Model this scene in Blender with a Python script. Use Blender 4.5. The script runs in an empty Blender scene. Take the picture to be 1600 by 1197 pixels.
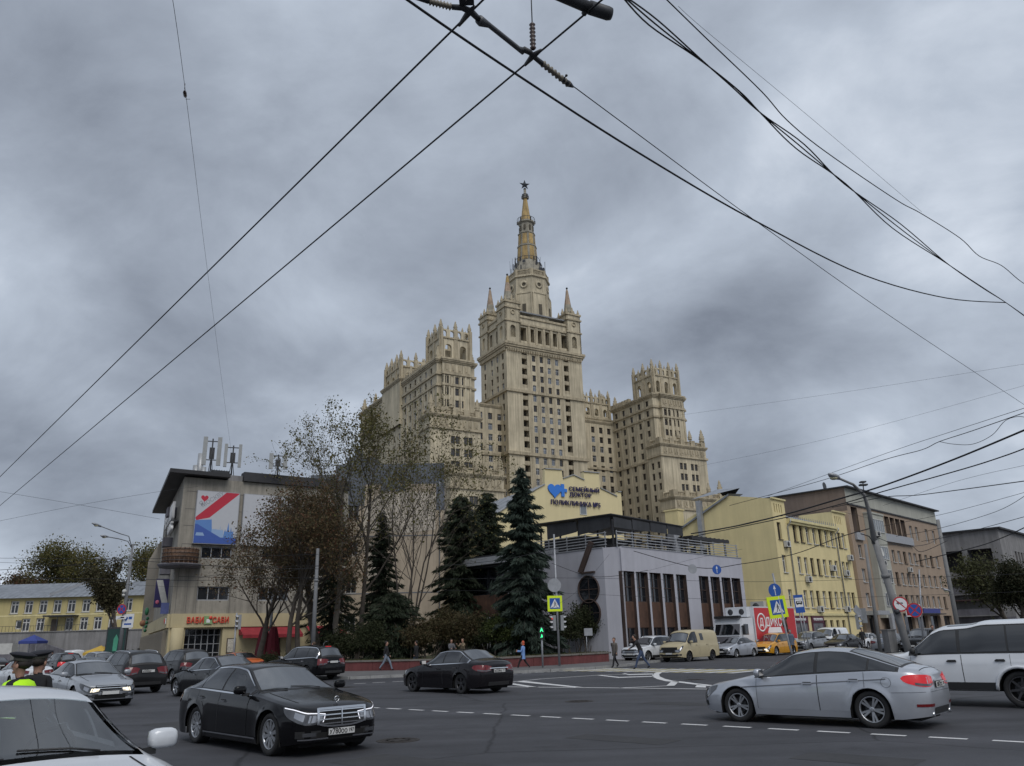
import bpy, math, random
import numpy as np
from mathutils import Matrix, Vector
R = math.radians
sc = bpy.context.scene
COL = sc.collection
random.seed(7)
# ------------------------------------------------------------------ camera
F_PX = 1220.0; CAM_H = 1.70; ROLL = R(1.63); PITCH = R(18.21)
cam_d = bpy.data.cameras.new('camera')
cam_d.sensor_width = 36.0
cam_d.lens = 36.0 * F_PX / 1600.0
cam_d.clip_start = 0.1; cam_d.clip_end = 4000
cam = bpy.data.objects.new('camera', cam_d); COL.objects.link(cam)
cam.matrix_world = Matrix.Translation((0, 0, CAM_H)) @ Matrix.Rotation(R(90) + PITCH, 4, 'X') @ Matrix.Rotation(-ROLL, 4, 'Z')
sc.camera = cam
# ------------------------------------------------------------------ sky
SUN_EL, SUN_AZ = R(50), R(158)        # azimuth clockwise from +Y
w = bpy.data.worlds.new('World'); sc.world = w; w.use_nodes = True
nt = w.node_tree; nt.nodes.clear(); N = nt.nodes; LK = nt.links
def nn(tree, t, **kw):
    n = tree.nodes.new(t)
    for k, v in kw.items():
        if k == 'inp':
            for kk, vv in v.items(): n.inputs[kk].default_value = vv
        else: setattr(n, k, v)
    return n
tc = nn(nt, 'ShaderNodeTexCoord')
sep = nn(nt, 'ShaderNodeSeparateXYZ'); LK.new(tc.outputs['Generated'], sep.inputs[0])
def mth(op, a, b=None, tree=nt):
    n = nn(tree, 'ShaderNodeMath', operation=op)
    for i, v in enumerate((a, b)):
        if v is None: continue
        if isinstance(v, (int, float)): n.inputs[i].default_value = v
        else: tree.links.new(v, n.inputs[i])
    return n.outputs[0]
zc = mth('MAXIMUM', sep.outputs[2], 0.0)
den = mth('ADD', zc, 0.55)
ux = mth('DIVIDE', sep.outputs[0], den); uy = mth('DIVIDE', sep.outputs[1], den)
cmb = nn(nt, 'ShaderNodeCombineXYZ'); LK.new(ux, cmb.inputs[0]); LK.new(uy, cmb.inputs[1])
mp = nn(nt, 'ShaderNodeMapping'); mp.inputs['Location'].default_value = (3.1, 0.4, 0); mp.inputs['Rotation'].default_value = (0, 0, R(24)); mp.inputs['Scale'].default_value = (0.85, 1.0, 1)
LK.new(cmb.outputs[0], mp.inputs[0])
n1 = nn(nt, 'ShaderNodeTexNoise', inp={'Scale': 1.9, 'Detail': 5.0, 'Roughness': 0.46, 'Distortion': 0.35}); LK.new(mp.outputs[0], n1.inputs['Vector'])
n2 = nn(nt, 'ShaderNodeTexNoise', inp={'Scale': 4.2, 'Detail': 10.0, 'Roughness': 0.60, 'Distortion': 0.25}); LK.new(mp.outputs[0], n2.inputs['Vector'])
mixn = mth('ADD', mth('MULTIPLY', n1.outputs[0], 0.68), mth('MULTIPLY', n2.outputs[0], 0.32))
hz = mth('POWER', mth('SUBTRACT', 1.0, zc), 6.0)
mixn = mth('ADD', mixn, mth('MULTIPLY', hz, 0.085))
rp = nn(nt, 'ShaderNodeValToRGB'); LK.new(mixn, rp.inputs[0])
el = rp.color_ramp.elements
el[0].position = 0.34; el[0].color = (0.175, 0.20, 0.25, 1)
el[1].position = 0.67; el[1].color = (0.72, 0.78, 0.87, 1)
e = el.new(0.47); e.color = (0.325, 0.368, 0.440, 1)
e = el.new(0.56); e.color = (0.455, 0.512, 0.600, 1)
sky = nn(nt, 'ShaderNodeTexSky', sky_type='NISHITA', sun_disc=False, sun_elevation=SUN_EL, sun_rotation=SUN_AZ)
sk2 = nn(nt, 'ShaderNodeMix', data_type='RGBA', blend_type='MULTIPLY'); sk2.inputs[0].default_value = 1.0
LK.new(sky.outputs[0], sk2.inputs[6]); sk2.inputs[7].default_value = (0.08, 0.08, 0.08, 1)
mxs = nn(nt, 'ShaderNodeMix', data_type='RGBA'); mxs.inputs[0].default_value = 0.96   # cloud cover
LK.new(sk2.outputs[2], mxs.inputs[6]); LK.new(rp.outputs[0], mxs.inputs[7])
bg = nn(nt, 'ShaderNodeBackground'); LK.new(mxs.outputs[2], bg.inputs[0]); bg.inputs[1].default_value = 0.93
wo = nn(nt, 'ShaderNodeOutputWorld'); LK.new(bg.outputs[0], wo.inputs[0])
# ------------------------------------------------------------------ sun behind the cloud
sd = bpy.data.lights.new('sun', 'SUN'); sd.energy = 1.5; sd.angle = R(40); sd.color = (1.0, 0.97, 0.93)
so = bpy.data.objects.new('sun', sd); COL.objects.link(so)
sdir = Vector((math.sin(SUN_AZ) * math.cos(SUN_EL), math.cos(SUN_AZ) * math.cos(SUN_EL), math.sin(SUN_EL)))
so.rotation_euler = (-sdir).to_track_quat('-Z', 'Y').to_euler(); so.location = sdir * 300
sc.view_settings.view_transform = 'Standard'; sc.view_settings.look = 'None'
sc.view_settings.exposure = 0.2; sc.view_settings.gamma = 1.0; sc.view_settings.use_curve_mapping = False
# ------------------------------------------------------------------ photograph pixel -> place
_c, _s, _cr, _sr = math.cos(PITCH), math.sin(PITCH), math.cos(ROLL), math.sin(ROLL)
def ray(px, py):
    x = (px - 800) / F_PX; y = (598.5 - py) / F_PX
    X = x * _cr + y * _sr; Y = -x * _sr + y * _cr
    return X, _c - Y * _s, _s + Y * _c
def at(px, py, Y):
    r = ray(px, py); k = Y / r[1]; return Vector((r[0] * k, Y, CAM_H + r[2] * k))
def atz(px, py, z=0.0):
    r = ray(px, py); k = (z - CAM_H) / r[2]; return Vector((r[0] * k, r[1] * k, z))
# ------------------------------------------------------------------ mesh helpers
class MB:
    def __init__(s): s.v = []; s.f = []; s.m = []; s.s = []
    def add(s, vs, fs, mat=0, smooth=False, M=None):
        b = len(s.v)
        if M is None: s.v.extend([tuple(p) for p in vs])
        else: s.v.extend([tuple(M @ Vector(p)) for p in vs])
        for f in fs: s.f.append(tuple(i + b for i in f)); s.m.append(mat); s.s.append(smooth)
    def box(s, x0, x1, y0, y1, z0, z1, mat=0, M=None):
        s.add([(x0, y0, z0), (x1, y0, z0), (x1, y1, z0), (x0, y1, z0), (x0, y0, z1), (x1, y0, z1), (x1, y1, z1), (x0, y1, z1)],
              [(0, 3, 2, 1), (4, 5, 6, 7), (0, 1, 5, 4), (1, 2, 6, 5), (2, 3, 7, 6), (3, 0, 4, 7)], mat, False, M)
    def quad(s, a, b, c, d, mat=0, smooth=False): s.add([a, b, c, d], [(0, 1, 2, 3)], mat, smooth)
    def prism(s, poly, z0, z1, mat=0, M=None):
        n = len(poly)
        vs = [(p[0], p[1], z0) for p in poly] + [(p[0], p[1], z1) for p in poly]
        fs = [tuple(range(n - 1, -1, -1)), tuple(range(n, 2 * n))] + [(i, (i + 1) % n, (i + 1) % n + n, i + n) for i in range(n)]
        s.add(vs, fs, mat, False, M)
    def tube(s, pts, r, n=6, mat=0, cap=True, smooth=True):
        pts = [Vector(p) for p in pts]; k = len(pts)
        rs = r if isinstance(r, (list, tuple)) else [r] * k
        vs = []; up = Vector((0, 0, 1))
        for i, p in enumerate(pts):
            d = (pts[min(i + 1, k - 1)] - pts[max(i - 1, 0)])
            if d.length < 1e-9: d = Vector((0, 0, 1))
            d.normalize()
            ref = up if abs(d.z) < 0.93 else Vector((1, 0, 0))
            if i == 0: a = d.cross(ref).normalized()
            else:
                a = (a - d * a.dot(d))
                a = a.normalized() if a.length > 1e-6 else d.cross(ref).normalized()
            b = d.cross(a)
            for j in range(n):
                t = 2 * math.pi * j / n
                vs.append(p + (a * math.cos(t) + b * math.sin(t)) * rs[i])
        fs = [(i * n + j, i * n + (j + 1) % n, (i + 1) * n + (j + 1) % n, (i + 1) * n + j) for i in range(k - 1) for j in range(n)]
        if cap: fs += [tuple(range(n - 1, -1, -1)), tuple((k - 1) * n + j for j in range(n))]
        s.add(vs, fs, mat, smooth)
    def lathe(s, prof, n=16, mat=0, M=None, smooth=True, ph=0.0, mats=None, cap=True):
        vs = []; k = len(prof)
        for r, z in prof:
            for j in range(n):
                t = 2 * math.pi * (j + ph) / n; vs.append((r * math.cos(t), r * math.sin(t), z))
        b = len(s.v)
        s.v.extend([tuple(M @ Vector(p)) if M is not None else p for p in vs])
        for i in range(k - 1):
            for j in range(n):
                s.f.append((b + i * n + j, b + i * n + (j + 1) % n, b + (i + 1) * n + (j + 1) % n, b + (i + 1) * n + j))
                s.m.append(mats[i] if mats else mat); s.s.append(smooth)
        if not cap or prof[0] == prof[-1]: return
        s.f.append(tuple(b + j for j in range(n - 1, -1, -1))); s.m.append(mats[0] if mats else mat); s.s.append(False)
        s.f.append(tuple(b + (k - 1) * n + j for j in range(n))); s.m.append(mats[-1] if mats else mat); s.s.append(False)
    def ball(s, c, r, n=10, m=7, mat=0, sc3=(1, 1, 1)):
        prof = [(max(1e-4, r * math.sin(math.pi * i / m)), -r * math.cos(math.pi * i / m)) for i in range(m + 1)]
        M = Matrix.Translation(c) @ Matrix.Diagonal((*sc3, 1))
        s.lathe(prof, n, mat, M)
    def mesh(s, name, mats):
        me = bpy.data.meshes.new(name)
        me.from_pydata(s.v, [], s.f)
        for m in (mats if isinstance(mats, (list, tuple)) else [mats]): me.materials.append(m)
        me.polygons.foreach_set('material_index', s.m)
        me.polygons.foreach_set('use_smooth', s.s)
        me.update(); return me
    def build(s, name, mats, parent=None, loc=None, rotz=None):
        return link(name, s.mesh(name, mats), parent, loc, rotz)
def link(name, me, parent=None, loc=None, rotz=None):
    o = bpy.data.objects.new(name, me); COL.objects.link(o)
    if parent is not None: o.parent = parent
    if loc is not None: o.location = loc
    if rotz is not None: o.rotation_euler = (0, 0, rotz)
    return o
def tag(o, label=None, cat=None, group=None, kind=None):
    for k, v in (('label', label), ('category', cat), ('group', group), ('kind', kind)):
        if v: o[k] = v
    return o
def thing(name, label, cat, loc=(0, 0, 0), rotz=0.0, group=None):
    o = bpy.data.objects.new(name, None); COL.objects.link(o)
    o.empty_display_size = 0.3
    o.location = loc; o.rotation_euler = (0, 0, rotz)
    return tag(o, label, cat, group)
def dup_tree(o, parent=None):
    c = o.copy(); COL.objects.link(c)
    if parent is not None: c.parent = parent
    for ch in list(o.children): dup_tree(ch, c)
    return c
# ------------------------------------------------------------------ materials
_mats = {}
def mat(name, col, rough=0.7, metal=0.0, var=0.12, scale=3.0, bump=0.0, bscale=None, streak=0.0, spec=0.5, coat=0.0, emit=None, estr=0.0, col2=None, island=0.0, dirt=0.0, alpha=None):
    if name in _mats: return _mats[name]
    m = bpy.data.materials.new(name); m.use_nodes = True; t = m.node_tree; L = t.links
    b = t.nodes['Principled BSDF']
    b.inputs['Roughness'].default_value = rough; b.inputs['Metallic'].default_value = metal
    b.inputs['Specular IOR Level'].default_value = spec; b.inputs['Coat Weight'].default_value = coat; b.inputs['Coat Roughness'].default_value = 0.04
    c4 = (*col, 1)
    tcn = nn(t, 'ShaderNodeTexCoord'); vec = tcn.outputs['Object']
    out = None
    def noise(sc_, det=5.0, v=None, rgh=0.6):
        n = nn(t, 'ShaderNodeTexNoise', inp={'Scale': sc_, 'Detail': det, 'Roughness': rgh}); L.new(v or vec, n.inputs['Vector']); return n.outputs[0]
    if var > 0 or col2 or streak > 0 or island > 0:
        fac = noise(scale)
        mr = nn(t, 'ShaderNodeMapRange', inp={1: 0.3, 2: 0.7}); L.new(fac, mr.inputs[0])
        mx = nn(t, 'ShaderNodeMix', data_type='RGBA'); L.new(mr.outputs[0], mx.inputs[0])
        mx.inputs[6].default_value = (*(max(0, v * (1 - var)) for v in col), 1)
        mx.inputs[7].default_value = (*(col2 or tuple(min(1, v * (1 + var)) for v in col)), 1)
        out = mx.outputs[2]
        if streak > 0:
            mpn = nn(t, 'ShaderNodeMapping'); mpn.inputs['Scale'].default_value = (1.6, 1.6, 0.09); L.new(vec, mpn.inputs[0])
            st = noise(1.0, 6.0, mpn.outputs[0], 0.7)
            mr2 = nn(t, 'ShaderNodeMapRange', inp={1: 0.38, 2: 0.66, 3: 1.0, 4: 1.0 - streak}); L.new(st, mr2.inputs[0])
            m2 = nn(t, 'ShaderNodeMix', data_type='RGBA', blend_type='MULTIPLY'); m2.inputs[0].default_value = 1.0
            L.new(out, m2.inputs[6]); cb = nn(t, 'ShaderNodeCombineColor')
            for i in range(3): L.new(mr2.outputs[0], cb.inputs[i])
            L.new(cb.outputs[0], m2.inputs[7]); out = m2.outputs[2]
        if dirt > 0:
            d = noise(scale * 6.1, 8.0, None, 0.75)
            mr3 = nn(t, 'ShaderNodeMapRange', inp={1: 0.45, 2: 0.75, 3: 1.0, 4: 1.0 - dirt}); L.new(d, mr3.inputs[0])
            m2 = nn(t, 'ShaderNodeMix', data_type='RGBA', blend_type='MULTIPLY'); m2.inputs[0].default_value = 1.0
            L.new(out, m2.inputs[6]); cb = nn(t, 'ShaderNodeCombineColor')
            for i in range(3): L.new(mr3.outputs[0], cb.inputs[i])
            L.new(cb.outputs[0], m2.inputs[7]); out = m2.outputs[2]
        if island > 0:
            g = nn(t, 'ShaderNodeNewGeometry')
            mr4 = nn(t, 'ShaderNodeMapRange', inp={1: 0.0, 2: 1.0, 3: 1 - island, 4: 1 + island}); L.new(g.outputs['Random Per Island'], mr4.inputs[0])
            m2 = nn(t, 'ShaderNodeMix', data_type='RGBA', blend_type='MULTIPLY'); m2.inputs[0].default_value = 1.0
            L.new(out, m2.inputs[6]); cb = nn(t, 'ShaderNodeCombineColor')
            for i in range(3): L.new(mr4.outputs[0], cb.inputs[i])
            L.new(cb.outputs[0], m2.inputs[7]); out = m2.outputs[2]
        L.new(out, b.inputs['Base Color'])
    else: b.inputs['Base Color'].default_value = c4
    if bump > 0:
        bn = nn(t, 'ShaderNodeBump', inp={'Strength': bump, 'Distance': 0.02}); L.new(noise(bscale or scale * 8, 6.0), bn.inputs['Height']); L.new(bn.outputs[0], b.inputs['Normal'])
    if emit: b.inputs['Emission Color'].default_value = (*emit, 1); b.inputs['Emission Strength'].default_value = estr
    _mats[name] = m; return m
def glass_mat(name, col, rough=0.06):
    return mat(name, col, rough=rough, var=0.0, spec=0.75)
def leaf_mat(name, cols):
    if name in _mats: return _mats[name]
    m = bpy.data.materials.new(name); m.use_nodes = True; t = m.node_tree; L = t.links
    b = t.nodes['Principled BSDF']; b.inputs['Roughness'].default_value = 0.75; b.inputs['Specular IOR Level'].default_value = 0.2
    g = nn(t, 'ShaderNodeNewGeometry'); r = nn(t, 'ShaderNodeValToRGB'); L.new(g.outputs['Random Per Island'], r.inputs[0])
    e = r.color_ramp.elements; e[0].color = (*cols[0], 1); e[1].color = (*cols[-1], 1)
    for i, c in enumerate(cols[1:-1]): k = e.new((i + 1) / (len(cols) - 1)); k.color = (*c, 1)
    L.new(r.outputs[0], b.inputs['Base Color'])
    tr = nn(t, 'ShaderNodeBsdfTranslucent'); L.new(r.outputs[0], tr.inputs[0])
    mx = nn(t, 'ShaderNodeMixShader'); mx.inputs[0].default_value = 0.25
    L.new(b.outputs[0], mx.inputs[1]); L.new(tr.outputs[0], mx.inputs[2]); L.new(mx.outputs[0], t.nodes['Material Output'].inputs[0])
    _mats[name] = m; return m
# ------------------------------------------------------------------ lettering
def text_mesh(txt, size, depth=0.02, bold=0.0, xs=1.0, align='CENTER', spacing=1.0):
    cu = bpy.data.curves.new('lettering', 'FONT'); cu.body = txt; cu.size = size; cu.extrude = depth; cu.offset = bold
    cu.align_x = align; cu.align_y = 'CENTER'; cu.space_character = spacing; cu.resolution_u = 3
    o = bpy.data.objects.new('lettering', cu); COL.objects.link(o)
    dg = bpy.context.evaluated_depsgraph_get()
    me = bpy.data.meshes.new_from_object(o.evaluated_get(dg))
    bpy.data.objects.remove(o)
    # stand it up: text x -> x, text y -> z, facing -y
    me.transform(Matrix.Diagonal((xs, 1, 1, 1))); me.transform(Matrix.Rotation(R(90), 4, 'X'))
    return me
def lettering(name, txt, size, m, parent, loc, rotz=0.0, **kw):
    me = text_mesh(txt, size, **kw); me.materials.clear(); me.materials.append(m)
    return link(name, me, parent, loc, rotz)
# ------------------------------------------------------------------ facades with real openings
def facade(mb, o, ang, W, z0, z1, ops, depth=0.25, m=0, rm=None):
    """wall sheet from o=(x,y) along angle ang, facing its right hand side, with recessed openings (u0,u1,za,zb)"""
    ux, uy = math.cos(ang), math.sin(ang); nx, ny = uy, -ux
    if rm is None: rm = m
    us = sorted({0.0, W} | {round(p, 4) for q in ops for p in q[:2]}); zs = sorted({z0, z1} | {round(p, 4) for q in ops for p in q[2:4]})
    def P(u, z, d=0.0): return (o[0] + ux * u - nx * d, o[1] + uy * u - ny * d, z)
    idx = {}
    b = len(mb.v)
    for i, u in enumerate(us):
        for j, z in enumerate(zs): idx[i, j] = b + i * len(zs) + j; mb.v.append(P(u, z))
    for i in range(len(us) - 1):
        uc = (us[i] + us[i + 1]) / 2
        for j in range(len(zs) - 1):
            zc_ = (zs[j] + zs[j + 1]) / 2
            if any(q[0] < uc < q[1] and q[2] < zc_ < q[3] for q in ops): continue
            mb.f.append((idx[i, j], idx[i + 1, j], idx[i + 1, j + 1], idx[i, j + 1])); mb.m.append(m); mb.s.append(False)
    for q in ops:
        u0, u1, a, c = q[:4]
        mb.quad(P(u0, a), P(u0, c), P(u0, c, depth), P(u0, a, depth), rm)
        mb.quad(P(u1, a), P(u1, a, depth), P(u1, c, depth), P(u1, c), rm)
        mb.quad(P(u0, c), P(u1, c), P(u1, c, depth), P(u0, c, depth), rm)
        mb.quad(P(u0, a), P(u0, a, depth), P(u1, a, depth), P(u1, a), rm)
_wm = {}
def win_mesh(w, h, mats, fw=0.07, mull=1, trans=0.0, sill=False):
    key = (round(w, 2), round(h, 2), mats[0].name, mats[1].name, mull, trans, sill, fw)
    if key in _wm: return _wm[key]
    mb = MB()
    mb.quad((-w / 2, 0.0, 0), (w / 2, 0.0, 0), (w / 2, 0.0, h), (-w / 2, 0.0, h), 1)
    def bar(x0, x1, za, zb): mb.box(x0, x1, -0.05, 0.03, za, zb, 0)
    bar(-w / 2 + .003, -w / 2 + fw, .003, h - .003); bar(w / 2 - fw, w / 2 - .003, .003, h - .003)
    bar(-w / 2 + fw, w / 2 - fw, .003, fw); bar(-w / 2 + fw, w / 2 - fw, h - fw, h - .003)
    for i in range(mull):
        x = -w / 2 + w * (i + 1) / (mull + 1); bar(x - fw * .4, x + fw * .4, fw, h - fw)
    if trans: mb.box(-w / 2 + fw, w / 2 - fw, -0.045, 0.025, h * trans - fw * .4, h * trans + fw * .4, 0)
    if sill: mb.box(-w / 2 - .08, w / 2 + .08, -0.36, 0.01, -0.07, -0.002, 0)
    _wm[key] = mb.mesh('window', mats); return _wm[key]
class Building:
    def __init__(s, name, label, loc, rotz, cat='building', limit=300):
        s.root = thing(name, label, cat, loc, rotz); s.nwin = 0; s.limit = limit; s.rest = MB(); s.restm = None
        s.wall = MB()
    def window(s, me, u, ang, o, z, d=0.22):
        ux, uy = math.cos(ang), math.sin(ang); nx, ny = uy, -ux
        p = (o[0] + ux * u - nx * d, o[1] + uy * u - ny * d, z)
        s.nwin += 1
        if s.nwin <= s.limit: return link('window', me, s.root, p, ang)
        M = Matrix.Translation(p) @ Matrix.Rotation(ang, 4, 'Z')
        s.rest.add([v.co for v in me.vertices], [tuple(q.vertices) for q in me.polygons], 0, False, M)
        for k, q in enumerate(me.polygons): s.rest.m[len(s.rest.m) - len(me.polygons) + k] = q.material_index
        s.restm = list(me.materials)
    def face(s, o, ang, W, z0, z1, wins=(), depth=0.25, m=0, rm=None, extra=()):
        """wins: (u_centre, z, w, h, mesh)"""
        ops = [(q[0] - q[2] / 2, q[0] + q[2] / 2, q[1], q[1] + q[3]) for q in wins] + list(extra)
        facade(s.wall, o, ang, W, z0, z1, ops, depth, m, rm)
        for q in wins:
            if q[4]: s.window(q[4], q[0], ang, o, q[1], depth - 0.04)
    def done(s, name, mats):
        s.wall.build(name, mats, s.root)
        if s.rest.v: tag(s.rest.build('windows', s.restm, s.root), kind='stuff')
# ================================================================== GROUND
M_ASPH = mat('asphalt', (0.050, 0.051, 0.058), rough=0.74, var=0.20, scale=0.22, bump=0.35, bscale=90.0, dirt=0.22, spec=0.35)
M_PAVE = mat('paving', (0.115, 0.112, 0.112), rough=0.85, var=0.2, scale=0.8, bump=0.2, dirt=0.25)
M_KERB = mat('kerb_concrete', (0.26, 0.26, 0.255), rough=0.85, var=0.2, scale=1.5, bump=0.3, dirt=0.3)
M_PAINT = mat('road_paint', (0.60, 0.60, 0.60), rough=0.7, var=0.10, scale=2.0, dirt=0.30)
M_PAINTY = mat('road_paint_yellow', (0.50, 0.44, 0.24), rough=0.7, var=0.15, scale=2.0, dirt=0.45)
M_SOIL = mat('soil', (0.05, 0.055, 0.028), rough=0.95, var=0.35, scale=2.0, bump=0.5)
def road_surface(m):
    t = m.node_tree; L = t.links; b = t.nodes['Principled BSDF']; base = b.inputs['Base Color'].links[0].from_socket
    tc_ = nn(t, 'ShaderNodeTexCoord')
    mp_ = nn(t, 'ShaderNodeMapping'); mp_.inputs['Rotation'].default_value = (0, 0, R(-135.6 + 180)); mp_.inputs['Scale'].default_value = (.05, .9, 1); L.new(tc_.outputs['Object'], mp_.inputs[0])
    n1_ = nn(t, 'ShaderNodeTexNoise', inp={'Scale': 1.0, 'Detail': 4.0, 'Roughness': .6}); L.new(mp_.outputs[0], n1_.inputs['Vector'])     # tyre tracks along the ring road
    r1 = nn(t, 'ShaderNodeMapRange', inp={1: .35, 2: .68, 3: .80, 4: 1.22}); L.new(n1_.outputs[0], r1.inputs[0])
    n2_ = nn(t, 'ShaderNodeTexNoise', inp={'Scale': 55.0, 'Detail': 3.0, 'Roughness': .8}); L.new(tc_.outputs['Object'], n2_.inputs['Vector'])   # grit
    r2 = nn(t, 'ShaderNodeMapRange', inp={1: .3, 2: .72, 3: .70, 4: 1.38}); L.new(n2_.outputs[0], r2.inputs[0])
    vo = nn(t, 'ShaderNodeTexVoronoi', feature='DISTANCE_TO_EDGE', inp={'Scale': .16}); n3_ = nn(t, 'ShaderNodeTexNoise', inp={'Scale': .9, 'Detail': 6.0}); L.new(tc_.outputs['Object'], n3_.inputs['Vector'])
    mxv = nn(t, 'ShaderNodeMix', data_type='VECTOR'); mxv.inputs[0].default_value = .22; L.new(tc_.outputs['Object'], mxv.inputs[4]); L.new(n3_.outputs['Color'], mxv.inputs[5]); L.new(mxv.outputs[1], vo.inputs['Vector'])
    r3 = nn(t, 'ShaderNodeMapRange', inp={1: .0, 2: .006, 3: .45, 4: 1.0}); L.new(vo.outputs['Distance'], r3.inputs[0])                           # cracks
    n4_ = nn(t, 'ShaderNodeTexNoise', inp={'Scale': .55, 'Detail': 5.0, 'Roughness': .65}); L.new(tc_.outputs['Object'], n4_.inputs['Vector'])
    r4 = nn(t, 'ShaderNodeMapRange', inp={1: .58, 2: .74, 3: 1.0, 4: .62}); L.new(n4_.outputs[0], r4.inputs[0])                                  # oil and damp stains
    f = None
    for r_ in (r1, r2, r3, r4):
        f = r_.outputs[0] if f is None else mth('MULTIPLY', f, r_.outputs[0], t)
    cb_ = nn(t, 'ShaderNodeCombineColor'); [L.new(f, cb_.inputs[i]) for i in range(3)]
    m2 = nn(t, 'ShaderNodeMix', data_type='RGBA', blend_type='MULTIPLY'); m2.inputs[0].default_value = 1.0; L.new(base, m2.inputs[6]); L.new(cb_.outputs[0], m2.inputs[7]); L.new(m2.outputs[2], b.inputs['Base Color'])
road_surface(M_ASPH)
g = MB(); g.quad((-900, -300, 0), (900, -300, 0), (900, 1500, 0), (-900, 1500, 0))
ground = tag(g.build('road', M_ASPH), kind='structure')
E_ = Vector((.70, .714, 0)); D_ = Vector((-.714, .70, 0))          # side street, ring road
def strip(name, pts, wd, m=M_PAINT, z=0.004, parent=ground):
    """a painted line of constant width along ground points"""
    mb = MB(); pts = [Vector((p[0], p[1], z)) for p in pts]; L = []; Rr = []
    for i, p in enumerate(pts):
        d = (pts[min(i + 1, len(pts) - 1)] - pts[max(i - 1, 0)]).normalized(); n = Vector((-d.y, d.x, 0)) * wd / 2
        L.append(p + n); Rr.append(p - n)
    for i in range(len(pts) - 1): mb.quad(Rr[i], Rr[i + 1], L[i + 1], L[i])
    return mb.build(name, m, parent)
def gp(*xy): return [atz(x, y) for x, y in xy]
# dashed guide line across the junction
a0, a1 = atz(605, 1107), atz(1660, 1163); dl = (a1 - a0); n_ = 17; dl.normalize(); tot = (a1 - a0).length
for i in range(-9, n_):
    p = a0 + dl * (tot / n_) * i
    strip('lane_dash', [p, p + dl * (tot / n_) * 0.62], 0.13)
# lane edge along the corner kerb
for x0, x1, y0, y1 in ((553, 571, 1068.5, 1067.6), (582, 602, 1067, 1066), (613, 631, 1065.5, 1064.5), (790, 808, 1054.2, 1053.2), (815, 830, 1052.6, 1051.8), (836, 850, 1051.3, 1050.6), (855, 869, 1050.2, 1049.6), (874, 887, 1049.3, 1048.7)):
    a, b = gp((x0, y0), (x1, y1)); strip('edge_dash', [a, b], 0.16)
def pline(name, wd, *xy, m=M_PAINT, z=0.004): return strip(name, gp(*xy), wd, m, z)
pline('hatch_outline', 0.15, (790, 1067.2), (812, 1064.5), (845, 1061), (935, 1055), (1025, 1052))
pline('hatch_outline', 0.18, (780, 1073.2), (910, 1074.5), (1010, 1075.6), (1115, 1077))
pline('hatch_outline', 0.16, (968, 1075.1), (1042, 1071.8))
def poly_paint(name, *xy, m=M_PAINT, z=0.004):
    mb = MB(); ps = gp(*xy); mb.add([(p.x, p.y, z) for p in ps], [tuple(range(len(ps)))]); 
    o = mb.build(name, m, ground)
    return o
for q in (((785, 1067.5), (795, 1066.8), (842, 1074), (828, 1074)), ((806, 1065.2), (818, 1064.0), (915, 1074.4), (902, 1074.6)),
          ((933, 1055.3), (938, 1054.7), (968, 1058.0), (1022, 1056.3), (1021, 1057.3), (966, 1059.2)), ((972, 1052.9), (977, 1052.3), (985, 1053.8), (1022, 1052.7), (1022, 1053.9), (983, 1054.9)),
          ((1041, 1071.8), (1049, 1065), (1061, 1065), (1054, 1071.4)), ((1086, 1074), (1090, 1069.2), (1103, 1071.5), (1103, 1074.5))):
    poly_paint('hatch_bar', *(q if True else q[::-1]))
pline('kerb_island_line', 0.32, (1040, 1048.3), (1030, 1050.6), (1024.5, 1053.6), (1025, 1057.2), (1033, 1061), (1046, 1064.2), (1062, 1065.6), (1085, 1068.6), (1112, 1071.6))
# zebra across the side street, white and yellow bars
za = atz(845, 1048.2); zb = atz(1175, 1052.5); zd = (zb - za); zl = zd.length; zd.normalize(); nz = int(zl / 0.62)
for i in range(nz):
    p = za + zd * 0.62 * i; q = p + E_ * 3.6
    strip('zebra_bar', [p, q], 0.40, M_PAINTY if i % 2 else M_PAINT, 0.005 if i % 2 else 0.004)
# repaired patches, manhole covers and drain grates in the carriageway
M_PATCH = mat('asphalt_patch', (0.034, 0.034, 0.037), rough=0.85, var=0.2, scale=1.5, dirt=.3); M_IRON = mat('cast_iron', (0.030, 0.025, 0.022), rough=.7, metal=.3, var=.3, scale=6)
for c, L_, wd in ((atz(560, 1185), 3.2, 1.1), (atz(1010, 1098), 5.5, .8), (atz(250, 1130), 3.0, .9), (atz(900, 1150), 2.0, .7), (atz(1250, 1180), 1.6, .8)):
    strip('asphalt_patch', [c, c + dl * L_], wd, M_PATCH, .003)
def manhole(px, py, r=.34):
    c = atz(px, py); q = MB(); q.lathe([(r * 1.18, 0), (r * 1.18, .006), (r, .007), (r * .98, .003), (r * .9, .003), (r * .88, .008), (.001, .008)], 28, 0, Matrix.Translation((c.x, c.y, 0)), False)
    for k in range(8): q.box(-.03, .03, -.12, .12, .008, .013, 0, Matrix.Translation((c.x, c.y, 0)) @ Matrix.Rotation(k * .785, 4, 'Z') @ Matrix.Translation((r * .55, 0, 0)))
    q.build('manhole_cover', M_IRON, ground)
for p_ in ((622, 1157), (1085, 1062), (905, 1096), (1190, 1108), (540, 1074)): manhole(*p_)
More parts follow.
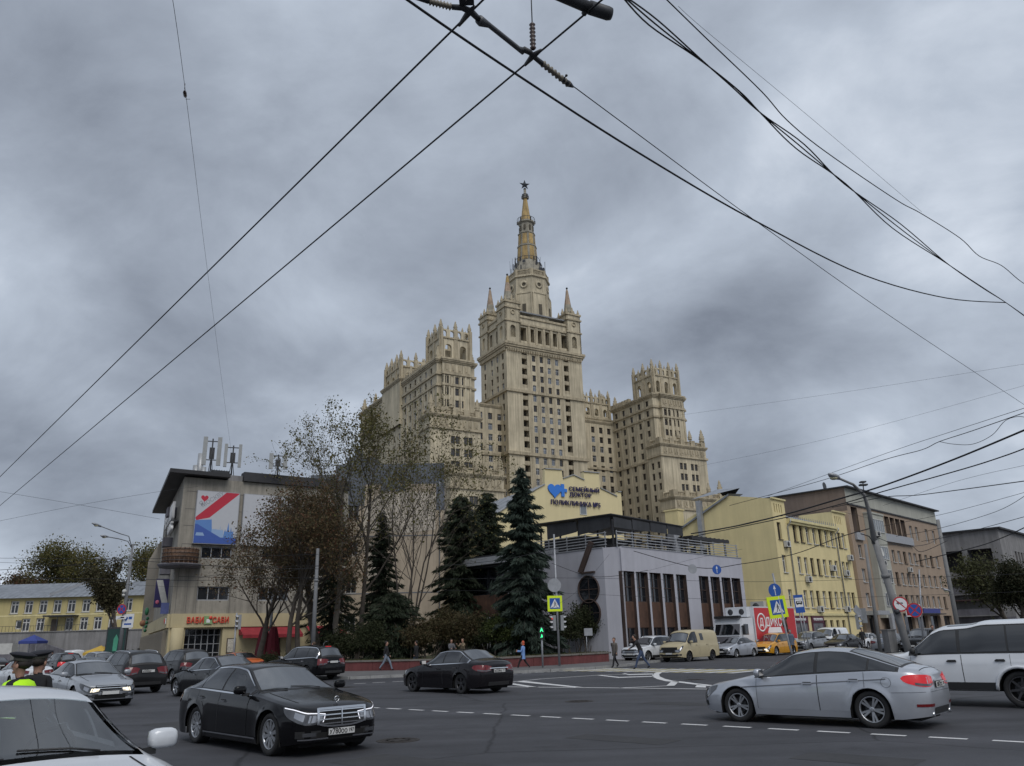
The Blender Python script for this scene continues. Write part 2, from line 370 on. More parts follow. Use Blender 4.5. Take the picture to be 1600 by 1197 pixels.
# pavement with kerb stones
kerb = [Vector((-8.8, 42.9, 0)) + D_ * 90, Vector((-8.8, 42.9, 0)) + D_ * 20, Vector((-8.8, 42.9, 0)), Vector((-5.8, 43.9, 0)), Vector((-2, 44.2, 0)), Vector((1.6, 45.3, 0)), Vector((4.2, 47.3, 0)), Vector((6.4, 50.2, 0)), Vector((8.0, 54.0, 0)), Vector((10.2, 57.4, 0)), Vector((13.0, 60.6, 0))]
kerb += [kerb[-1] + E_ * 30, kerb[-1] + E_ * 130]
pv = MB(); back = [Vector((130, 260, 0)), Vector((-150, 260, 0))]
pv.prism([(p.x, p.y) for p in (kerb + back)], -0.2, 0.12)
pave = tag(pv.build('pavement', M_PAVE), kind='structure')
ks = MB()
for i in range(len(kerb) - 1):
    a, b = kerb[i], kerb[i + 1]; d = (b - a); L_ = d.length; d.normalize(); n = Vector((d.y, -d.x, 0)); k = max(1, int(L_ / 1.0))
    for j in range(k):
        p = a + d * (L_ * j / k + 0.008); q = a + d * (L_ * (j + 1) / k - 0.008)
        poly = [p + n * 0.11, q + n * 0.11, q - n * 0.02, p - n * 0.02]
        ks.prism([(v.x, v.y) for v in poly], -0.1, 0.135 + 0.006 * random.random())
tag(ks.build('kerb_stones', M_KERB, pave), kind='stuff')
# ================================================================== SKYSCRAPER
M_STONE = mat('tower_stone', (0.55, 0.48, 0.345), rough=0.9, var=0.20, scale=0.16, streak=0.42, bump=0.3, bscale=2.0)
M_TRIM = mat('tower_trim', (0.45, 0.385, 0.27), rough=0.9, var=0.2, scale=0.5, streak=0.4, bump=0.3, bscale=3.0)
M_TGLASS = glass_mat('tower_glass', (0.020, 0.022, 0.027), 0.12)
M_TGLASS2 = glass_mat('tower_glass_curtain', (0.10, 0.12, 0.15), 0.25)
M_TFRAME = mat('tower_frame', (0.11, 0.085, 0.06), rough=0.7, var=0.2)
M_TFRAMEW = mat('tower_frame_white', (0.50, 0.51, 0.53), rough=0.6, var=0.1)
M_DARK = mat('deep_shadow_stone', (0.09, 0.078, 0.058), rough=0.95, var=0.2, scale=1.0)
M_GOLD = mat('spire_tile_yellow', (0.42, 0.285, 0.105), rough=0.6, var=0.3, scale=0.6, streak=0.5)
M_SPIREG = mat('spire_grey_stone', (0.30, 0.275, 0.22), rough=0.85, var=0.25, scale=0.6, streak=0.3)
M_RUST = mat('spire_red_tile', (0.31, 0.23, 0.165), rough=0.7, var=0.35, scale=0.8)
M_METALD = mat('dark_metal', (0.045, 0.047, 0.052), rough=0.55, metal=0.3, var=0.2)
M_ROOFG = mat('roof_sheet_grey', (0.20, 0.21, 0.225), rough=0.6, var=0.2, scale=0.6, streak=0.2)
TH = R(30.5); SK0 = (-1.4, 216.0); _cu, _su = math.cos(TH), math.sin(TH)
SK = Building('skyscraper', 'tall stepped beige stone tower block with a spire and star', (SK0[0], SK0[1], 0), TH)
def sk_a(px, py, b):
    r = ray(px, py); k = (b + (-_su * SK0[0] + _cu * SK0[1])) / (-_su * r[0] + _cu * r[1])
    return _cu * (r[0] * k - SK0[0]) + _su * (r[1] * k - SK0[1])
def sk_b(px, py, a):
    r = ray(px, py); k = (a + (_cu * SK0[0] + _su * SK0[1])) / (_cu * r[0] + _su * r[1])
    return -_su * (r[0] * k - SK0[0]) + _cu * (r[1] * k - SK0[1])
rnd = random.Random(3)
WK = []
for fr, gl in ((M_TFRAME, M_TGLASS), (M_TFRAME, M_TGLASS), (M_TFRAMEW, M_TGLASS), (M_TFRAMEW, M_TGLASS2)):
    WK.append(lambda w_, h_, fr=fr, gl=gl: win_mesh(w_, h_, (fr, gl), fw=0.10, mull=1, trans=0.68))
def skw(u, zc_, w_=1.2, h_=1.95):
    return (u, zc_ - h_ / 2, w_, h_, rnd.choice(WK)(w_, h_))
def rows(z0, z1, step=3.13):
    out = []; z = z0
    while z > z1: out.append(z); z -= step
    return out
def block(a0, a1, b0, b1, z0, z1, front=(), left=(), right=(), fextra=(), lextra=(), depth=0.35):
    SK.face((a0, b0), 0, a1 - a0, z0, z1, front, depth, 0, None, fextra)
    SK.face((a0, b1), -math.pi / 2, b1 - b0, z0, z1, left, depth, 0, None, lextra)
    SK.face((a1, b0), math.pi / 2, b1 - b0, z0, z1, right, depth)
    SK.face((a1, b1), math.pi, a1 - a0, z0, z1)
    SK.wall.quad((a0, b0, z1), (a1, b0, z1), (a1, b1, z1), (a0, b1, z1), 0)
TR = MB()                                      # all cornices and belts
def belt(a0, a1, b0, b1, z, h, p): TR.box(a0 - p, a1 + p, b0 - p, b1 + p, z, z + h)
def cornice(a0, a1, b0, b1, z, p=0.5, h=1.2):
    belt(a0, a1, b0, b1, z, h * .3, p * .4); belt(a0, a1, b0, b1, z + h * .302, h * .3, p * .75); belt(a0, a1, b0, b1, z + h * .604, h * .4, p)
_fin = MB(); _fin.lathe([(0.55, 0), (0.62, .35), (0.45, .5), (0.75, .8), (0.5, 1.0), (0.62, 1.35), (0.36, 1.55), (0.46, 1.9), (0.25, 2.1), (0.3, 2.4), (0.05, 3.0)], 8)
FIN = _fin.mesh('finial', M_TRIM)
def finial(a, b, z, s=1.0):
    o = link('finial', FIN, SK.root, (a, b, z)); o.scale = (s, s, s); return o
def parapet(a0, a1, b0, b1, z, h=1.6, n=4, sides='flr'):
    """balustrade with piers along the front and sides of a terrace"""
    def run(p, q, k):
        p, q = Vector(p), Vector(q); d = q - p; L_ = d.length; d.normalize(); ang = math.atan2(d.y, d.x)
        for i in range(k + 1):
            c = p + d * L_ * i / k; M = Matrix.Translation((c.x, c.y, z)) @ Matrix.Rotation(ang, 4, 'Z')
            TR.box(-.75, .75, -.45, .45, 0, h + .35, 0, M)
        for i in range(k):
            c = p + d * L_ * (i + .5) / k; M = Matrix.Translation((c.x, c.y, z)) @ Matrix.Rotation(ang, 4, 'Z'); hl = L_ / k / 2 - .76
            TR.box(-hl, hl, -.18, .18, 0, h * .2, 0, M); TR.box(-hl, hl, -.22, .22, h * .8, h, 0, M)
            m_ = max(2, int(hl * 2 / .5))
            for j in range(m_): x = -hl + 2 * hl * (j + .5) / m_; TR.box(x - .11, x + .11, -.11, .11, h * .2, h * .8, 0, M)
    if 'f' in sides: run((a0 + .6, b0 + .5, 0), (a1 - .6, b0 + .5, 0), n)
    if 'l' in sides: run((a0 + .5, b1 - .6, 0), (a0 + .5, b0 + 1.4, 0), max(1, int((b1 - b0) / 5)))
    if 'r' in sides: run((a1 - .5, b0 + 1.4, 0), (a1 - .5, b1 - .6, 0), max(1, int((b1 - b0) / 5)))
# ---- central tower
TW, TD = 27.0, 16.0
rw = rows(81.8, 30); cols = [9.4, 12.15, 14.9, 17.7]
fw_ = [skw(c, z) for z in rw for c in cols]
fx = []
segs = [(72.2, 83.0), (53.1, 70.4), (33.5, 51.6)]
for u0, u1 in ((5.2, 7.0), (20.2, 22.0)):
    for za_, zb_ in segs: fx.append((u0, u1, za_, zb_, 0))
lcols = [TD - 2.3, TD - 5.6, TD - 9.0, TD - 13.4]
lw_ = [skw(c, z, 1.15, 1.95) for z in rw for c in lcols]
block(0, TW, 0, TD, 0, 84.0, fw_, lw_, [], fx)
NB = MB()                                     # loggia niches with their floor slabs and parapets
def niche(o, ang, u0, u1, za_, zb_, dp, floor=3.13):
    ux, uy = math.cos(ang), math.sin(ang); nx, ny = uy, -ux
    P = lambda u, z, d: (o[0] + ux * u - nx * d, o[1] + uy * u - ny * d, z)
    NB.quad(P(u0, za_, 0), P(u0, zb_, 0), P(u0, zb_, dp), P(u0, za_, dp)); NB.quad(P(u1, za_, 0), P(u1, za_, dp), P(u1, zb_, dp), P(u1, zb_, 0))
    NB.quad(P(u0, zb_, 0), P(u1, zb_, 0), P(u1, zb_, dp), P(u0, zb_, dp)); NB.quad(P(u0, za_, 0), P(u0, za_, dp), P(u1, za_, dp), P(u1, za_, 0))
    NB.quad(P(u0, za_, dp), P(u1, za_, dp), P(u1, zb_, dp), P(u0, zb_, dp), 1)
    if floor:
        z = za_ + .02; M = Matrix.Translation((o[0], o[1], 0)) @ Matrix.Rotation(ang, 4, 'Z')
        while z < zb_ - 1:
            if z > za_ + .5: NB.box(u0 + .005, u1 - .005, .15, dp - .01, z - .2, z, 0, M)
            NB.box(u0 + .005, u1 - .005, .12, .28, z + .01, z + 1.0, 0, M)
            NB.box(u0 + .25, u1 - .25, dp - .08, dp - .02, z + .05, z + 2.2, 2, M)
            z += floor
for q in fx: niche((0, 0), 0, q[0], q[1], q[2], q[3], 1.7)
for a_ in (1.0, 4.2, 8.0, 10.8, 13.5, 16.3, 19.1, 22.9, 26.0): TR.box(a_ - .38, a_ + .38, -.16, .05, 30, 83.6) if a_ not in (1.0, 4.2, 22.9, 26.0) else None
for z, h, p in ((70.5, .8, .45), (51.75, .9, .5)): belt(0, TW, 0, TD, z, h, p)
cornice(0, TW, 0, TD, 83.9, 0.95, 1.9)
for i in range(44): TR.box(.2 + i * .61, .5 + i * .61, -.62, -.2, 83.1, 83.88)
for i in range(26): TR.box(-.62, -.2, .2 + i * .61, .5 + i * .61, 83.1, 83.88)
# attic with the open colonnade
ax = [(5.3, 7.4, 87.2, 91.5, 0), (8.9, 10.2, 87.2, 91.5, 0), (11.5, 12.9, 87.2, 91.5, 0), (14.2, 15.6, 87.2, 91.5, 0), (17.0, 18.4, 87.2, 91.5, 0), (20.1, 22.0, 87.2, 91.5, 0)]
axl = [(5.2, 6.6, 87.4, 91.2, 0), (9.2, 10.6, 87.4, 91.2, 0)]
block(.3, TW - .3, .4, TD - .4, 85.8, 95.0, [], [], [], [(q[0] - .3, q[1] - .3, *q[2:]) for q in ax], axl)
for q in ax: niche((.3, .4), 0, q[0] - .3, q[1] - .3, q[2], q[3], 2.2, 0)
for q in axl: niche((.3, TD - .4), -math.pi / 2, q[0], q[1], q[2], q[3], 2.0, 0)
for q0, q1 in zip(ax[:-1], ax[1:]):
    c = (q0[1] + q1[0]) / 2; TR.box(c - .42, c + .42, .1, .5, 86.4, 92.2)
belt(.3, TW - .3, .4, TD - .4, 92.2, .6, .45); belt(.3, TW - .3, .4, TD - .4, 86.0, .45, .25); belt(.3, TW - .3, .4, TD - .4, 94.6, .7, .35)
SK.wall.box(4, TW - 4, 2.5, TD - 2.5, 95.1, 96.6)
rf = MB(); rf.box(5.0, TW - 4.6, .6, 4.4, 96.6, 97.0); rf.build('roof_deck', M_ROOFG, SK.root)
# corner pavilions with spirelets
def arch_panel(mb, o, ang, W, z0, z1, arches, th=0.7, m=0, seg=8):
    """a wall of thickness th with round-headed openings (u0,u1,zsill,zspring)"""
    ux, uy = math.cos(ang), math.sin(ang); nx, ny = uy, -ux
    P = lambda u, z, d: (o[0] + ux * u - nx * d, o[1] + uy * u - ny * d, z)
    u = 0.0
    def slab(ua, ub, za_, zb_):
        if ub - ua < 1e-4 or zb_ - za_ < 1e-4: return
        mb.add([P(ua, za_, 0), P(ub, za_, 0), P(ub, zb_, 0), P(ua, zb_, 0), P(ua, za_, th), P(ub, za_, th), P(ub, zb_, th), P(ua, zb_, th)],
               [(0, 1, 2, 3), (5, 4, 7, 6), (1, 5, 6, 2), (4, 0, 3, 7), (3, 2, 6, 7), (4, 5, 1, 0)], m)
    for (ua, ub, zs_, zp) in arches:
        slab(u, ua, z0, z1); slab(ua, ub, z0, zs_)
        r = (ub - ua) / 2; c = (ua + ub) / 2; pts = [(c - r * math.cos(math.pi * i / seg), zp + r * math.sin(math.pi * i / seg)) for i in range(seg + 1)]
        for (x0, y0), (x1, y1) in zip(pts[:-1], pts[1:]):
            mb.quad(P(x0, y0, 0), P(x1, y1, 0), P(x1, z1, 0), P(x0, z1, 0), m); mb.quad(P(x1, y1, th), P(x0, y0, th), P(x0, z1, th), P(x1, z1, th), m)
            mb.quad(P(x0, y0, 0), P(x0, y0, th), P(x1, y1, th), P(x1, y1, 0), m)
            mb.quad(P(x0, z1, 0), P(x1, z1, 0), P(x1, z1, th), P(x0, z1, th), m)
        u = ub
    slab(u, W, z0, z1)
for (ca, cb_, top) in ((2.4, 2.4, 0), (24.6, 2.4, 0), (2.4, 13.6, 0), (24.6, 13.6, 0)):
    hw = 2.6; dz = 0
    for ang, o in ((0, (ca - hw, cb_ - hw)), (math.pi / 2, (ca + hw, cb_ - hw)), (math.pi, (ca + hw, cb_ + hw)), (-math.pi / 2, (ca - hw, cb_ + hw))):
        arch_panel(SK.wall, o, ang, 2 * hw, 86.1, 99.0, [(1.7, 3.5, 87.6, 90.6)], .5)
        ux, uy = math.cos(ang), math.sin(ang)
        TR.lathe([(.55, 0), (.72, 0), (.72, .3), (.55, .3), (.55, 0)], 14, 0, Matrix.Translation((o[0] + ux * hw, o[1] + uy * hw, 95.6)) @ Matrix.Rotation(ang, 4, 'Z') @ Matrix.Rotation(R(90), 4, 'X'))
    SK.wall.box(ca - hw + .6, ca + hw - .6, cb_ - hw + .6, cb_ + hw - .6, 86.1, 99.6)
    for z, h, p in ((92.6, .45, .3), (96.9, .5, .35), (98.7, .6, .3)): belt(ca - hw, ca + hw, cb_ - hw, cb_ + hw, z, h, p)
    for da in (-2.2, 0, 2.2):
        for db in (-2.2, 0, 2.2):
            if da or db: finial(ca + da, cb_ + db, 99.3, .62 if da and db else .8)
    sp = MB(); sp.lathe([(1.75, 99.4), (1.7, 100.6), (1.35, 101.2), (1.1, 103.2), (.62, 106.4), (.4, 108.2), (.12, 109.0)], 8, 0, Matrix.Translation((ca, cb_, 0)), False, .5, [1, 1, 1, 2, 0, 0, 0] if ca < 10 and cb_ < 8 else [1, 1, 1, 2, 2, 2, 2])
    sp.ball((ca, cb_, 109.2), .36, 8, 6, 3)
    sp.build('spirelet', [M_GOLD, M_SPIREG, M_RUST, M_METALD], SK.root)
# drum, dome and spire
dr = MB(); dc = Matrix.Translation((13.5, 8.0, 0))
dr.lathe([(7.35, 95.0), (7.2, 97.0), (6.95, 104.6), (7.15, 104.7), (7.15, 105.2), (6.75, 105.3), (6.6, 110.4), (7.1, 110.6), (7.1, 111.1), (6.5, 111.2), (6.3, 111.3), (5.2, 111.35)], 8, 0, dc, False, .5)
for k in range(8):
    an = k * math.pi / 4; M = dc @ Matrix.Rotation(an, 4, 'Z')
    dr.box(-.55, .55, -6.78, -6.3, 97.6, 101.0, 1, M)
    dr.lathe([(.62, 0), (1.25, 0), (1.25, .32), (.62, .32), (.62, 0)], 16, 0, M @ Matrix.Translation((0, -6.13, 107.8)) @ Matrix.Rotation(R(90), 4, 'X'))
    dr.lathe([(.01, 0), (.6, 0), (.6, .1), (.01, .1)], 12, 1, M @ Matrix.Translation((0, -6.13, 107.8)) @ Matrix.Rotation(R(90), 4, 'X'))
    for s in (-1, 1): dr.box(s * 2.45 - .2, s * 2.45 + .2, -6.75, -6.2, 97, 104.6, 0, M)
dr.build('drum', [M_STONE, M_DARK], SK.root)
bl = MB()
for k in range(8):
    M = dc @ Matrix.Rotation(k * math.pi / 4, 4, 'Z')
    bl.box(-2.4, 2.4, -6.1, -5.8, 111.2, 111.5, 0, M); bl.box(-2.4, 2.4, -6.15, -5.75, 112.8, 113.15, 0, M)
    for s in (-1, 1): bl.box(s * 2.25 - .3, s * 2.25 + .3, -6.25, -5.65, 111.3, 113.3, 0, M)
    for j in range(9): bl.box(-1.9 + j * .42, -1.68 + j * .42, -6.05, -5.85, 111.5, 112.8, 0, M)
bl.build('balustrade', M_TRIM, SK.root)
dm = MB(); dm.lathe([(5.3, 111.4), (5.1, 113.8), (4.6, 115.6), (3.9, 117.0), (3.6, 118.0)], 16, 0, dc, True)
dm.build('dome', M_SPIREG, SK.root)
an_ = MB(); rr = random.Random(5)
for k in range(46):
    t = rr.random() * 6.28; z = 113.4 + rr.random() * 4.4; r_ = 5.6 - (z - 113.4) * .42 + rr.random() * .5
    M = dc @ Matrix.Rotation(t, 4, 'Z') @ Matrix.Translation((r_, 0, z))
    if k % 3: an_.box(-.12, .12, -.16, .16, 0, 1.2 + rr.random(), 0, M)
    else: an_.lathe([(.02, 0), (.5, .12), (.55, .25)], 8, 0, M @ Matrix.Rotation(R(90), 4, 'Y'))
for k in range(14):
    t = k * .45; M = dc @ Matrix.Rotation(t, 4, 'Z'); an_.box(5.75, 5.82, -.03, .03, 113, 117.2 + rr.random() * 2, 0, M)
for z, r_ in ((117.9, 3.9), (133.0, 2.9), (142.5, 1.0)):
    for k in range(16):
        M = dc @ Matrix.Rotation(k * .3927, 4, 'Z') @ Matrix.Translation((r_, 0, z)); an_.box(-.04, .04, -.04, .04, 0, 1.3, 0, M)
        an_.box(-.05, .05, -r_ * .2, r_ * .2, 1.1, 1.2, 0, M)
        if k % 3 == 0: an_.box(-.1, .25, -.15, .15, -.2, .9, 0, M)
tag(an_.build('antennas', M_METALD, SK.root), kind='stuff')
shf = MB()
shf.lathe([(3.7, 117.6), (3.45, 118.0), (3.1, 123.6)], 8, 0, dc, False, .5, [1, 1, 1])
shf.lathe([(3.28, 123.5), (3.28, 124.0), (2.95, 124.05), (2.75, 128.2), (2.95, 128.3), (2.95, 128.6), (2.35, 128.7), (2.3, 132.2), (2.9, 132.6), (2.9, 133.1), (2.0, 133.2)], 8, 1, dc, False, .5)
for k in range(8):
    M = dc @ Matrix.Rotation(k * math.pi / 4, 4, 'Z')
    shf.add([(-.95, -3.24, 118.3), (.95, -3.24, 118.3), (.8, -2.92, 123.3), (-.8, -2.92, 123.3)], [(0, 1, 2, 3)], 0, False, M)
    shf.add([(-.8, -2.80, 124.2), (.8, -2.80, 124.2), (.7, -2.62, 128.0), (-.7, -2.62, 128.0)], [(0, 1, 2, 3)], 0, False, M)
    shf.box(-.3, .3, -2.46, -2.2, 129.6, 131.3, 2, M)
shf.lathe([(1.75, 133.1), (1.65, 134.0), (.62, 142.3)], 8, 0, dc, False, .5)
shf.lathe([(1.05, 142.2), (1.1, 142.6), (.5, 142.9), (.42, 145.6), (.2, 146.0)], 8, 1, dc, False, .5)
shf.build('spire', [M_GOLD, M_SPIREG, M_DARK], SK.root)
st = MB(); pts = []
for k in range(10):
    r_ = 1.95 if k % 2 == 0 else .78; t = math.pi / 2 + k * math.pi / 5; pts.append((r_ * math.cos(t), r_ * math.sin(t)))
vs = [(x, 0, z) for x, z in pts] + [(0, -.5, 0), (0, .5, 0)]
st.add(vs, [(i, 10, (i + 1) % 10) for i in range(10)] + [((i + 1) % 10, 11, i) for i in range(10)], 0, False, Matrix.Translation((13.5, 8.0, 147.6)) @ Matrix.Rotation(-TH + R(12), 4, 'Z'))
st.ball((13.5, 8, 145.9), .5, 8, 6)
st.build('star', mat('star_metal', (0.05, 0.055, 0.06), rough=0.4, metal=0.5, var=0), SK.root)
# ---- connecting ranges
fcl = [sk_a(x, 680, 4) + 14 for x in (751, 766.5, 781)]
block(-14, 0.02, 4, 15.5, 0, 66.6, [skw(c, z, 1.35) for z in rows(63.4, 25) for c in fcl]); cornice(-14, -.5, 4, 15, 66.0, .4, .9); belt(-14, -.6, 4, 15.2, 51.75, .7, .3)
fcr = [sk_a(x, 700, 8) - 27 for x in (928, 940.5, 953, 966)]
block(27.02, 45, 8, 15.5, 0, 67.4, [skw(c, z, 1.35) for z in rows(64.6, 25) for c in fcr]); cornice(27.6, 43.6, 8, 15, 66.8, .4, .9); belt(27.6, 43.6, 8, 15.2, 51.75, .7, .3)
# ---- wings
def crown(a0, a1, b0, b1, z0, zt, nfa, nfb, tall=4.6, small=2.6):
    """open belvedere: tall round-headed arches below, a crown of small arches and finials above"""
    for ang, o, W, n in ((0, (a0, b0), a1 - a0, nfa), (math.pi / 2, (a1, b0), b1 - b0, nfb), (math.pi, (a1, b1), a1 - a0, nfa), (-math.pi / 2, (a0, b1), b1 - b0, nfb)):
        p = W / n; aw = min(1.9, p * .44)
        arch_panel(SK.wall, o, ang, W, z0, z0 + tall + 1.6, [(p * (i + .5) - aw / 2, p * (i + .5) + aw / 2, z0 + .9, z0 + tall - aw / 2) for i in range(n)], .8)
        p2 = W / (2 * n); aw2 = p2 * .55; z2 = z0 + tall + 1.6
        arch_panel(SK.wall, o, ang, W, z2, z2 + small, [(p2 * (i + .5) - aw2 / 2, p2 * (i + .5) + aw2 / 2, z2 + .3, z2 + small - aw2 / 2 - .35) for i in range(2 * n)], .55)
        ux, uy = math.cos(ang), math.sin(ang); nx, ny = uy, -ux
        for i in range(n + 1):
            c = (o[0] + ux * p * i, o[1] + uy * p * i); M = Matrix.Translation((c[0] - nx * .1, c[1] - ny * .1, 0)) @ Matrix.Rotation(ang, 4, 'Z')
            TR.box(-.55, .55, -.3, .3, z0, z2 + small + .3, 0, M)
            if i < n: finial(c[0] - nx * .2, c[1] - ny * .2, z2 + small + .25, .85)
        for i in range(n):
            c = (o[0] + ux * p * (i + .5), o[1] + uy * p * (i + .5)); finial(c[0] - nx * .25, c[1] - ny * .25, z2 + small, .45)
    belt(a0, a1, b0, b1, z0 - .05, .5, .35)
    for z in (z0 + tall + 1.55, ): 
        TR.box(a0 - .3, a1 + .3, b0 - .3, b0 + .1, z, z + .4); TR.box(a0 - .3, a0 + .1, b0 + .1, b1 + .3, z, z + .4); TR.box(a1 - .1, a1 + .3, b0 + .1, b1 + .3, z, z + .4); TR.box(a0 + .1, a1 - .1, b1 - .1, b1 + .3, z, z + .4)
    SK.wall.box(a0 + 2.6, a1 - 2.6, b0 + 2.6, b1 - 2.6, z0, z0 + tall - .8)
def panels(a0, a1, b, z0, z1, n):
    """carved frieze panels between belts on a front face"""
    for i in range(n):
        u0 = a0 + (a1 - a0) * i / n + .25; u1 = a0 + (a1 - a0) * (i + 1) / n - .25
        TR.box(u0, u1, b - .1, b + .05, z0, z1)
        for j in range(max(2, int((u1 - u0) / .8))):
            x = u0 + .25 + j * .8
            if x + .45 < u1: TR.box(x, x + .45, b - .24, b - .1, z0 + .35 + (j % 2) * .2, z1 - .35)
# left wing
lf_rows = rows(69.4, 24)
lcolb = [46 - b_ for b_ in (-8.5, -5, -1.5, 2, 5.5, 9, 13, 17, 21, 25, 29, 33, 37, 41.5)]
LA0, LA1 = -28.0, -17.0
block(LA0, LA1, -12, 46, 0, 71.6, [], [skw(c, z, 1.2, 1.9) for z in lf_rows for c in lcolb], [])
bayrows = [66.3, 63.2, 60.0]
block(-26.6, -18.6, -13.0, -12.02, 50, 71.7, [skw(sk_a(x, 600, -13) + 26.6, z, 1.1, 1.95) for z in bayrows for x in (694.2, 701.5, 714.3, 721.2)], [], [], depth=.3)
for z, h, p in ((67.7, .7, .4), (64.6, .6, .35)):
    belt(LA0, LA1, -12, 46, z, h, p); belt(-26.6, -18.6, -13, -12, z, h + .02, p + .01)
cornice(LA0, LA1, -12, 46, 71.0, .7, 1.2); cornice(-26.6, -18.6, -13, -12, 71.02, .71, 1.2)
for a_ in (-27.2, -25.9): pass
panels(-26.4, -18.8, -13, 68.6, 70.7, 4)
crown(-26.6, -18.0, -11.6, -3.0, 72.2, 82, 2, 2)
finial(-27.3, -11.2, 72.2, 1.25); finial(-17.6, -11.2, 72.2, 1.35); finial(-27.4, 6.5, 72.2, 1.3); TR.box(-28, -26.6, -12, -10.4, 72.2, 73.2); TR.box(-18.3, -16.9, -12, -10.4, 72.2, 73.2)
for i in range(10): TR.box(-28.2, -27.2, -2 + i * 1.3, -1.2 + i * 1.3, 72.2, 73.4)
block(-28.9, -18, 11, 25, 60, 73.5); cornice(-28.9, -18, 11, 25, 72.7, .5, 1.0)
crown(-28.2, -19, 12, 24, 73.7, 80, 2, 3, 2.2, 2.3)
finial(-27.2, 45, 72.2, 1.6); finial(-27.2, 35, 72.2, 1.3)
# left lower terraces
def terrace(a0, a1, b0, b1, zt, cols_px, cy, lcolsb=(), nrow=8, np_=4, inner=None):
    fr = [skw(sk_a(x, cy, b0) - a0, z, 1.15, 1.95) for z in rows(zt - 6.4, 18) for x in cols_px]
    lf = [skw(b1 - b_, z, 1.15, 1.95) for z in rows(zt - 6.4, 22) for b_ in lcolsb]
    block(a0, a1, b0, b1, 0, zt, fr, lf, [])
    belt(a0, a1, b0, b1, zt - 3.9, .6, .4); cornice(a0, a1, b0, b1, zt - .9, .55, .9)
    panels(a0 + .5, a1 - .5, b0, zt - 3.1, zt - 1.1, np_ * 2)
    parapet(a0, a1, b0, b1, zt, 1.4, np_)
terrace(-32.5, -18.6, -18, -12.03, 55.4, (708, 715.4, 728.4, 735.4), 690, (-15,))
finial(-26.5, -17.5, 57.2, 1.1); finial(-19.2, -17.5, 57.2, 1.1); finial(-32, -17.4, 57, 1.1)
terrace(-30, -15.6, -24, -18.03, 39.6, (737, 744, 757, 764), 780, (-21,))
finial(-21.5, -23.5, 41.3, 1.1); finial(-16.2, -23.5, 41.3, 1.1)
# right wing
RA0, RA1 = 44.0, 56.6
rcol = [8 - b_ for b_ in (6.2, 2.4, -1.4, -5.4, -9.2)]
block(RA0, RA1, -12, 8, 0, 71.6, [skw(sk_a(x, 650, -12) - RA0, z, 1.1, 1.95) for z in (66.2, 63.1, 60.0) for x in (1039.5, 1045, 1054, 1060)], [skw(c, z, 1.3, 1.9) for z in lf_rows for c in rcol], [])
block(46.6, 55.2, -13.0, -12.02, 50, 71.7, [skw(sk_a(x, 640, -13) - 46.6, z, 1.1, 1.95) for z in bayrows for x in (1039.3, 1044.6, 1053.6, 1059.2)], [], [], depth=.3)
for z, h, p in ((67.7, .7, .4), (64.6, .6, .35), (51.4, .6, .3)):
    belt(RA0, RA1, -12, 8, z, h, p); belt(46.6, 55.2, -13, -12, z, h + .02, p + .01)
cornice(RA0, RA1, -12, 8, 71.0, .7, 1.2); cornice(46.6, 55.2, -13, -12, 71.02, .71, 1.2); panels(46.8, 55, -13, 68.6, 70.7, 4)
crown(45.4, 55.6, -11.6, -2.2, 72.2, 82, 3, 2)
for i in range(7): TR.box(43.6, 44.7, -1 + i * 1.4, -.1 + i * 1.4, 72.2, 73.4)
finial(44.6, 7, 72.2, 1.4)
block(36, 47, 13, 23, 0, 70.0); cornice(36, 47, 13, 23, 69.2, .5, 1.0); crown(36.2, 46.8, 13.2, 22.8, 70.3, 78, 3, 3, 3.4, 2.4)
terrace(40.3, 57.8, -18, -12.03, 55.0, (1066, 1072, 1083, 1089), 740, (-14, -16.6), np_=4)
finial(48, -17.5, 57, 1.0); finial(52.5, -17.5, 57, 1.0); finial(57.2, -17.5, 56.8, 1.3)
terrace(38.5, 57, -24, -18.03, 38.4, (1083, 1090), 800, (-20, -22.5), np_=4)
finial(52, -23.5, 40.2, 1.0); finial(56.4, -23.5, 40.2, 1.3)
for u in (-26.4, -24.9, -23.5, -21.6, -20.2, -18.8): SK.wall.box(u - .22, u + .22, -13.22, -12.98, 57.5, 67.6)
for u in (46.8, 48.6, 50.0, 51.6, 53.2, 55.0): SK.wall.box(u - .22, u + .22, -13.22, -12.98, 57.5, 67.6)
for b_ in (-10.2, -6.8, -3.2, .3, 3.8, 7.3, 11.1): SK.wall.box(LA0 - .22, LA0 + .05, b_ - .3, b_ + .3, 30, 64.5)
for b_ in (-7.4, -3.4, .5, 4.3): SK.wall.box(RA0 - .22, RA0 + .05, b_ - .3, b_ + .3, 25, 64.5)
for a_ in (8.0, 10.8, 13.5, 16.3, 19.1): SK.wall.box(a_ - .55, a_ + .55, -.10, .05, 26, 83.5)
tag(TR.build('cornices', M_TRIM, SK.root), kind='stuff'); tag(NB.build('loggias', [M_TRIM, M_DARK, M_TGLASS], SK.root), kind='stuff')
SK.done('wall', [M_STONE])
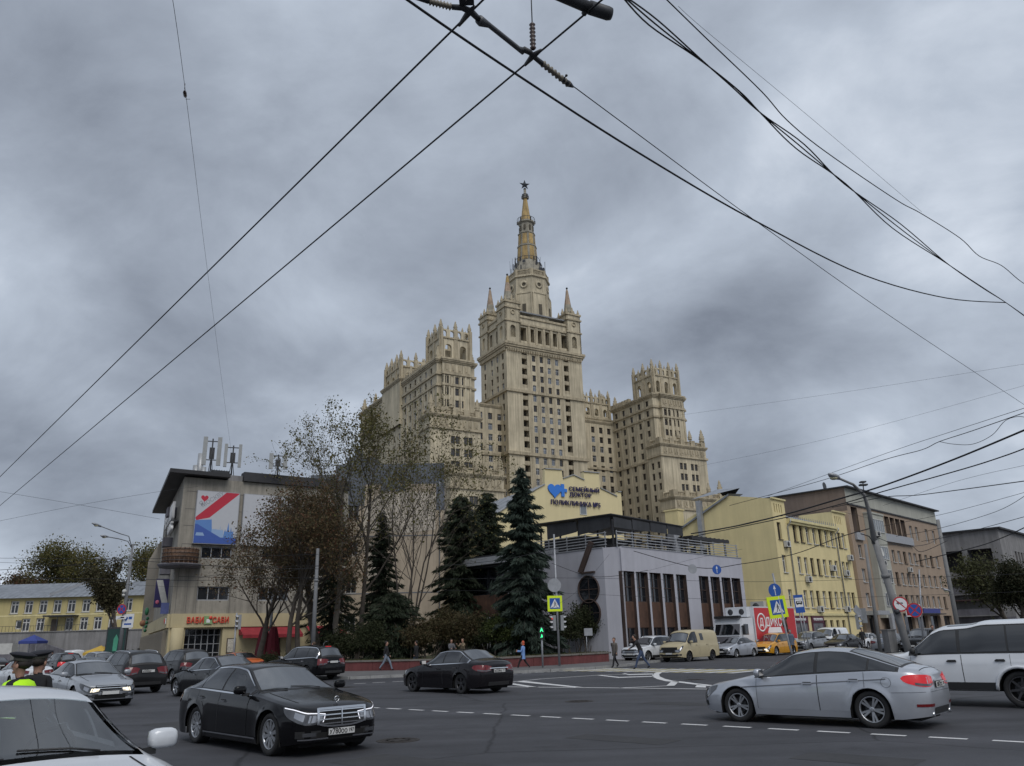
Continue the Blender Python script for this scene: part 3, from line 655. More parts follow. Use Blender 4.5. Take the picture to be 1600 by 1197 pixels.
# ================================================================== STREET BUILDINGS
def hitline(ox, oy, dx, dy, px, py):
    """where the view through a photo pixel meets the vertical plane through (ox,oy) along (dx,dy): (distance along, height)"""
    l = math.hypot(dx, dy); dx /= l; dy /= l; r = ray(px, py)
    det = r[0] * (-dy) + dx * r[1]; k = (ox * (-dy) + dx * oy) / det
    return ((r[0] * k - ox) * dx + (r[1] * k - oy) * dy, CAM_H + r[2] * k)
RO = Vector((7.7, 61.5, 0)); RANG = math.atan2(.714, .70); KS = 1.085
zz = lambda z: 1.7 + (z - 1.7) * KS
def fa(px, py): return hitline(RO.x, RO.y, .70, .714, px, py)
M_LILAC = mat('lilac_render', (0.41, 0.41, 0.455), rough=0.85, var=0.06, scale=0.5, streak=0.10, bump=0.15, bscale=30)
M_RUSTP = mat('rusted_panel', (0.085, 0.043, 0.027), rough=0.8, var=0.4, scale=1.5, streak=0.35)
M_RUSTD = mat('rusted_dark', (0.055, 0.036, 0.030), rough=0.8, var=0.3, scale=1.5)
M_BGLASS = glass_mat('dark_glass', (0.012, 0.014, 0.018), 0.06)
M_GREYBAR = mat('grey_paint_metal', (0.30, 0.31, 0.33), rough=0.5, var=0.1)
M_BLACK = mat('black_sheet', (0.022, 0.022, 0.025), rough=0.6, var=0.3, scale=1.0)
M_BLACKF = mat('black_awning', (0.035, 0.037, 0.042), rough=0.7, var=0.25, scale=0.8, streak=0.3)
M_YEL = mat('yellow_render', (0.69, 0.585, 0.315), rough=0.88, var=0.07, scale=0.4, streak=0.10, bump=0.2, bscale=25)
M_YELT = mat('yellow_trim', (0.67, 0.59, 0.32), rough=0.88, var=0.1, scale=1.0, streak=0.2)
M_WFR = mat('white_frame', (0.50, 0.50, 0.49), rough=0.6, var=0.1)
M_BFR = mat('brown_frame', (0.08, 0.06, 0.045), rough=0.6, var=0.2)
M_WGL = glass_mat('window_glass', (0.022, 0.024, 0.028), 0.07)
M_WGL2 = glass_mat('window_glass_pale', (0.16, 0.18, 0.20), 0.2)
M_ROOFB = mat('roof_sheet_blue_grey', (0.23, 0.25, 0.28), rough=0.5, var=0.2, scale=0.8, streak=0.25)
M_ORG = mat('ochre_tile', (0.335, 0.255, 0.19), rough=0.85, var=0.08, scale=0.5, streak=0.12, bump=0.2, bscale=20)
M_PEACH = mat('peach_render', (0.48, 0.36, 0.25), rough=0.88, var=0.08, scale=0.6, streak=0.15)
M_BRN = mat('brown_render', (0.20, 0.155, 0.13), rough=0.88, var=0.12, scale=0.6, streak=0.2)
M_GRN = mat('grey_green_render', (0.40, 0.40, 0.35), rough=0.88, var=0.08, scale=0.5, streak=0.15)
M_CONC = mat('grey_concrete', (0.24, 0.235, 0.235), rough=0.9, var=0.15, scale=0.6, streak=0.3, bump=0.2)
M_CONC2 = mat('grey_plum_render', (0.165, 0.16, 0.18), rough=0.9, var=0.15, scale=0.6, streak=0.3)
M_ACW = mat('aircon_white', (0.48, 0.48, 0.46), rough=0.6, var=0.1)
M_PIPE = mat('zinc_pipe', (0.34, 0.35, 0.36), rough=0.45, metal=0.4, var=0.15, scale=2)
M_MAROON = mat('maroon_fascia', (0.085, 0.018, 0.035), rough=0.6, var=0.1)
M_WHITE = mat('white_letters', (0.72, 0.72, 0.72), rough=0.5, var=0)
M_NAVY = mat('navy_letters', (0.020, 0.015, 0.085), rough=0.5, var=0)
M_BLUE = mat('logo_blue', (0.03, 0.18, 0.62), rough=0.5, var=0)
M_RED = mat('red_letters', (0.60, 0.06, 0.035), rough=0.5, var=0)
M_REDF = mat('red_canvas', (0.28, 0.025, 0.035), rough=0.9, var=0.15, scale=2, streak=0.2)
# ---------------------------------------------------------------- lilac restaurant
RB = Building('restaurant', 'lilac grey corner restaurant with tall dark window slots and roof terrace', tuple(RO), RANG)
ZT = 8.4
slots = [(.51, 1.8), (2.19, 3.54), (3.85, 5.2), (5.57, 6.9), (7.28, 8.72), (10.54, 11.9), (12.27, 13.65), (14.06, 15.3), (15.59, 17.0)]
slots = [(a * KS, b * KS) for a, b in slots]; SW = 1.56; SH = 6.2
def slot_mesh():
    mb = MB(); w2 = SW / 2
    mb.quad((-w2, 0, 3.9), (w2, 0, 3.9), (w2, 0, SH), (-w2, 0, SH), 1)
    mb.box(-w2, w2, -.10, .0, 2.0, 3.9, 0); mb.quad((-w2, 0, 0), (w2, 0, 0), (w2, 0, 2.0), (-w2, 0, 2.0), 1)
    for z in (0.0, 1.0, 2.0 - .06, 3.9, 5.0, SH - .06): mb.box(-w2 + .002, w2 - .002, -.06, .02, z + .002, z + .06, 2)
    for x in (-w2 + .03, 0, w2 - .03): mb.box(x - .028, x + .028, -.05, .02, .07, 1.93, 2); mb.box(x - .028, x + .028, -.05, .02, 3.97, SH - .07, 2)
    return mb.mesh('window', [M_RUSTP, M_BGLASS, M_RUSTD])
SM = slot_mesh()
RB.face((0.7, 0), 0, 19.1 - .7, 0, ZT, [((a + b) / 2 - .7 + (.05 if i == 0 else 0), .35, SW, SH, SM) for i, (a, b) in enumerate(slots)], 0.38, 0, 1)
facade(RB.wall, (0, 1.3), math.atan2(-1.3, .7), math.hypot(.7, 1.3), 0, ZT, [])
facade(RB.wall, (0, 7.2), -math.pi / 2, 5.9, 0, ZT, [])
facade(RB.wall, (19.1, 0), math.pi / 2, 12, 0, ZT, [])
facade(RB.wall, (19.1, 12), math.pi, 19.1, 0, ZT, []); facade(RB.wall, (0, 12), -math.pi / 2, 4.8, 0, ZT, [])
RB.wall.add([(0.7, 0, ZT), (19.1, 0, ZT), (19.1, 12, ZT), (0, 12, ZT), (0, 1.3, ZT)], [(0, 1, 2, 3, 4)], 0)
RB.done('wall', [M_LILAC, M_RUSTD])
cp = MB()
cp.box(.7, 19.15, -.05, .2, ZT + .002, ZT + .06); cp.box(-.05, .2, 1.35, 12, ZT + .002, ZT + .06); cp.build('coping', M_GREYBAR, RB.root)
# the round 8 window on the side wall
for cz, nm in ((5.32, 'round_window'), (3.52, 'round_window')):
    mb = MB(); M = Matrix.Translation((0, 2.92, cz)) @ Matrix.Rotation(R(-90), 4, 'Y')
    mb.lathe([(1.0, 0.01), (1.07, 0.01), (1.07, .16), (1.0, .16), (1.0, .03)], 40, 0, M, True, cap=False); mb.lathe([(.001, .012), (1.0, .012), (1.0, .03), (.001, .03)], 40, 1, M, False)
    o = mb.build(nm, [M_RUSTD, M_BGLASS], RB.root)
    fr = MB(); fr.box(-.06, -.02, 2.0, 3.86, cz - .03, cz + .03); fr.box(-.06, -.02, 2.89, 2.95, cz - .95, cz + .95); fr.build('glazing_bar', M_RUSTD, o)
sb = MB()
p0, p1 = Vector((-.20, 2.35, 8.95)), Vector((-.20, 3.66, 6.62))
d = (p1 - p0).normalized(); n = Vector((0, d.z, -d.y)) * .22
sb.add([p0 + n, p0 - n, p1 - n, p1 + n] + [v + Vector((.18, 0, 0)) for v in (p0 + n, p0 - n, p1 - n, p1 + n)], [(0, 1, 2, 3), (7, 6, 5, 4), (0, 4, 5, 1), (1, 5, 6, 2), (2, 6, 7, 3), (3, 7, 4, 0)])
sb.box(-.20, -.02, 2.2, 3.6, 6.55, 6.68); sb.build('slanted_beam', M_RUSTD, RB.root)
# roof terrace: rails, posts, canopy
for j in range(5):
    z = ZT + .22 + j * .23
    q = MB(); q.box(.4, 18.9, .12, .16, z, z + .06); q.build('railing_bar', M_GREYBAR, RB.root)
    q = MB(); q.box(.12, .16, 1.0, 11.5, z, z + .06); q.build('railing_bar', M_GREYBAR, RB.root)
pm = MB(); pm.box(-.035, .035, -.035, .035, 0, 1.28); PMe = pm.mesh('railing_post', M_GREYBAR)
for i in range(10): link('railing_post', PMe, RB.root, (.45 + i * 2.04, .22, ZT))
for i in range(6): link('railing_post', PMe, RB.root, (.22, 1.2 + i * 2.0, ZT))
cb = MB()
for x in (.6, 3.1, 5.6, 8.1, 10.4): 
    for y in (.7, 4.2, 8.4): cb.box(x - .06, x + .06, y - .06, y + .06, ZT, 10.6)
for x in (12.4, 14.8, 17.6):
    for y in (.7, 5): cb.box(x - .07, x + .07, y - .07, y + .07, ZT, 9.9)
tag(cb.build('canopy_posts', M_BLACK, RB.root), kind='stuff')
cr = MB()
cr.add([(.3, .5, 10.95), (10.6, .5, 10.75), (10.6, 9, 10.9), (.3, 9, 11.1), (.3, .5, 11.02), (10.6, .5, 10.82), (10.6, 9, 10.97), (.3, 9, 11.17)], [(0, 3, 2, 1), (4, 5, 6, 7), (0, 1, 5, 4), (1, 2, 6, 5), (2, 3, 7, 6), (3, 0, 4, 7)])
cr.build('canopy_roof', M_BLACKF, RB.root)
for x0 in (.6, 3.1, 5.6, 8.1):
    q = MB(); q.add([(x0 + .07, .6, 9.98), (x0 + 2.43, .6, 9.95), (x0 + 2.43, .6, 10.7), (x0 + .07, .6, 10.8)], [(0, 1, 2, 3)]); q.build('awning_panel', M_BLACKF, RB.root)
for y0 in (.7, 4.2):
    q = MB(); q.add([(.5, y0 + 3.4, 9.7), (.5, y0 + .1, 9.98), (.5, y0 + .1, 10.85), (.5, y0 + 3.4, 10.95)], [(0, 1, 2, 3)]); q.build('awning_panel', M_BLACKF, RB.root)
q = MB(); q.box(11.6, 18.0, .5, 5.4, 9.9, 10.02); q.box(11.6, 18.0, .42, .5, 9.75, 10.05)
for i in range(9): q.box(11.9 + i * .75, 12.0 + i * .75, .5, 5.4, 10.03, 10.12)
q.build('pergola_roof', M_BLACK, RB.root)
q = MB(); q.box(1.2, 7.0, 4.0, 8.6, ZT + .01, 9.7); q.build('terrace_bar', M_BLACK, RB.root)
q = MB(); q.box(11.2, 12.1, 2.0, 2.9, ZT, 10.4); q.build('vent_box', M_GREYBAR, RB.root)
for i, (x, y) in enumerate(((3, 1.6), (6.0, 1.5), (9, 1.6), (13.4, 2.2), (15.6, 2.2))):
    q = MB(); q.lathe([(.25, 0), (.03, .04), (.03, .7), (.45, .72), (.45, .76)], 10)
    for s in (-1, 1): q.box(s * .75 - .2, s * .75 + .2, -.2, .2, .42, .47); q.box(s * .95 - .02, s * .95 + .02, -.2, .2, .47, .95); q.box(s * .9 - .02, s * .9 + .02, -.18, -.14, 0, .45); q.box(s * .6 - .02, s * .6 + .02, .14, .18, 0, .45)
    q.build('terrace_table', M_BLACK, RB.root, (x, y, ZT + .01))
# dark glazed annex behind the spruce
AX = Building('restaurant_annex', 'dark glazed annex with rusted panel between spruce and beige wall', tuple(RO), RANG, 'building')
facade(AX.wall, (1.3, 19.5), -math.pi / 2, 12.2, 0, 8.9, [(0.6, 11.8, 5.7, 8.1), (.8, 11.6, .2, 3.6)], 1.0, 0)
AX.wall.box(1.35, 8, 7.4, 19.4, 8.9, 9.2); AX.wall.box(3.2, 3.4, 7.3, 19.4, 0, 8.9); AX.done('wall', [M_BLACK])
q = MB(); q.box(.9, 1.5, 7.0, 19.9, 8.35, 9.0); q.build('roof_edge', M_GREYBAR, AX.root)
for i in range(5):
    q = MB(); q.box(1.15, 1.28, 7.6 + i * 2.36, 7.6 + i * 2.36 + 2.3, 3.75, 5.65); q.build('rusted_panel', M_RUSTP, AX.root)
gm = MB(); gm.box(2.15, 2.2, -1.08, 1.08, 0, 2.3, 1); 
for x in (-1.08, 1.0): gm.box(2.08, 2.15, x, x + .08, 0, 2.3, 0)
GM = gm.mesh('window', [M_METALD, M_BGLASS])
for i in range(5): link('window', GM, AX.root, (0, 8.8 + i * 2.24, 5.75))
sc_ = MB()
for y in (10.4, 12.6, 14.9, 17): 
    for dx in (0, 1.0): sc_.box(.2 + dx * .3, .26 + dx * .3, y - .03, y + .03, 0, 3.7)
    sc_.tube([(.2, y, .2), (.2, y + 1.8, 3.4)], .03, 5)
tag(sc_.build('props', M_PIPE, AX.root), kind='stuff')
# ---------------------------------------------------------------- yellow building on the side street
YB = Building('yellow_building', 'yellow three storey building with blank gable beside the lilac restaurant', tuple(RO), RANG)
A0 = 26.6; A1 = 44.9; YT = 14.85
W1 = win_mesh(.85, 1.75, (M_WFR, M_WGL), .09, 1, .68, True); W2 = win_mesh(.85, 1.75, (M_WFR, M_WGL2), .09, 1, .68, True); W3 = win_mesh(.85, 1.75, (M_BFR, M_WGL), .09, 0, .68, True)
rw_ = random.Random(11)
def ywin(a, z): return (a - A0, z, .85, 1.75, rw_.choice((W1, W1, W2, W3)))
wa = {}
lst = []
for py, z in ((829, 10.75), (882, 7.45), (936, 4.05)):
    sh = {829: 0, 882: 8.3, 936: 18}[py]
    cols_ = [fa(x + sh, py)[0] for x in (1210.8, 1218.0, 1241.7, 1251.7, 1261.3, 1271.3, 1280.5, 1289.8, 1298.6, 1309.6, 1316)]
    lst += [ywin(c, z) for c in cols_ if A0 + .6 < c < A1 - .6]
    if py == 829: YCOL = cols_
GW = win_mesh(.8, 2.2, (M_BFR, M_WGL), .08, 0, .7)
YB.face((A0, 0), 0, A1 - A0, 0, 13.0, lst + [(35.4 + i * 1.55 - A0, .6, .8, 2.2, GW) for i in range(4)], .28, 0)
facade(YB.wall, (A1, 0), math.pi / 2, 11, 0, 13.0, []); facade(YB.wall, (A1, 11), math.pi, A1 - A0, 0, 13, [])
# raised end bays with slit vents
for u0, u1 in ((A0, A0 + 2.9), (A1 - 3.6, A1)):
    facade(YB.wall, (u0, 0), 0, u1 - u0, 13.0, YT, [(.5 + i * .5, .72 + i * .5, 13.5, 14.4) for i in range(4)], .3)
    facade(YB.wall, (u1, 0), math.pi / 2, 4, 13.0, YT, []); facade(YB.wall, (u1, 4), math.pi, u1 - u0, 13, YT, []); 
    YB.wall.quad((u0, 0, YT), (u1, 0, YT), (u1, 4, YT), (u0, 4, YT))
facade(YB.wall, (A1 - 3.6, 4), -math.pi / 2, 4, 13, YT, [])
YB.wall.add([(A0, 0, 0), (A0, 0, YT), (A0, 5.2, 15.9), (A0, 10.2, 13.95), (A0, 11, 12.9), (A0, 11, 0)], [(0, 1, 2, 3, 4, 5)], 0)
YB.wall.add([(A0 + .4, 4.0, 13), (A0 + .4, 4, YT), (A0 + .4, 5.2, 15.9), (A0 + .4, 10.2, 13.95), (A0 + .4, 11, 12.9)], [(4, 3, 2, 1, 0)], 0)
YB.done('wall', [M_YEL])
q = MB(); q.box(A0 + 2.9, A1 - 3.6, -.45, .1, 12.75, 13.02); q.box(A0 + 2.9, A1 - 3.6, -.28, 0.02, 12.5, 12.748); q.box(A0 - .06, A1 + .06, -.16, .02, 3.25, 3.5)
q.box(A0 - .1, A0 + 3.0, -.18, .0, YT - .02, YT + .14); q.box(A1 - 3.7, A1 + .1, -.18, .0, YT - .02, YT + .14)
for i in range(8): q.box(YCOL[2 + min(i, 6)] + .62, YCOL[2 + min(i, 6)] + .78, -.05, .01, 10.6, 12.4) if i < 6 else None
tag(q.build('cornice', M_YELT, YB.root), kind='stuff')
q = MB(); q.add([(A0 + 2.95, -.4, 13.03), (A1 - 3.65, -.4, 13.03), (A1 - 3.65, 6, 15.2), (A0 + 2.95, 6, 15.2), (A1, 11.3, 13.0), (A0 - .2, 11.3, 13.0)], [(0, 1, 2, 3), (3, 2, 4, 5)])
for i in range(22): x = A0 + 3.3 + i * .52; q.box(x - .02, x + .02, -.42, -.38, 13.0, 13.35)
q.build('roof', M_ROOFB, YB.root)
q = MB(); y0 = 5.0
q.add([(A0 - .25, 4.6, 16.0), (A0 + 3, 4.6, 16.3), (A0 + 3, 11.4, 13.2), (A0 - .25, 11.4, 12.9), (A0 - .25, 4.6, 15.8), (A0 - .25, 11.4, 12.7)], [(0, 1, 2, 3), (4, 0, 3, 5)])
q.add([(A0 - .5, 6.4, 16.1), (A0 + 2.4, 4.6, 16.9), (A0 + 2.6, 7.5, 17.2), (A0 - .2, 9.3, 16.0)], [(0, 1, 2, 3)]); q.add([(A0 + 2.4, 4.6, 16.9), (A0 + 2.6, 7.5, 17.2), (A0 + 2.5, 6.2, 15.4)], [(0, 1, 2)], 1)
q.build('gable_roof_sheet', [M_ROOFB, M_BLACK], YB.root)
q = MB(); q.box(A0 - .55, A0 - .05, 8.0, 8.55, 6.5, 15.7); q.build('ventilation_duct', M_PIPE, YB.root)
q = MB(); q.box(A0 + .3, A0 + 1.5, 11.5, 13.2, 10, 15.2); q.box(A0 + .2, A0 + 1.6, 11.4, 13.3, 15.2, 15.35); q.build('chimney', M_YEL, YB.root)
dpm = MB(); dpm.tube([(0, -.55, 12.9), (0, -.5, 12.6), (0, -.12, 12.2), (0, -.12, .4)], .07, 8)
DPM = dpm.mesh('drain_pipe', M_PIPE)
for a in (A0 + 2.75, A1 - 3.75): link('drain_pipe', DPM, YB.root, (a, 0, 0))
acm = MB(); acm.box(-.45, .45, -.42, -.08, 0, .62, 0); acm.lathe([(.02, .001), (.24, .001), (.24, .02), (.02, .02)], 14, 1, Matrix.Translation((-.08, -.42, .31)) @ Matrix.Rotation(R(90), 4, 'X')); acm.box(-.3, -.26, -.4, 0, -.06, -.001, 1); acm.box(.26, .3, -.4, 0, -.06, -.001, 1)
ACM = acm.mesh('air_conditioner', [M_ACW, M_METALD])
for a, z in ((A0 + 1.9, 10.0), (YCOL[3] - .3, 6.6), (YCOL[7], 8.0), (A1 - .9, 9.4), (A1 - 2.6, 7.6), (YCOL[4], 3.6), (YCOL[8] + .6, 3.65)): link('air_conditioner', ACM, YB.root, (a, 0, z))
o = link('air_conditioner', ACM, YB.root, (A0, 2.6, 3.6), -math.pi / 2); o.scale = (1.6, 1.5, 1.8)
# shop fronts on its ground floor
for a0_, a1_, txt, sz in ((27.9, 30.9, 'КОЛЛЕКЦИОННЫЙ', .30), (32.2, 34.6, 'КРАСНАЯ ИКРА', .34)):
    q = MB(); q.box(a0_ - .2, a1_ + .2, -.14, -.01, 2.55, 3.2, 0); q.box(a0_ - .2, a0_ + .0, -.12, -.01, 0.12, 2.548, 0); q.box(a1_ + .0, a1_ + .2, -.12, -.01, 0.12, 2.548, 0)
    q.box(a0_ + .002, a1_ - .002, -.08, -.01, .12, 2.54, 1)
    for x in (a0_ + .55, a1_ - 1.25): q.box(x, x + .7, -.10, -.02, .3, 2.1, 2); q.box(x - .08, x + .78, -.105, -.02, 2.1, 2.3, 1)
    f = q.build('shop_front', [M_MAROON, M_CONC2, M_BGLASS], YB.root)
    lettering('lettering', txt, sz, M_WHITE, f, ((a0_ + a1_) / 2, -.16, 2.86), bold=.004, xs=.8)
# ---------------------------------------------------------------- ochre building
OB = Building('ochre_building', 'ochre brown five storey building with open top loggia and grey cornice', tuple(RO), RANG)
B0, B1, BT = 46.0, 78.4, 18.2
OW = [win_mesh(1.1, 1.55, (f, gl), .09, 1, 0, True) for f, gl in ((M_WFR, M_WGL), (M_WFR, M_WGL2), (M_BFR, M_WGL))]
ol = []
for z in (9.9, 7.1, 4.3):
    for a in (47.9, 56.6, 58.6, 60.6, 62.6, 64.6, 66.5, 68.5, 70.8, 73.0, 75.4): ol.append((a - B0, z, 1.1, 1.55, rw_.choice(OW)))
for a in (66.8, 69.0, 73.0, 76): ol.append((a - B0, 13.3, 1.1, 1.9, win_mesh(1.1, 1.9, (M_WFR, M_WGL2), .09, 1)))
log = [(55.6 + i * 1.9 - B0, 57.2 + i * 1.9 - B0, 13.2, 15.75, 0) for i in range(6) if i != 6][:5] + [(1.0, 2.9, 12.6, 16.0, 0)]
OB.face((B0, 0), 0, B1 - B0, 3.9, 16.2, ol, .28, 0, None, log)
sh_ops = [(1.2, 4.0, .4, 3.3), (8.6, 11.6, .4, 3.3), (12.4, 16, .4, 3.3), (17, 21, .4, 3.3), (22, 26, .4, 3.3), (27.5, 31, .4, 3.3)]
facade(OB.wall, (B0, 0), 0, B1 - B0, 0, 3.9, sh_ops, .5, 0)
facade(OB.wall, (B0, 14), -math.pi / 2, 14, 0, 15.4, [], m=1); facade(OB.wall, (B0, 14), -math.pi / 2, 14, 15.4, BT, [], m=2)
facade(OB.wall, (B1, 0), math.pi / 2, 14, 0, BT, []); facade(OB.wall, (B1, 14), math.pi, B1 - B0, 0, BT, [])
facade(OB.wall, (B0, 0), 0, B1 - B0, 16.2, BT, [], m=3)
OB.wall.box(B0 - .3, B1 + .4, -.55, 14.2, BT + .001, BT + .16, 4)
OB.wall.box(B0 + .02, B1, -.14, 0, 16.15, 16.32, 4)
NB = MB()
for q_ in log: niche((B0, 0), 0, q_[0], q_[1], q_[2], q_[3], 1.6, 0)
NB.build('loggia', [M_BRN, M_BRN], OB.root)
OB.done('wall', [M_ORG, M_PEACH, M_BRN, M_GRN, M_BLACK])
q = MB(); q.box(55.2, 66.0, -.35, -.02, 12.4, 13.4); q.build('loggia_parapet', M_GREYBAR, OB.root)
q = MB(); q.box(46.9, 49.1, -.3, -.02, 12.0, 12.9); q.build('loggia_parapet', M_GREYBAR, OB.root)
# glazed bay column
q = MB()
bu0, bu1 = 50.6, 55.0
for z in (0.3, 3.6, 6.4, 9.2, 12.0): pass
q.box(bu0, bu1, -.75, -.01, 3.0, 15.4); q.box(bu0 - .1, bu1 + .1, -.85, -.01, 15.402, 15.6)
q.build('bay_wall', M_GRN, OB.root)
BWM = win_mesh(3.4, 1.6, (M_WFR, M_WGL2), .08, 4); BWM2 = win_mesh(3.4, 1.6, (M_WFR, M_WGL), .08, 4)
for i, z in enumerate((4.3, 7.1, 9.9, 13.2)): link('window', (BWM2, BWM2, BWM, BWM)[i], OB.root, (52.9, -.79, z))
for a, z in ((53.8, 3.3), (52.2, 9.1), (51.8, 12.6), (63, 8.8), (51.4, 12.6)): link('air_conditioner', ACM, OB.root, (a, -.75 if a < 55 else 0, z))
for a, b in ((47.2, 50), (54.6, 57.6), (58.4, 62), (63, 67), (68, 72), (73.5, 77)):
    link('shop_window', win_mesh(b - a, 2.9, (M_METALD, M_BGLASS), .08, 2), OB.root, ((a + b) / 2, .44, .4))
q = MB(); q.box(58.2, 72, -.9, -.01, 3.42, 3.56); q.build('shop_canopy', M_BLACK, OB.root)
q = MB(); q.box(61.6, 64.6, -.12, -.01, 3.62, 4.1, 0); q.build('shop_sign', mat('sign_brown', (.10, .06, .05)), OB.root)
q = MB(); q.box(65.6, 72.2, -.12, -.01, 3.62, 4.2, 0); q.build('shop_sign', mat('sign_blue', (.035, .045, .22), rough=.5, var=.1), OB.root)
# light-grey entrance portal and canopy
q = MB(); q.box(44.95, 48.4, -2.0, -.02, 3.3, 3.75); q.build('entrance_canopy', M_GREYBAR, YB.root)
q = MB(); q.box(51.2, 52.0, -1.1, -.76, 0, 2.9); q.box(53.4, 54.2, -1.1, -.76, 0, 2.9); q.box(51.2, 54.2, -1.1, -.76, 2.902, 3.5); q.box(52.0, 53.4, -.8, -.74, 0, 2.9, 1); q.build('portal', [M_GREYBAR, M_BRN], OB.root)
q = MB(); q.lathe([(.02, 0), (.5, .12), (.55, .2), (.5, .19), (.02, .05)], 16, 0, Matrix.Translation((50.9, -1.2, 10.6)) @ Matrix.Rotation(R(80), 4, 'X')); q.tube([(50.9, -.7, 10.3), (50.9, -1.2, 10.6)], .04, 6); q.build('satellite_dish', M_ACW, OB.root)
q = MB(); q.lathe([(.02, 0), (.45, .1), (.5, .2)], 14, 0, Matrix.Translation((52, 5, BT + 1.6)) @ Matrix.Rotation(R(85), 4, 'X')); q.tube([(52, 5, BT), (52, 5, BT + 1.6)], .05, 6); q.build('satellite_dish', M_METALD, OB.root)
# ---------------------------------------------------------------- grey far building
GB = Building('grey_building', 'dark grey corner building with balconies at the far right', tuple(RO), RANG)
G0, GBF = 90.0, -5.0
gl_ = [(5.2, 8.4, 10.0, 13.2, 0), (9.2, 12.6, 10.0, 13.2, 0)]
facade(GB.wall, (G0, GBF + 14), -math.pi / 2, 14, 0, 16.0, gl_, .3)
GWm = win_mesh(1.2, 1.6, (M_WFR, M_WGL), .08, 1); GWm2 = win_mesh(1.2, 2.4, (M_BFR, M_WGL), .08, 1)
GB.face((G0, GBF), 0, 34, 0, 16.0, [(2.5 + i * 2.4, z, 1.2, 1.6, GWm) for z in (1.5, 4.6, 7.8) for i in range(13)] + [(8 + i * 1.8, 10.6, 1.2, 2.4, GWm2) for i in range(10)], .3)
facade(GB.wall, (G0 + 34, GBF), math.pi / 2, 14, 0, 16, []); facade(GB.wall, (G0 + 34, GBF + 14), math.pi, 34, 0, 16, [])
GB.wall.box(G0 - .5, G0 + 34.5, GBF - .5, GBF + 14.5, 16.0, 16.25, 1)
GB.done('wall', [M_CONC, M_BLACK])
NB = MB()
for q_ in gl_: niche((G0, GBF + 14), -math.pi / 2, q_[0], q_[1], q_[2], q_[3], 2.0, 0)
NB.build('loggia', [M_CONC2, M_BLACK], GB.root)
for z in (3.2, 6.4):
    q = MB(); q.box(G0 - 1.4, G0, GBF + 2.0, GBF + 9.6, z, z + .15, 0); q.box(G0 - 1.4, G0 - 1.34, GBF + 2, GBF + 9.6, z + .15, z + 1.1, 1); q.box(G0 - 1.4, G0, GBF + 9.54, GBF + 9.6, z + .15, z + 1.1, 1); q.box(G0 - 1.9, G0, GBF + 2, GBF + 9.6, z + 2.3, z + 2.5, 2)
    q.build('balcony', [M_CONC, M_CONC2, mat('brown_awning', (.06, .03, .03))], GB.root)
q = MB(); q.box(G0 - .06, G0, GBF + .01, GBF + 9, .3, 3.0); q.build('plum_base', M_CONC2, GB.root)
q = MB(); q.box(G0 + 5, G0 + 6.4, GBF + 12, GBF + 13.4, 16.2, 17.2); q.build('chimney', M_CONC, GB.root)
PKB = Building('pink_building', 'pale end building with red roof past the grey corner building', (RO.x, RO.y, 0), RANG)
PKB.face((128, -13), 0, 24, 0, 15.0, [(3 + i * 3, z, 1.4, 1.8, GWm) for z in (4, 8, 11.6) for i in range(7)][:0] + [(3 + i * 3, z, 1.2, 1.6, GWm) for z in (4, 8, 11.6) for i in range(7)])
facade(PKB.wall, (128, -1), -math.pi / 2, 12, 0, 15, []); PKB.wall.box(127.6, 153, -13.5, -1, 15.0, 15.6, 1); PKB.done('wall', [M_PEACH, mat('red_roof', (.22, .07, .055))])
# ---------------------------------------------------------------- clinic gable
CO = (-5.0, 90.0); CD = (.87, .5); CANG = math.atan2(.5, .87)
def ch(px, py): return hitline(CO[0], CO[1], CD[0], CD[1], px, py)
CB = Building('clinic', 'cream stepped gable wall with blue heart logo and clinic lettering', (CO[0], CO[1], 0), CANG)
outl = [ch(*p) for p in ((775, 803), (840, 763), (851, 757.5), (851.2, 732.7), (877.5, 734.5), (879.4, 748), (895.3, 742.5), (912.7, 750.5), (909.8, 737.3), (936, 739.5), (937.5, 763), (963.7, 776), (964.7, 768.7), (970.3, 769.2))]
outl = [(a, z) for a, z in outl]; outl[8] = (outl[7][0] - .05, outl[8][1])
mb = MB(); pts = [(outl[0][0], 0)] + outl + [(outl[-1][0], 0)]
n = len(pts); mb.add([(a, 0, z) for a, z in pts] + [(a, .5, z) for a, z in pts], [tuple(range(n - 1, -1, -1)), tuple(range(n, 2 * n))] + [(i, (i + 1) % n, (i + 1) % n + n, i + n) for i in range(n)])
mb.box(outl[0][0] + .1, outl[-1][0] - .05, .52, 22, 0, 15.5)
mb.build('wall', mat('cream_render', (0.66, 0.57, 0.335), rough=.88, var=.05, scale=.4, streak=.06, bump=.1, bscale=20), CB.root)
q = MB()
for i, j in ((0, 1), (1, 2), (3, 4), (5, 6), (6, 7), (8, 9), (10, 11), (12, 13)):
    a, b = outl[i], outl[j]; q.add([(a[0], -.15, a[1]), (b[0], -.15, b[1]), (b[0], .7, b[1]), (a[0], .7, a[1]), (a[0], -.15, a[1] + .1), (b[0], -.15, b[1] + .1), (b[0], .7, b[1] + .1), (a[0], .7, a[1] + .1)], [(0, 3, 2, 1), (4, 5, 6, 7), (0, 1, 5, 4), (2, 3, 7, 6)])
q.build('coping', M_PIPE, CB.root)
q = MB(); a, b = outl[0], outl[2]
q.add([(a[0] - 1.5, -.1, a[1] - .9), (b[0], -.1, b[1] + .05), (b[0], 14, b[1] + .05), (a[0] - 1.5, 14, a[1] - .9)], [(0, 1, 2, 3)])
for i in range(14): M = None; q.add([(a[0] - 1.5, i * 1.0, a[1] - .88), (b[0], i * 1.0, b[1] + .07), (b[0], i + .07, b[1] + .15), (a[0] - 1.5, i + .07, a[1] - .8)], [(0, 1, 2, 3)])
q.build('metal_roof', M_ROOFB, CB.root)
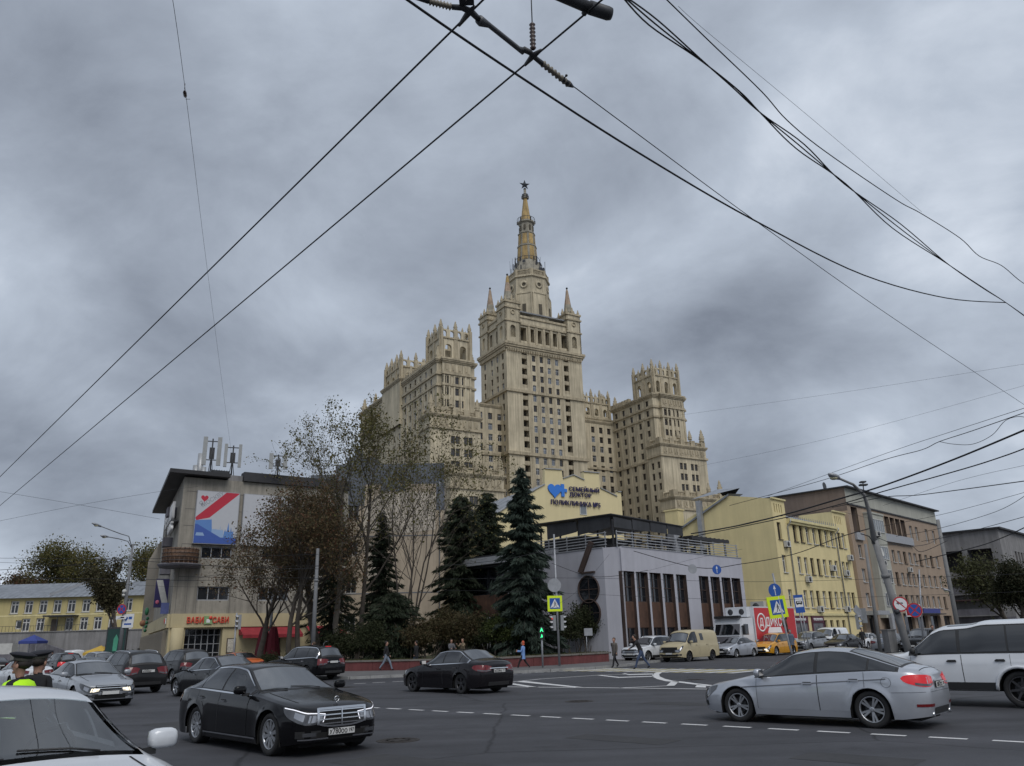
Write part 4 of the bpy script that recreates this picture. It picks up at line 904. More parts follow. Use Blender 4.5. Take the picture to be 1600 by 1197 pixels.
t0 = ch(888, 763); t1 = ch(935, 766)
sz = 1.28
tw = t1[0] - t0[0]
def fit_text(name, txt, m, parent, a0_, a1_, z, h, y=-.16, depth=.06, bold=.006):
    me = text_mesh(txt, h / .70, depth=depth, bold=bold); xs = [v.co.x for v in me.vertices]; w_ = max(xs) - min(xs); cx = (max(xs) + min(xs)) / 2
    zs = [v.co.z for v in me.vertices]; cz = (max(zs) + min(zs)) / 2
    me.transform(Matrix.Translation((-cx, 0, -cz))); me.transform(Matrix.Diagonal(((a1_ - a0_) / w_, 1, 1, 1))); me.materials.clear(); me.materials.append(m)
    return link(name, me, parent, ((a0_ + a1_) / 2, y, z))
fit_text('lettering', 'СЕМЕЙНЫЙ', M_NAVY, CB.root, t0[0], t1[0], (ch(911, 764.6)[1]), .50)
t2 = ch(889, 775); t3 = ch(923, 775); fit_text('lettering', 'ДОКТОР', M_NAVY, CB.root, t2[0], t3[0], ch(906, 774.2)[1], .48)
t4 = ch(860, 786); t5 = ch(937, 790); fit_text('lettering', 'ПОЛИКЛИНИКА №5', M_NAVY, CB.root, t4[0], t5[0], ch(898, 787)[1], .56)
hc = ch(866, 766); s_ = .92
hp = []
for k in range(36):
    t = 2 * math.pi * k / 36; hp.append((16 * math.sin(t) ** 3, 13 * math.cos(t) - 5 * math.cos(2 * t) - 2 * math.cos(3 * t) - math.cos(4 * t)))
q = MB(); Mh = Matrix.Translation((hc[0], -.02, hc[1])) @ Matrix.Rotation(R(90), 4, 'X'); f_ = s_ / 15
q.prism([(x * f_, y * f_) for x, y in hp[::-1]], 0, .14, 0, Mh)
pc = ch(878.5, 766.5); Mp = Matrix.Translation((pc[0], 0, pc[1]))
q.box(-.22, .22, -.17, -.02, -.78, .78, 0, Mp); q.box(-.62, -.221, -.17, -.02, -.2, .2, 0, Mp); q.box(.221, .62, -.17, -.02, -.2, .2, 0, Mp)
q.build('heart_logo', M_BLUE, CB.root)
w_ = ch(911, 797); link('window', win_mesh(1.0, 1.2, (M_WFR, M_WGL2), .08, 0), CB.root, (w_[0], -.03, w_[1] - .6))
# ---------------------------------------------------------------- beige building behind the trees
BB = Building('beige_building', 'beige blank walled building with grey blue top band behind bare trees', (-20.5, 88.0, 0), R(4))
M_BEI = mat('beige_stucco', (0.40, 0.335, 0.255), rough=.9, var=.16, scale=.35, streak=.22, bump=.3, bscale=12)
M_BLG = mat('blue_grey_band', (0.13, 0.145, 0.17), rough=.85, var=.15, scale=.4, streak=.3)
BW_ = win_mesh(1.2, 1.7, (M_WFR, M_WGL), .08, 1)
BB.face((0, 0), 0, 12.4, 0, 19.0, [(2.2, z, 1.2, 1.7, BW_) for z in (3, 7, 11, 15)] + [])
facade(BB.wall, (0, 0), 0, 12.4, 19.0, 21.4, [], m=1); facade(BB.wall, (12.4, 0), math.pi / 2, 10, 0, 21.4, []); facade(BB.wall, (0, 10), -math.pi / 2, 10, 0, 21.4, []); facade(BB.wall, (12.4, 10), math.pi, 12.4, 0, 21.4, [])
BB.wall.quad((0, 0, 21.4), (12.4, 0, 21.4), (12.4, 10, 21.4), (0, 10, 21.4), 1)
BB.wall.box(11.5, 12.45, -.06, 0, 16.0, 19.0, 1); BB.wall.box(1.0, 3.4, -.05, 0, 16.6, 19.0, 1); BB.wall.box(5.2, 8.0, -.04, 0, 18.2, 19.0, 1)
BB.done('wall', [M_BEI, M_BLG])
M_PLP = mat('pale_patch_plaster', (0.47, 0.42, 0.35), rough=.92, var=.12, scale=.8, streak=.2)
for k, pl_ in enumerate(([(3.3, 13.5), (5.0, 13.9), (8.0, 13.4), (11.4, 13.8), (11.45, 18.1), (8.1, 18.15), (5.1, 18.0), (3.45, 16.4)], [(3.5, 8.2), (6.2, 8.6), (6.0, 12.2), (3.6, 12.6)])):
    q = MB(); q.prism([(x, z) for x, z in pl_], 0, .02, 0, Matrix.Rotation(R(90), 4, 'X')); q.build('plaster_patch', M_PLP, BB.root, (0, -.003 - .022 * k, 0))
q = MB(); q.box(0.1, 11.4, -.03, -.001, 13.1, 13.2); q.box(0.1, 12.3, -.03, -.001, 6.9, 7.0); q.build('wall_ledge', M_BLG, BB.root)
o_ = link('drain_pipe', DPM, BB.root, (11.9, 0, 3.0)); o_.scale = (1, 1, 1.25)
q = MB(); q.box(1.0, 4.5, 2, 5, 21.4, 22.6); q.box(1.8, 2.7, 2.2, 3.2, 22.6, 23.6); q.box(-3, 0, 1, 6, 15, 20.4); q.build('roof_block', M_BLG, BB.root)
# low pale side building left of it
LB2 = Building('grey_rear_building', 'grey flat roofed rear building behind the brown maple', (-33, 96, 0), R(10))
facade(LB2.wall, (0, 0), 0, 14, 0, 20.6, [(2, 3.3, 15, 17), (5, 6.3, 15, 17)], .3); facade(LB2.wall, (14, 0), math.pi / 2, 9, 0, 20.6, []); LB2.wall.quad((0, 0, 20.6), (14, 0, 20.6), (14, 9, 20.6), (0, 9, 20.6)); LB2.wall.box(-.3, 14.3, -.4, 9, 20.6, 21.2, 1)
LB2.done('wall', [M_CONC, M_BLACK])
# ================================================================== LEFT CORNER BUILDING
LC = Vector((-32.2, 75.0, 0)); LANG = math.atan2(.567, .823)
def lf(px, py): return hitline(LC.x, LC.y, .823, .567, px, py)
M_LST = mat('greige_panel', (0.33, 0.305, 0.26), rough=.9, var=.14, scale=.4, streak=.40, bump=.15, bscale=15, dirt=.15)
M_LYEL = mat('buff_band', (0.48, 0.41, 0.25), rough=.8, var=.06, scale=.6, streak=.1)
M_FIN = mat('ribbed_concrete', (0.30, 0.27, 0.225), rough=.9, var=.12, scale=.5, streak=.3)
LBd = Building('corner_building', 'greige corner building with poster billboards and black roof overhang', tuple(LC), LANG)
LT = 17.7
side_dir = Vector((-.46, .89)); lx = Vector((.823, .567)); ly = Vector((-.567, .823))
sdl = (side_dir.dot(lx), side_dir.dot(ly)); SANG = math.atan2(-sdl[1], -sdl[0])      # running from the far end towards the corner
SL = 50.0; sfar = (sdl[0] * SL, sdl[1] * SL)
LWm = win_mesh(2.9, 1.15, (M_GREYBAR, M_BGLASS), .1, 2); LWm2 = win_mesh(3.0, 1.3, (M_GREYBAR, M_WGL), .1, 2)
LBd.face((0, 0), 0, 17, 4.8, LT, [(3.65, 9.95, 2.9, 1.15, LWm), (3.7, 6.05, 3.0, 1.3, LWm2), (9.5, 9.95, 2.9, 1.15, LWm), (9.5, 6.05, 3.0, 1.3, LWm2)], .25)
# side wall: plain near the corner, bands of windows and ribs farther along
sw = []
for z in (6.2, 10.0, 13.6):
    for i in range(7): sw.append((4 + i * 4.6, z, 3.0, 1.3, LWm2))
SB = SL - 25.0; smid = (sdl[0] * 25.0, sdl[1] * 25.0)
LBd.face(sfar, SANG, SB, 4.8, LT - 3.2, [q_ for q_ in sw if q_[0] < SB - 2 and q_[1] < 12], .3)
LBd.face(smid, SANG, 25.0, 4.8, LT, [(q_[0] - SB, *q_[1:]) for q_ in sw if q_[0] > SB + 2], .3)
facade(LBd.wall, (smid[0] + 18, smid[1]), math.pi, 18, LT - 3.2, LT, [])
facade(LBd.wall, (17, 0), math.pi / 2, 20, 0, LT, [])
LBd.wall.add([(0, 0, LT), (17, 0, LT), (17, 20, LT), (smid[0] + 18, smid[1], LT), (smid[0], smid[1], LT)], [(0, 1, 2, 3, 4)], 0); LBd.wall.add([(smid[0], smid[1], LT - 3.2), (smid[0] + 18, smid[1], LT - 3.2), (sfar[0] + 18, sfar[1], LT - 3.2), (sfar[0], sfar[1], LT - 3.2)], [(0, 1, 2, 3)], 0)
LBd.done('wall', [M_LST])
# panel joints on the front and side
q = MB()
for z in (8.2, 9.3, 11.25, 13.0, 14.6, 16.3): q.box(.35, 16.9, -.012, 0, z, z + .05)
for a in (.35, 1.25, 2.15, 5.25, 7.6, 12): q.box(a, a + .04, -.011, 0, 4.9, 11.2)
q.build('panel_joints', mat('joint_grey', (.13, .12, .11), var=.1), LBd.root)
Ms = Matrix.Translation((sfar[0], sfar[1], 0)) @ Matrix.Rotation(SANG, 4, 'Z')
fm = MB(); fm.box(-.13, .13, -.38, -.002, 0, 3.3); FM = fm.mesh('rib', M_FIN)
for i in range(60):
    p = Ms @ Vector((SL - 1.6 - i * .72, 0, 0.12)); link('rib', FM, LBd.root, p, SANG)
fm2 = MB(); fm2.box(-.12, .12, -.30, -.002, 0, 9.3); FM2 = fm2.mesh('upper_rib', M_FIN)
for i in range(24):
    p = Ms @ Vector((SL - 26 - i * .98, 0, 5.0)); link('upper_rib', FM2, LBd.root, p, SANG)
for i in range(4):
    q = MB(); zq = 6.0 + i * 2.9; q.box(SL - 8.6 + (i % 2) * 1.4, SL - 7.0 + (i % 2) * 1.4, -.9, -.01, zq, zq + .9, 0, Ms @ Matrix.Translation((0, 0, 0))); q.build('wedge_vent', M_CONC2, LBd.root)
# buff band and ground floor
q = MB(); q.box(.05, 13, -.22, -.01, 3.62, 4.85, 0); q.box(0, SL * .62, -.22, -.01, 3.62, 4.85, 0, Ms @ Matrix.Translation((SL * .38, 0, 0))); q.build('fascia', M_LYEL, LBd.root)
facade(q2 := MB(), (0, 0), 0, 17, 0, 3.62, [(1.45, 4.85, .12, 3.5), (8.2, 10.6, 1.2, 2.5)], .9); facade(q2, sfar, SANG, SL, 0, 3.62, [(SL - 3.2, SL - 1.6, .1, 3.4), (SL - 6.4, SL - 3.8, .1, 3.4)], .5); facade(q2, sfar, SANG, SL, 3.62, 4.8, []); facade(q2, (0, 0), 0, 17, 3.62, 4.8, [])
q2.build('ground_floor_wall', M_LYEL, LBd.root)
q = MB(); q.lathe([(.55, .1), (.55, 3.6)], 20, 0, Matrix.Translation((.75, -.12, 0))); q.build('column', M_LYEL, LBd.root)
q = MB(); u0, u1, zt = 1.45, 4.85, 3.5
q.quad((u0, .85, .12), (u1, .85, .12), (u1, .85, zt), (u0, .85, zt), 1)
for i in range(7): x = u0 + (u1 - u0) * i / 6; q.box(x - .035, x + .035, .76, .84, .12, zt, 0)
for z in (.12, .75, 1.3, 2.1, 2.9, 3.44): q.box(u0, u1, .77, .835, z, z + .06, 0)
q.build('entrance_glazing', [M_GREYBAR, M_BGLASS], LBd.root)
q = MB(); q.box(5.3, 6.15, -.06, -.01, 1.25, 2.6, 0); q.box(5.38, 6.07, -.075, -.06, 1.33, 2.52, 1); q.build('menu_board', [M_BFR, mat('menu_paper', (.45, .42, .36), var=.4, scale=8)], LBd.root)
q = MB(); q.box(8.2, 10.6, .55, .6, 1.2, 2.5); q.build('window', M_BGLASS, LBd.root)
# sign: red letters with a green tile between
fit_text('lettering', 'ВАБИ', M_RED, LBd.root, lf(291, 968)[0], lf(317, 968)[0], 4.27, .52, y=-.30, depth=.05, bold=.012)
fit_text('lettering', 'САБИ', M_RED, LBd.root, lf(331, 968)[0], lf(356, 968)[0], 4.27, .52, y=-.30, depth=.05, bold=.012)
a_ = (lf(319, 968)[0] + lf(329, 968)[0]) / 2
q = MB(); q.box(a_ - .36, a_ + .36, -.34, -.22, 3.9, 4.62, 0); q.box(a_ - .16, a_ + .16, -.36, -.34, 4.02, 4.34, 2); q.lathe([(.01, 0), (.17, 0), (.17, .05), (.01, .05)], 16, 1, Matrix.Translation((a_ + .2, -.345, 4.46)) @ Matrix.Rotation(R(90), 4, 'X')); q.build('sign_tile', [mat('sign_green', (.22, .36, .16), var=0), M_RED, M_WHITE], LBd.root)
q = MB(); q.ball((SL - 1.7, -.3, 4.25), .26, 10, 6, 0, (1.2, .3, 1)); q.box(SL - 1.3, SL - .8, -.3, -.23, 3.98, 4.5, 1); o = q.build('side_emblem', [M_RED, M_WHITE], LBd.root); o.matrix_local = Ms
# awnings
q = MB()
for a0_, a1_ in ((6.35, 12.2),):
    q.add([(a0_, -.05, 3.6), (a1_, -.05, 3.6), (a1_, -1.5, 2.85), (a0_, -1.5, 2.85), (a0_, -1.5, 2.55), (a1_, -1.5, 2.55)], [(0, 3, 2, 1), (3, 4, 5, 2)])
    q.add([(a0_, -.05, 3.6), (a0_, -1.5, 2.85), (a0_, -.05, 2.85)], [(0, 1, 2)]); q.add([(a1_, -.05, 3.6), (a1_, -1.5, 2.85), (a1_, -.05, 2.85)], [(2, 1, 0)])
tag(q.build('awning', M_REDF, LBd.root))
for a0_, a1_ in ((13, 16.8),):
    q = MB(); q.add([(a0_, -.05, 3.6), (a1_, -.05, 3.6), (a1_, -1.5, 2.85), (a0_, -1.5, 2.85), (a0_, -1.5, 2.55), (a1_, -1.5, 2.55)], [(0, 3, 2, 1), (3, 4, 5, 2)]); q.build('awning', M_REDF, LBd.root)
# roof overhang: black soffit along the side and over the front corner
q = MB(); ov = 1.5
e0 = Ms @ Vector((SL + 1.0, -ov, 0)); e1 = Ms @ Vector((SL - 25, -ov, 0)); e2 = Ms @ Vector((SL - 25, 2.5, 0))
pl = [(e0.x, e0.y - .4), (4.1, -1.0), (4.1, 3), (e2.x, e2.y), (e1.x, e1.y)]
q.prism(pl, LT + .12, LT + .5); q.build('roof_overhang', M_BLACK, LBd.root)
q = MB(); q.box(5.6, 17.1, -.35, .8, LT + .02, LT + .95); q.build('roof_fascia', M_BLACK, LBd.root)
q = MB(); q.box(4.2, 5.6, .2, 4, LT + .01, LT + .6); q.build('roof_upstand', M_CONC, LBd.root)
# barrel balcony on the corner
q = MB(); Mb = Matrix.Translation((.35, -.1, 0))
q.lathe([(1.75, 9.0), (1.95, 9.25), (1.95, 9.32), (1.6, 9.34)], 24, 1, Mb); q.build('balcony_slab', [M_FIN, M_CONC2], LBd.root)
q = MB(); q.lathe([(1.55, 9.33), (1.55, 10.75), (1.48, 10.75), (1.48, 9.33)], 24, 0, Mb)
for k in range(24): q.box(-.04, .04, 1.55, 1.60, 9.34, 10.78, 0, Mb @ Matrix.Rotation(k * .2618, 4, 'Z'))
q.build('balcony_drum', mat('rust_slats', (.15, .085, .05), var=.25, scale=2, streak=.3), LBd.root)
rt_ = MB()
for z in (9.6, 9.95, 10.3, 10.66): rt_.tube([Mb @ Vector((1.63 * math.cos(t * .2618), 1.63 * math.sin(t * .2618), z)) for t in range(25)], .03, 6)
tag(rt_.build('balcony_rails', M_METALD, LBd.root), kind='stuff')
# side sign with large white letters, blue banners, round green sign
def side_fit(txt, u0, u1, z, h, m=M_WHITE):
    me = text_mesh(txt, h / .7, depth=.12, bold=.02); xs = [v.co.x for v in me.vertices]; me.transform(Matrix.Translation((-(max(xs) + min(xs)) / 2, 0, 0))); me.transform(Matrix.Diagonal(((u1 - u0) / (max(xs) - min(xs)), 1, 1, 1))); me.materials.clear(); me.materials.append(m)
    o = link('lettering', me, LBd.root); o.matrix_local = Ms @ Matrix.Translation(((u0 + u1) / 2, -.55, z)); return o
side_fit('ЧЕРЕМУШКИ'[:8], SL - 12, SL - 1.6, 14.6, 1.5); side_fit('КЛУБ', SL - 6, SL - 1.8, 13.1, .8)
q = MB(); q.box(SL - 12, SL - 1.6, -.45, -.02, 13.6, 13.75); o = q.build('sign_frame', M_METALD, LBd.root); o.matrix_local = Ms
q = MB(); q.box(SL - 4.2, SL - 3.9, -1.3, -.1, 5.6, 8.3, 0); q.add([(SL - 3.89, -1.28, 8.2), (SL - 3.89, -.7, 8.2), (SL - 3.89, -.12, 6.2), (SL - 3.89, -.12, 5.65), (SL - 3.89, -.5, 5.65)], [(0, 4, 3, 2, 1)], 1); q.ball((SL - 3.88, -1.0, 6.1), .2, 6, 5, 2, (.2, 1, 1)); o = q.build('projecting_sign', [M_NAVY, M_ACW, mat('sign_pink', (.5, .12, .2), var=0)], LBd.root); o.matrix_local = Ms
q = MB(); q.box(SL - 1.2, SL - 1.0, -.8, -.1, 4.9, 5.9, 0); o = q.build('projecting_sign', mat('sign_navy_blue', (.08, .10, .25), var=.1), LBd.root); o.matrix_local = Ms
q = MB(); q.ball((SL - 15, -1.3, 5.7), .42, 12, 8, 0, (1, .5, 1)); q.ball((SL - 19, -1.4, 4.6), .34, 10, 7, 1); [q.ball((SL - 16 - i * .8, -1.1, 5.0 - i * .4), .28, 8, 6, 0, (1, .6, .7)) for i in range(4)]; o = q.build('plant_sign', [mat('sign_leaf_green', (.03, .15, .07), var=.2), mat('sign_orange', (.28, .13, .07), var=.2)], LBd.root); o.matrix_local = Ms
# ---------------------------------------------------------------- billboards
def billboard(a0_, a1_, z0, z1, label, poster):
    o = thing('billboard', label, 'billboard', tuple(LC), LANG)
    q = MB(); q.box(a0_, a1_, -.32, -.02, z0, z1); q.build('frame', M_GREYBAR, o)
    q = MB(); q.box(a0_ + .06, a1_ - .06, -.335, -.32, z0 + .06, z1 - .06)
    q.build('sheet', mat('poster_white', (.46, .47, .50), rough=.6, var=.03), o)
    if poster:
        w_, h_ = a1_ - a0_ - .12, z1 - z0 - .12; P = lambda u, v, d=0.0: (a0_ + .06 + u * w_, -.337 - d, z0 + .06 + v * h_)
        q = MB(); q.add([P(0, .49), P(0, .46), P(.02, .43), P(.32, .49), P(1.0, .99), P(1, 1), P(.68, 1)], [tuple(range(7))]); q.build('red_stripe', mat('poster_red', (.45, .02, .045), rough=.6, var=.03), o)
        q = MB(); mats_ = [mat('poster_blue', (.045, .10, .36), rough=.6, var=.03), mat('poster_mid_blue', (.10, .22, .50), rough=.6, var=.03), mat('poster_pale_blue', (.26, .38, .58), rough=.6, var=.03)]
        q.add([P(0, 0, .001), P(1, 0, .001), P(1, .12, .001), P(0, .12, .001)], [(0, 1, 2, 3)], 0)
        q.add([P(0, .12, .002), P(.62, .12, .002), P(.05, .36, .002), P(0, .36, .002)], [(0, 1, 2, 3)], 0)
        q.add([P(.03, .14, .003), P(.24, .14, .003), P(.2, .2, .003), P(.05, .2, .003)], [(0, 1, 2, 3)], 2)
        q.add([P(0, .12), P(.42, .12), P(.38, .46), P(0, .43)], [(0, 1, 2, 3)], 1)
        q.add([P(.4, .12, .0005), P(.68, .12, .0005), P(.68, .26, .0005), P(.4, .28, .0005)], [(0, 1, 2, 3)], 2)
        for u, v, ww in ((.5, .3, .02), (.6, .36, .015), (.45, .26, .02), (.66, .3, .012)): q.add([P(u - ww, .2, .0006), P(u + ww, .2, .0006), P(u, v, .0006)], [(0, 1, 2)], 2)
        q.add([P(.68, .12, .0007), P(.93, .12, .0007), P(.92, .24, .0007), P(.70, .24, .0007)], [(0, 1, 2, 3)], 1)
        for u, v, ww in ((.79, .42, .035), (.72, .29, .02), (.86, .33, .022), (.91, .27, .015)): q.add([P(u - ww, .22, .0008), P(u + ww, .22, .0008), P(u, v, .0008)], [(0, 1, 2)], 1)
        q.build('skyline', mats_, o)
        hc_ = (.17, .86); q = MB(); pts_ = [P(hc_[0] + x * .0055, hc_[1] + y * .0046) for x, y in hp]; q.add(pts_, [tuple(range(len(pts_) - 1, -1, -1))]); q.build('heart', mat('poster_red', (0, 0, 0)), o)
        for txt, u, v, s in (('Я', .11, .75, .62), ('МОСКВУ', .36, .85, .56)):
            me = text_mesh(txt, s, depth=.004); me.materials.clear(); me.materials.append(mat('poster_grey', (.25, .26, .29), var=0)); p = P(u, v)
            ob = link('lettering', me, o); ob.matrix_local = Matrix.Translation(p) @ Matrix.Rotation(R(-37), 4, 'Y')
    return o
billboard(1.25, 5.35, 11.3, 16.45, 'billboard with red heart, red diagonal stripe and blue skyline', True)
billboard(5.75, 10.6, 11.3, 16.45, 'plain white billboard half hidden by brown maple leaves', False)
# ---------------------------------------------------------------- rooftop masts and pipes
def antenna_mast(px, py0, label, n, hgt, pw=.36, Y=79, zb=None):
    b = at(px, py0, Y); zb = zb or LT + .6
    o = thing('antenna_mast', label, 'antenna', (b.x, Y, zb), R(20), 'mobile phone antennas on the corner building roof')
    q = MB(); q.tube([(0, 0, -.2), (0, 0, hgt)], .07, 8)
    for z in (hgt * .45, hgt * .92): q.box(-.75, .75, -.04, .04, z, z + .09)
    q.tube([(-.3, .3, -.2), (0, 0, hgt * .6)], .04, 6); q.tube([(.3, .3, -.2), (0, 0, hgt * .6)], .04, 6); q.build('mast', M_METALD, o)
    for i in range(n):
        x = -.7 + 1.4 * i / max(1, n - 1); q = MB(); q.box(x - pw / 2, x + pw / 2, -.28, -.06, hgt * .32, hgt * 1.03)
        o2 = q.build('antenna_panel', mat('antenna_grey', (.30, .31, .31), var=.1), o)
    q = MB(); q.box(-.25, .25, .05, .35, hgt * .5, hgt * .78); q.build('radio_unit', M_METALD, o)
antenna_mast(328, 740, 'twin panel antenna mast beside the silver roof pipes', 2, 4.2, .42)
antenna_mast(361, 745, 'twin panel antenna mast above the heart billboard', 2, 3.4, .32)
antenna_mast(433, 745, 'twin panel antenna mast right of the others on the roof', 2, 2.3, .4)
for i, (px, h_, r_) in enumerate(((300.5, 1.1, .34), (306, 2.1, .34), (312, 3.4, .32), (318, 1.9, .26))):
    b = at(px, 735, 83); q = MB(); q.lathe([(r_, -.5), (r_, h_), (r_ * .96, h_), (r_ * .96, h_ - .05)], 16); o = q.build('roof_pipe', M_PIPE); o.location = (b.x, 83, LT + .8)
    tag(o, ['shortest silver pipe on the corner building roof', 'middle silver pipe beside the tall one on the roof', 'tallest wide silver pipe on the corner building roof', 'thin silver pipe right of the tallest on the roof'][i], 'roof pipe', 'silver pipes on the corner building roof')
q = MB(); q.box(-.8, .8, -.5, .5, 0, 1.0); [q.box(-.9 + i * .25, -.86 + i * .25, -.55, .55, 0, 1.05) for i in range(8)]; b = at(340, 760, 77.5)
tag(q.build('cooling_unit', M_METALD, None, (b.x, 77.6, LT), LANG), 'dark cooling unit between the two roof antenna masts', 'cooling unit')
# closed red parasols under the awning
pr = MB(); pr.tube([(0, 0, 0), (0, 0, 2.9)], .03, 8, 1)
k_ = []
for i in range(9):
    z = .6 + i * .26; k_.append((.42 * (1 - i / 9.0) ** .6 + .06, z))
n = 20; vs = []
for r_, z in k_:
    for j in range(n): t = 2 * math.pi * j / n; rr_ = r_ * (1 + .22 * (1 if j % 2 else -1)); vs.append((rr_ * math.cos(t), rr_ * math.sin(t), z))
pr.add(vs, [(i * n + j, i * n + (j + 1) % n, (i + 1) * n + (j + 1) % n, (i + 1) * n + j) for i in range(len(k_) - 1) for j in range(n)], 0, True)
PRM = pr.mesh('closed_parasol', [mat('maroon_canvas', (.13, .014, .024), rough=.9, var=.2, scale=3), M_METALD])
for px, lb in ((411, 'closed dark red parasol left of the street pole'), (426, 'closed dark red parasol right of the street pole')):
    b = at(px, 1010, 66); o = link('closed_parasol', PRM, None, (b.x, 66, .12)); o.scale = (1.15, 1.15, 1.15); tag(o, lb, 'parasol', 'closed parasols outside the cafe')
# ---------------------------------------------------------------- far left yellow house on its terrace
YO = Vector((-118, 148, 0)); FY = Building('terrace_house', 'long yellow two storey house with grey metal roof on a raised terrace', (-118, 148, 0), R(3))
def yh(px, py): return hitline(-118, 148, math.cos(R(3)), math.sin(R(3)), px, py)
FW = win_mesh(1.5, 2.3, (M_WFR, M_WGL), .2, 1, .7, True); FW2 = win_mesh(1.2, 1.6, (M_WFR, M_WGL), .2, 0, 0)
up = [yh(x, 950)[0] for x in (22.5, 44.5, 67, 89, 111, 134)] + [yh(x, 948)[0] for x in (156, 178, 200)]; lo = [yh(x, 978)[0] for x in (39.5, 62, 107, 130)] + [yh(x, 976)[0] for x in (152, 175, 200)]
up = [u - 0 for u in up]
zb_ = 5.2
FY.face((8, 0), 0, 42, zb_, 11.6, [(u - 8, 8.75, 1.5, 2.3, FW) for u in up] + [(u - 8, 5.55, 1.5, 2.3, FW) for u in lo] + [(yh(29, 976)[0] - 8, 6.0, 1.2, 1.6, FW2)], .3)
facade(FY.wall, (50, 0), math.pi / 2, 14, 0, 11.6, []); facade(FY.wall, (-16, 0), 0, 24, zb_, 11.6, [])
FY.done('wall', [mat('pale_yellow_render', (.47, .40, .19), rough=.88, var=.08, scale=.3, streak=.12)])
q = MB(); q.add([(-17, -.8, 11.5), (51, -.8, 11.5), (49, 7, 14.6), (-17, 7, 14.6), (51, 14, 11.5), (-17, 14, 11.5)], [(0, 1, 2, 3), (3, 2, 4, 5)])
for i in range(60): x = -16 + i * 1.1; q.add([(x, -.8, 11.52), (x + .08, -.8, 11.56), (x + .08, 7, 14.66), (x, 7, 14.62)], [(0, 1, 2, 3)])
x_ = yh(110, 935)[0]; q.add([(x_ - 3.5, -.7, 11.7), (x_ + .5, 5, 14.4), (x_ + .5, 5, 14.9), (x_ - 3.5, -.7, 12.2)], [(0, 1, 2, 3)], 1)
q.build('roof', [M_ROOFB, M_GREYBAR], FY.root)
q = MB(); d0, d1 = yh(76, 970)[0], yh(122, 970)[0]; q.box(d0, d1, -2.4, -.02, 8.0, 8.25); 
for x in (d0 + .2, (d0 + d1) / 2, d1 - .2): q.box(x - .06, x + .06, -2.3, -2.2, zb_, 8.0)
q.build('porch_canopy', M_METALD, FY.root)
x_ = yh(85, 975)[0]; q = MB(); q.box(x_ - .6, x_ + .6, -.05, .1, zb_, 7.6); q.build('door', M_BFR, FY.root)
q = MB(); q.box(-16, 50, -.03, .05, 8.25, 8.5); q.build('string_course', M_YELT, FY.root)
tw = MB(); tw.box(-20, 52, -7.0, 15, 0, zb_ + .02); tw.box(-20, 52, -7.15, -6.85, zb_ + .02, zb_ + .16)
tw_o = tag(tw.build('retaining_wall', M_CONC, None, (-118, 148, 0), R(3)), 'grey concrete retaining wall under the yellow terrace house', 'wall')
q = MB(); x0_, x1_ = yh(78, 1000)[0], yh(125, 1000)[0]
q.add([(x0_, -7.02, 0), (x1_ + 8, -10, 0), (x1_ + 8, -7.02, 0), (x0_, -7.05, 5.2), (x1_ - 2, -8.5, 3.4)], [(0, 1, 4, 3), (1, 2, 4)]); q.build('ramp_wall', M_CONC2, tw_o)
rl = MB()
for i in range(30): rl.box(x0_ - 8 + i * .6, x0_ - 7.96 + i * .6, -6.95, -6.91, zb_ + .16, zb_ + 1.1)
rl.box(x0_ - 8, x0_ + 10, -6.96, -6.9, zb_ + 1.1, zb_ + 1.16); tag(rl.build('railing', M_METALD, tw_o))
# ================================================================== VEGETATION
M_BARK = mat('bark_grey_brown', (0.075, 0.063, 0.052), rough=.95, var=.3, scale=3, bump=.5)
M_BARKP = mat('bark_pale', (0.13, 0.115, 0.095), rough=.95, var=.3, scale=3, bump=.4)
L_MAPLE = leaf_mat('leaf_maple_brown', [(.085, .066, .036), (.11, .082, .044), (.07, .068, .034), (.13, .092, .048), (.12, .055, .034), (.06, .06, .03)])
L_OLIVE = leaf_mat('leaf_olive', [(.085, .085, .03), (.12, .11, .04), (.07, .075, .026), (.16, .12, .045)])
L_SPRUCE = leaf_mat('needle_spruce', [(.028, .042, .034), (.046, .064, .052), (.034, .050, .038), (.06, .08, .064)])
L_DARKC = leaf_mat('needle_dark', [(.020, .030, .019), (.034, .046, .028), (.026, .036, .021), (.044, .054, .032)])
L_BUSHB = leaf_mat('leaf_bush_brown', [(.05, .042, .022), (.08, .062, .032), (.055, .055, .024), (.085, .055, .030)])
L_BUSHG = leaf_mat('leaf_bush_green', [(.04, .058, .018), (.06, .08, .024), (.035, .048, .016), (.085, .10, .03)])
L_BUSHD = leaf_mat('leaf_bush_dark', [(.022, .030, .014), (.036, .044, .020), (.028, .034, .016), (.048, .05, .024)])
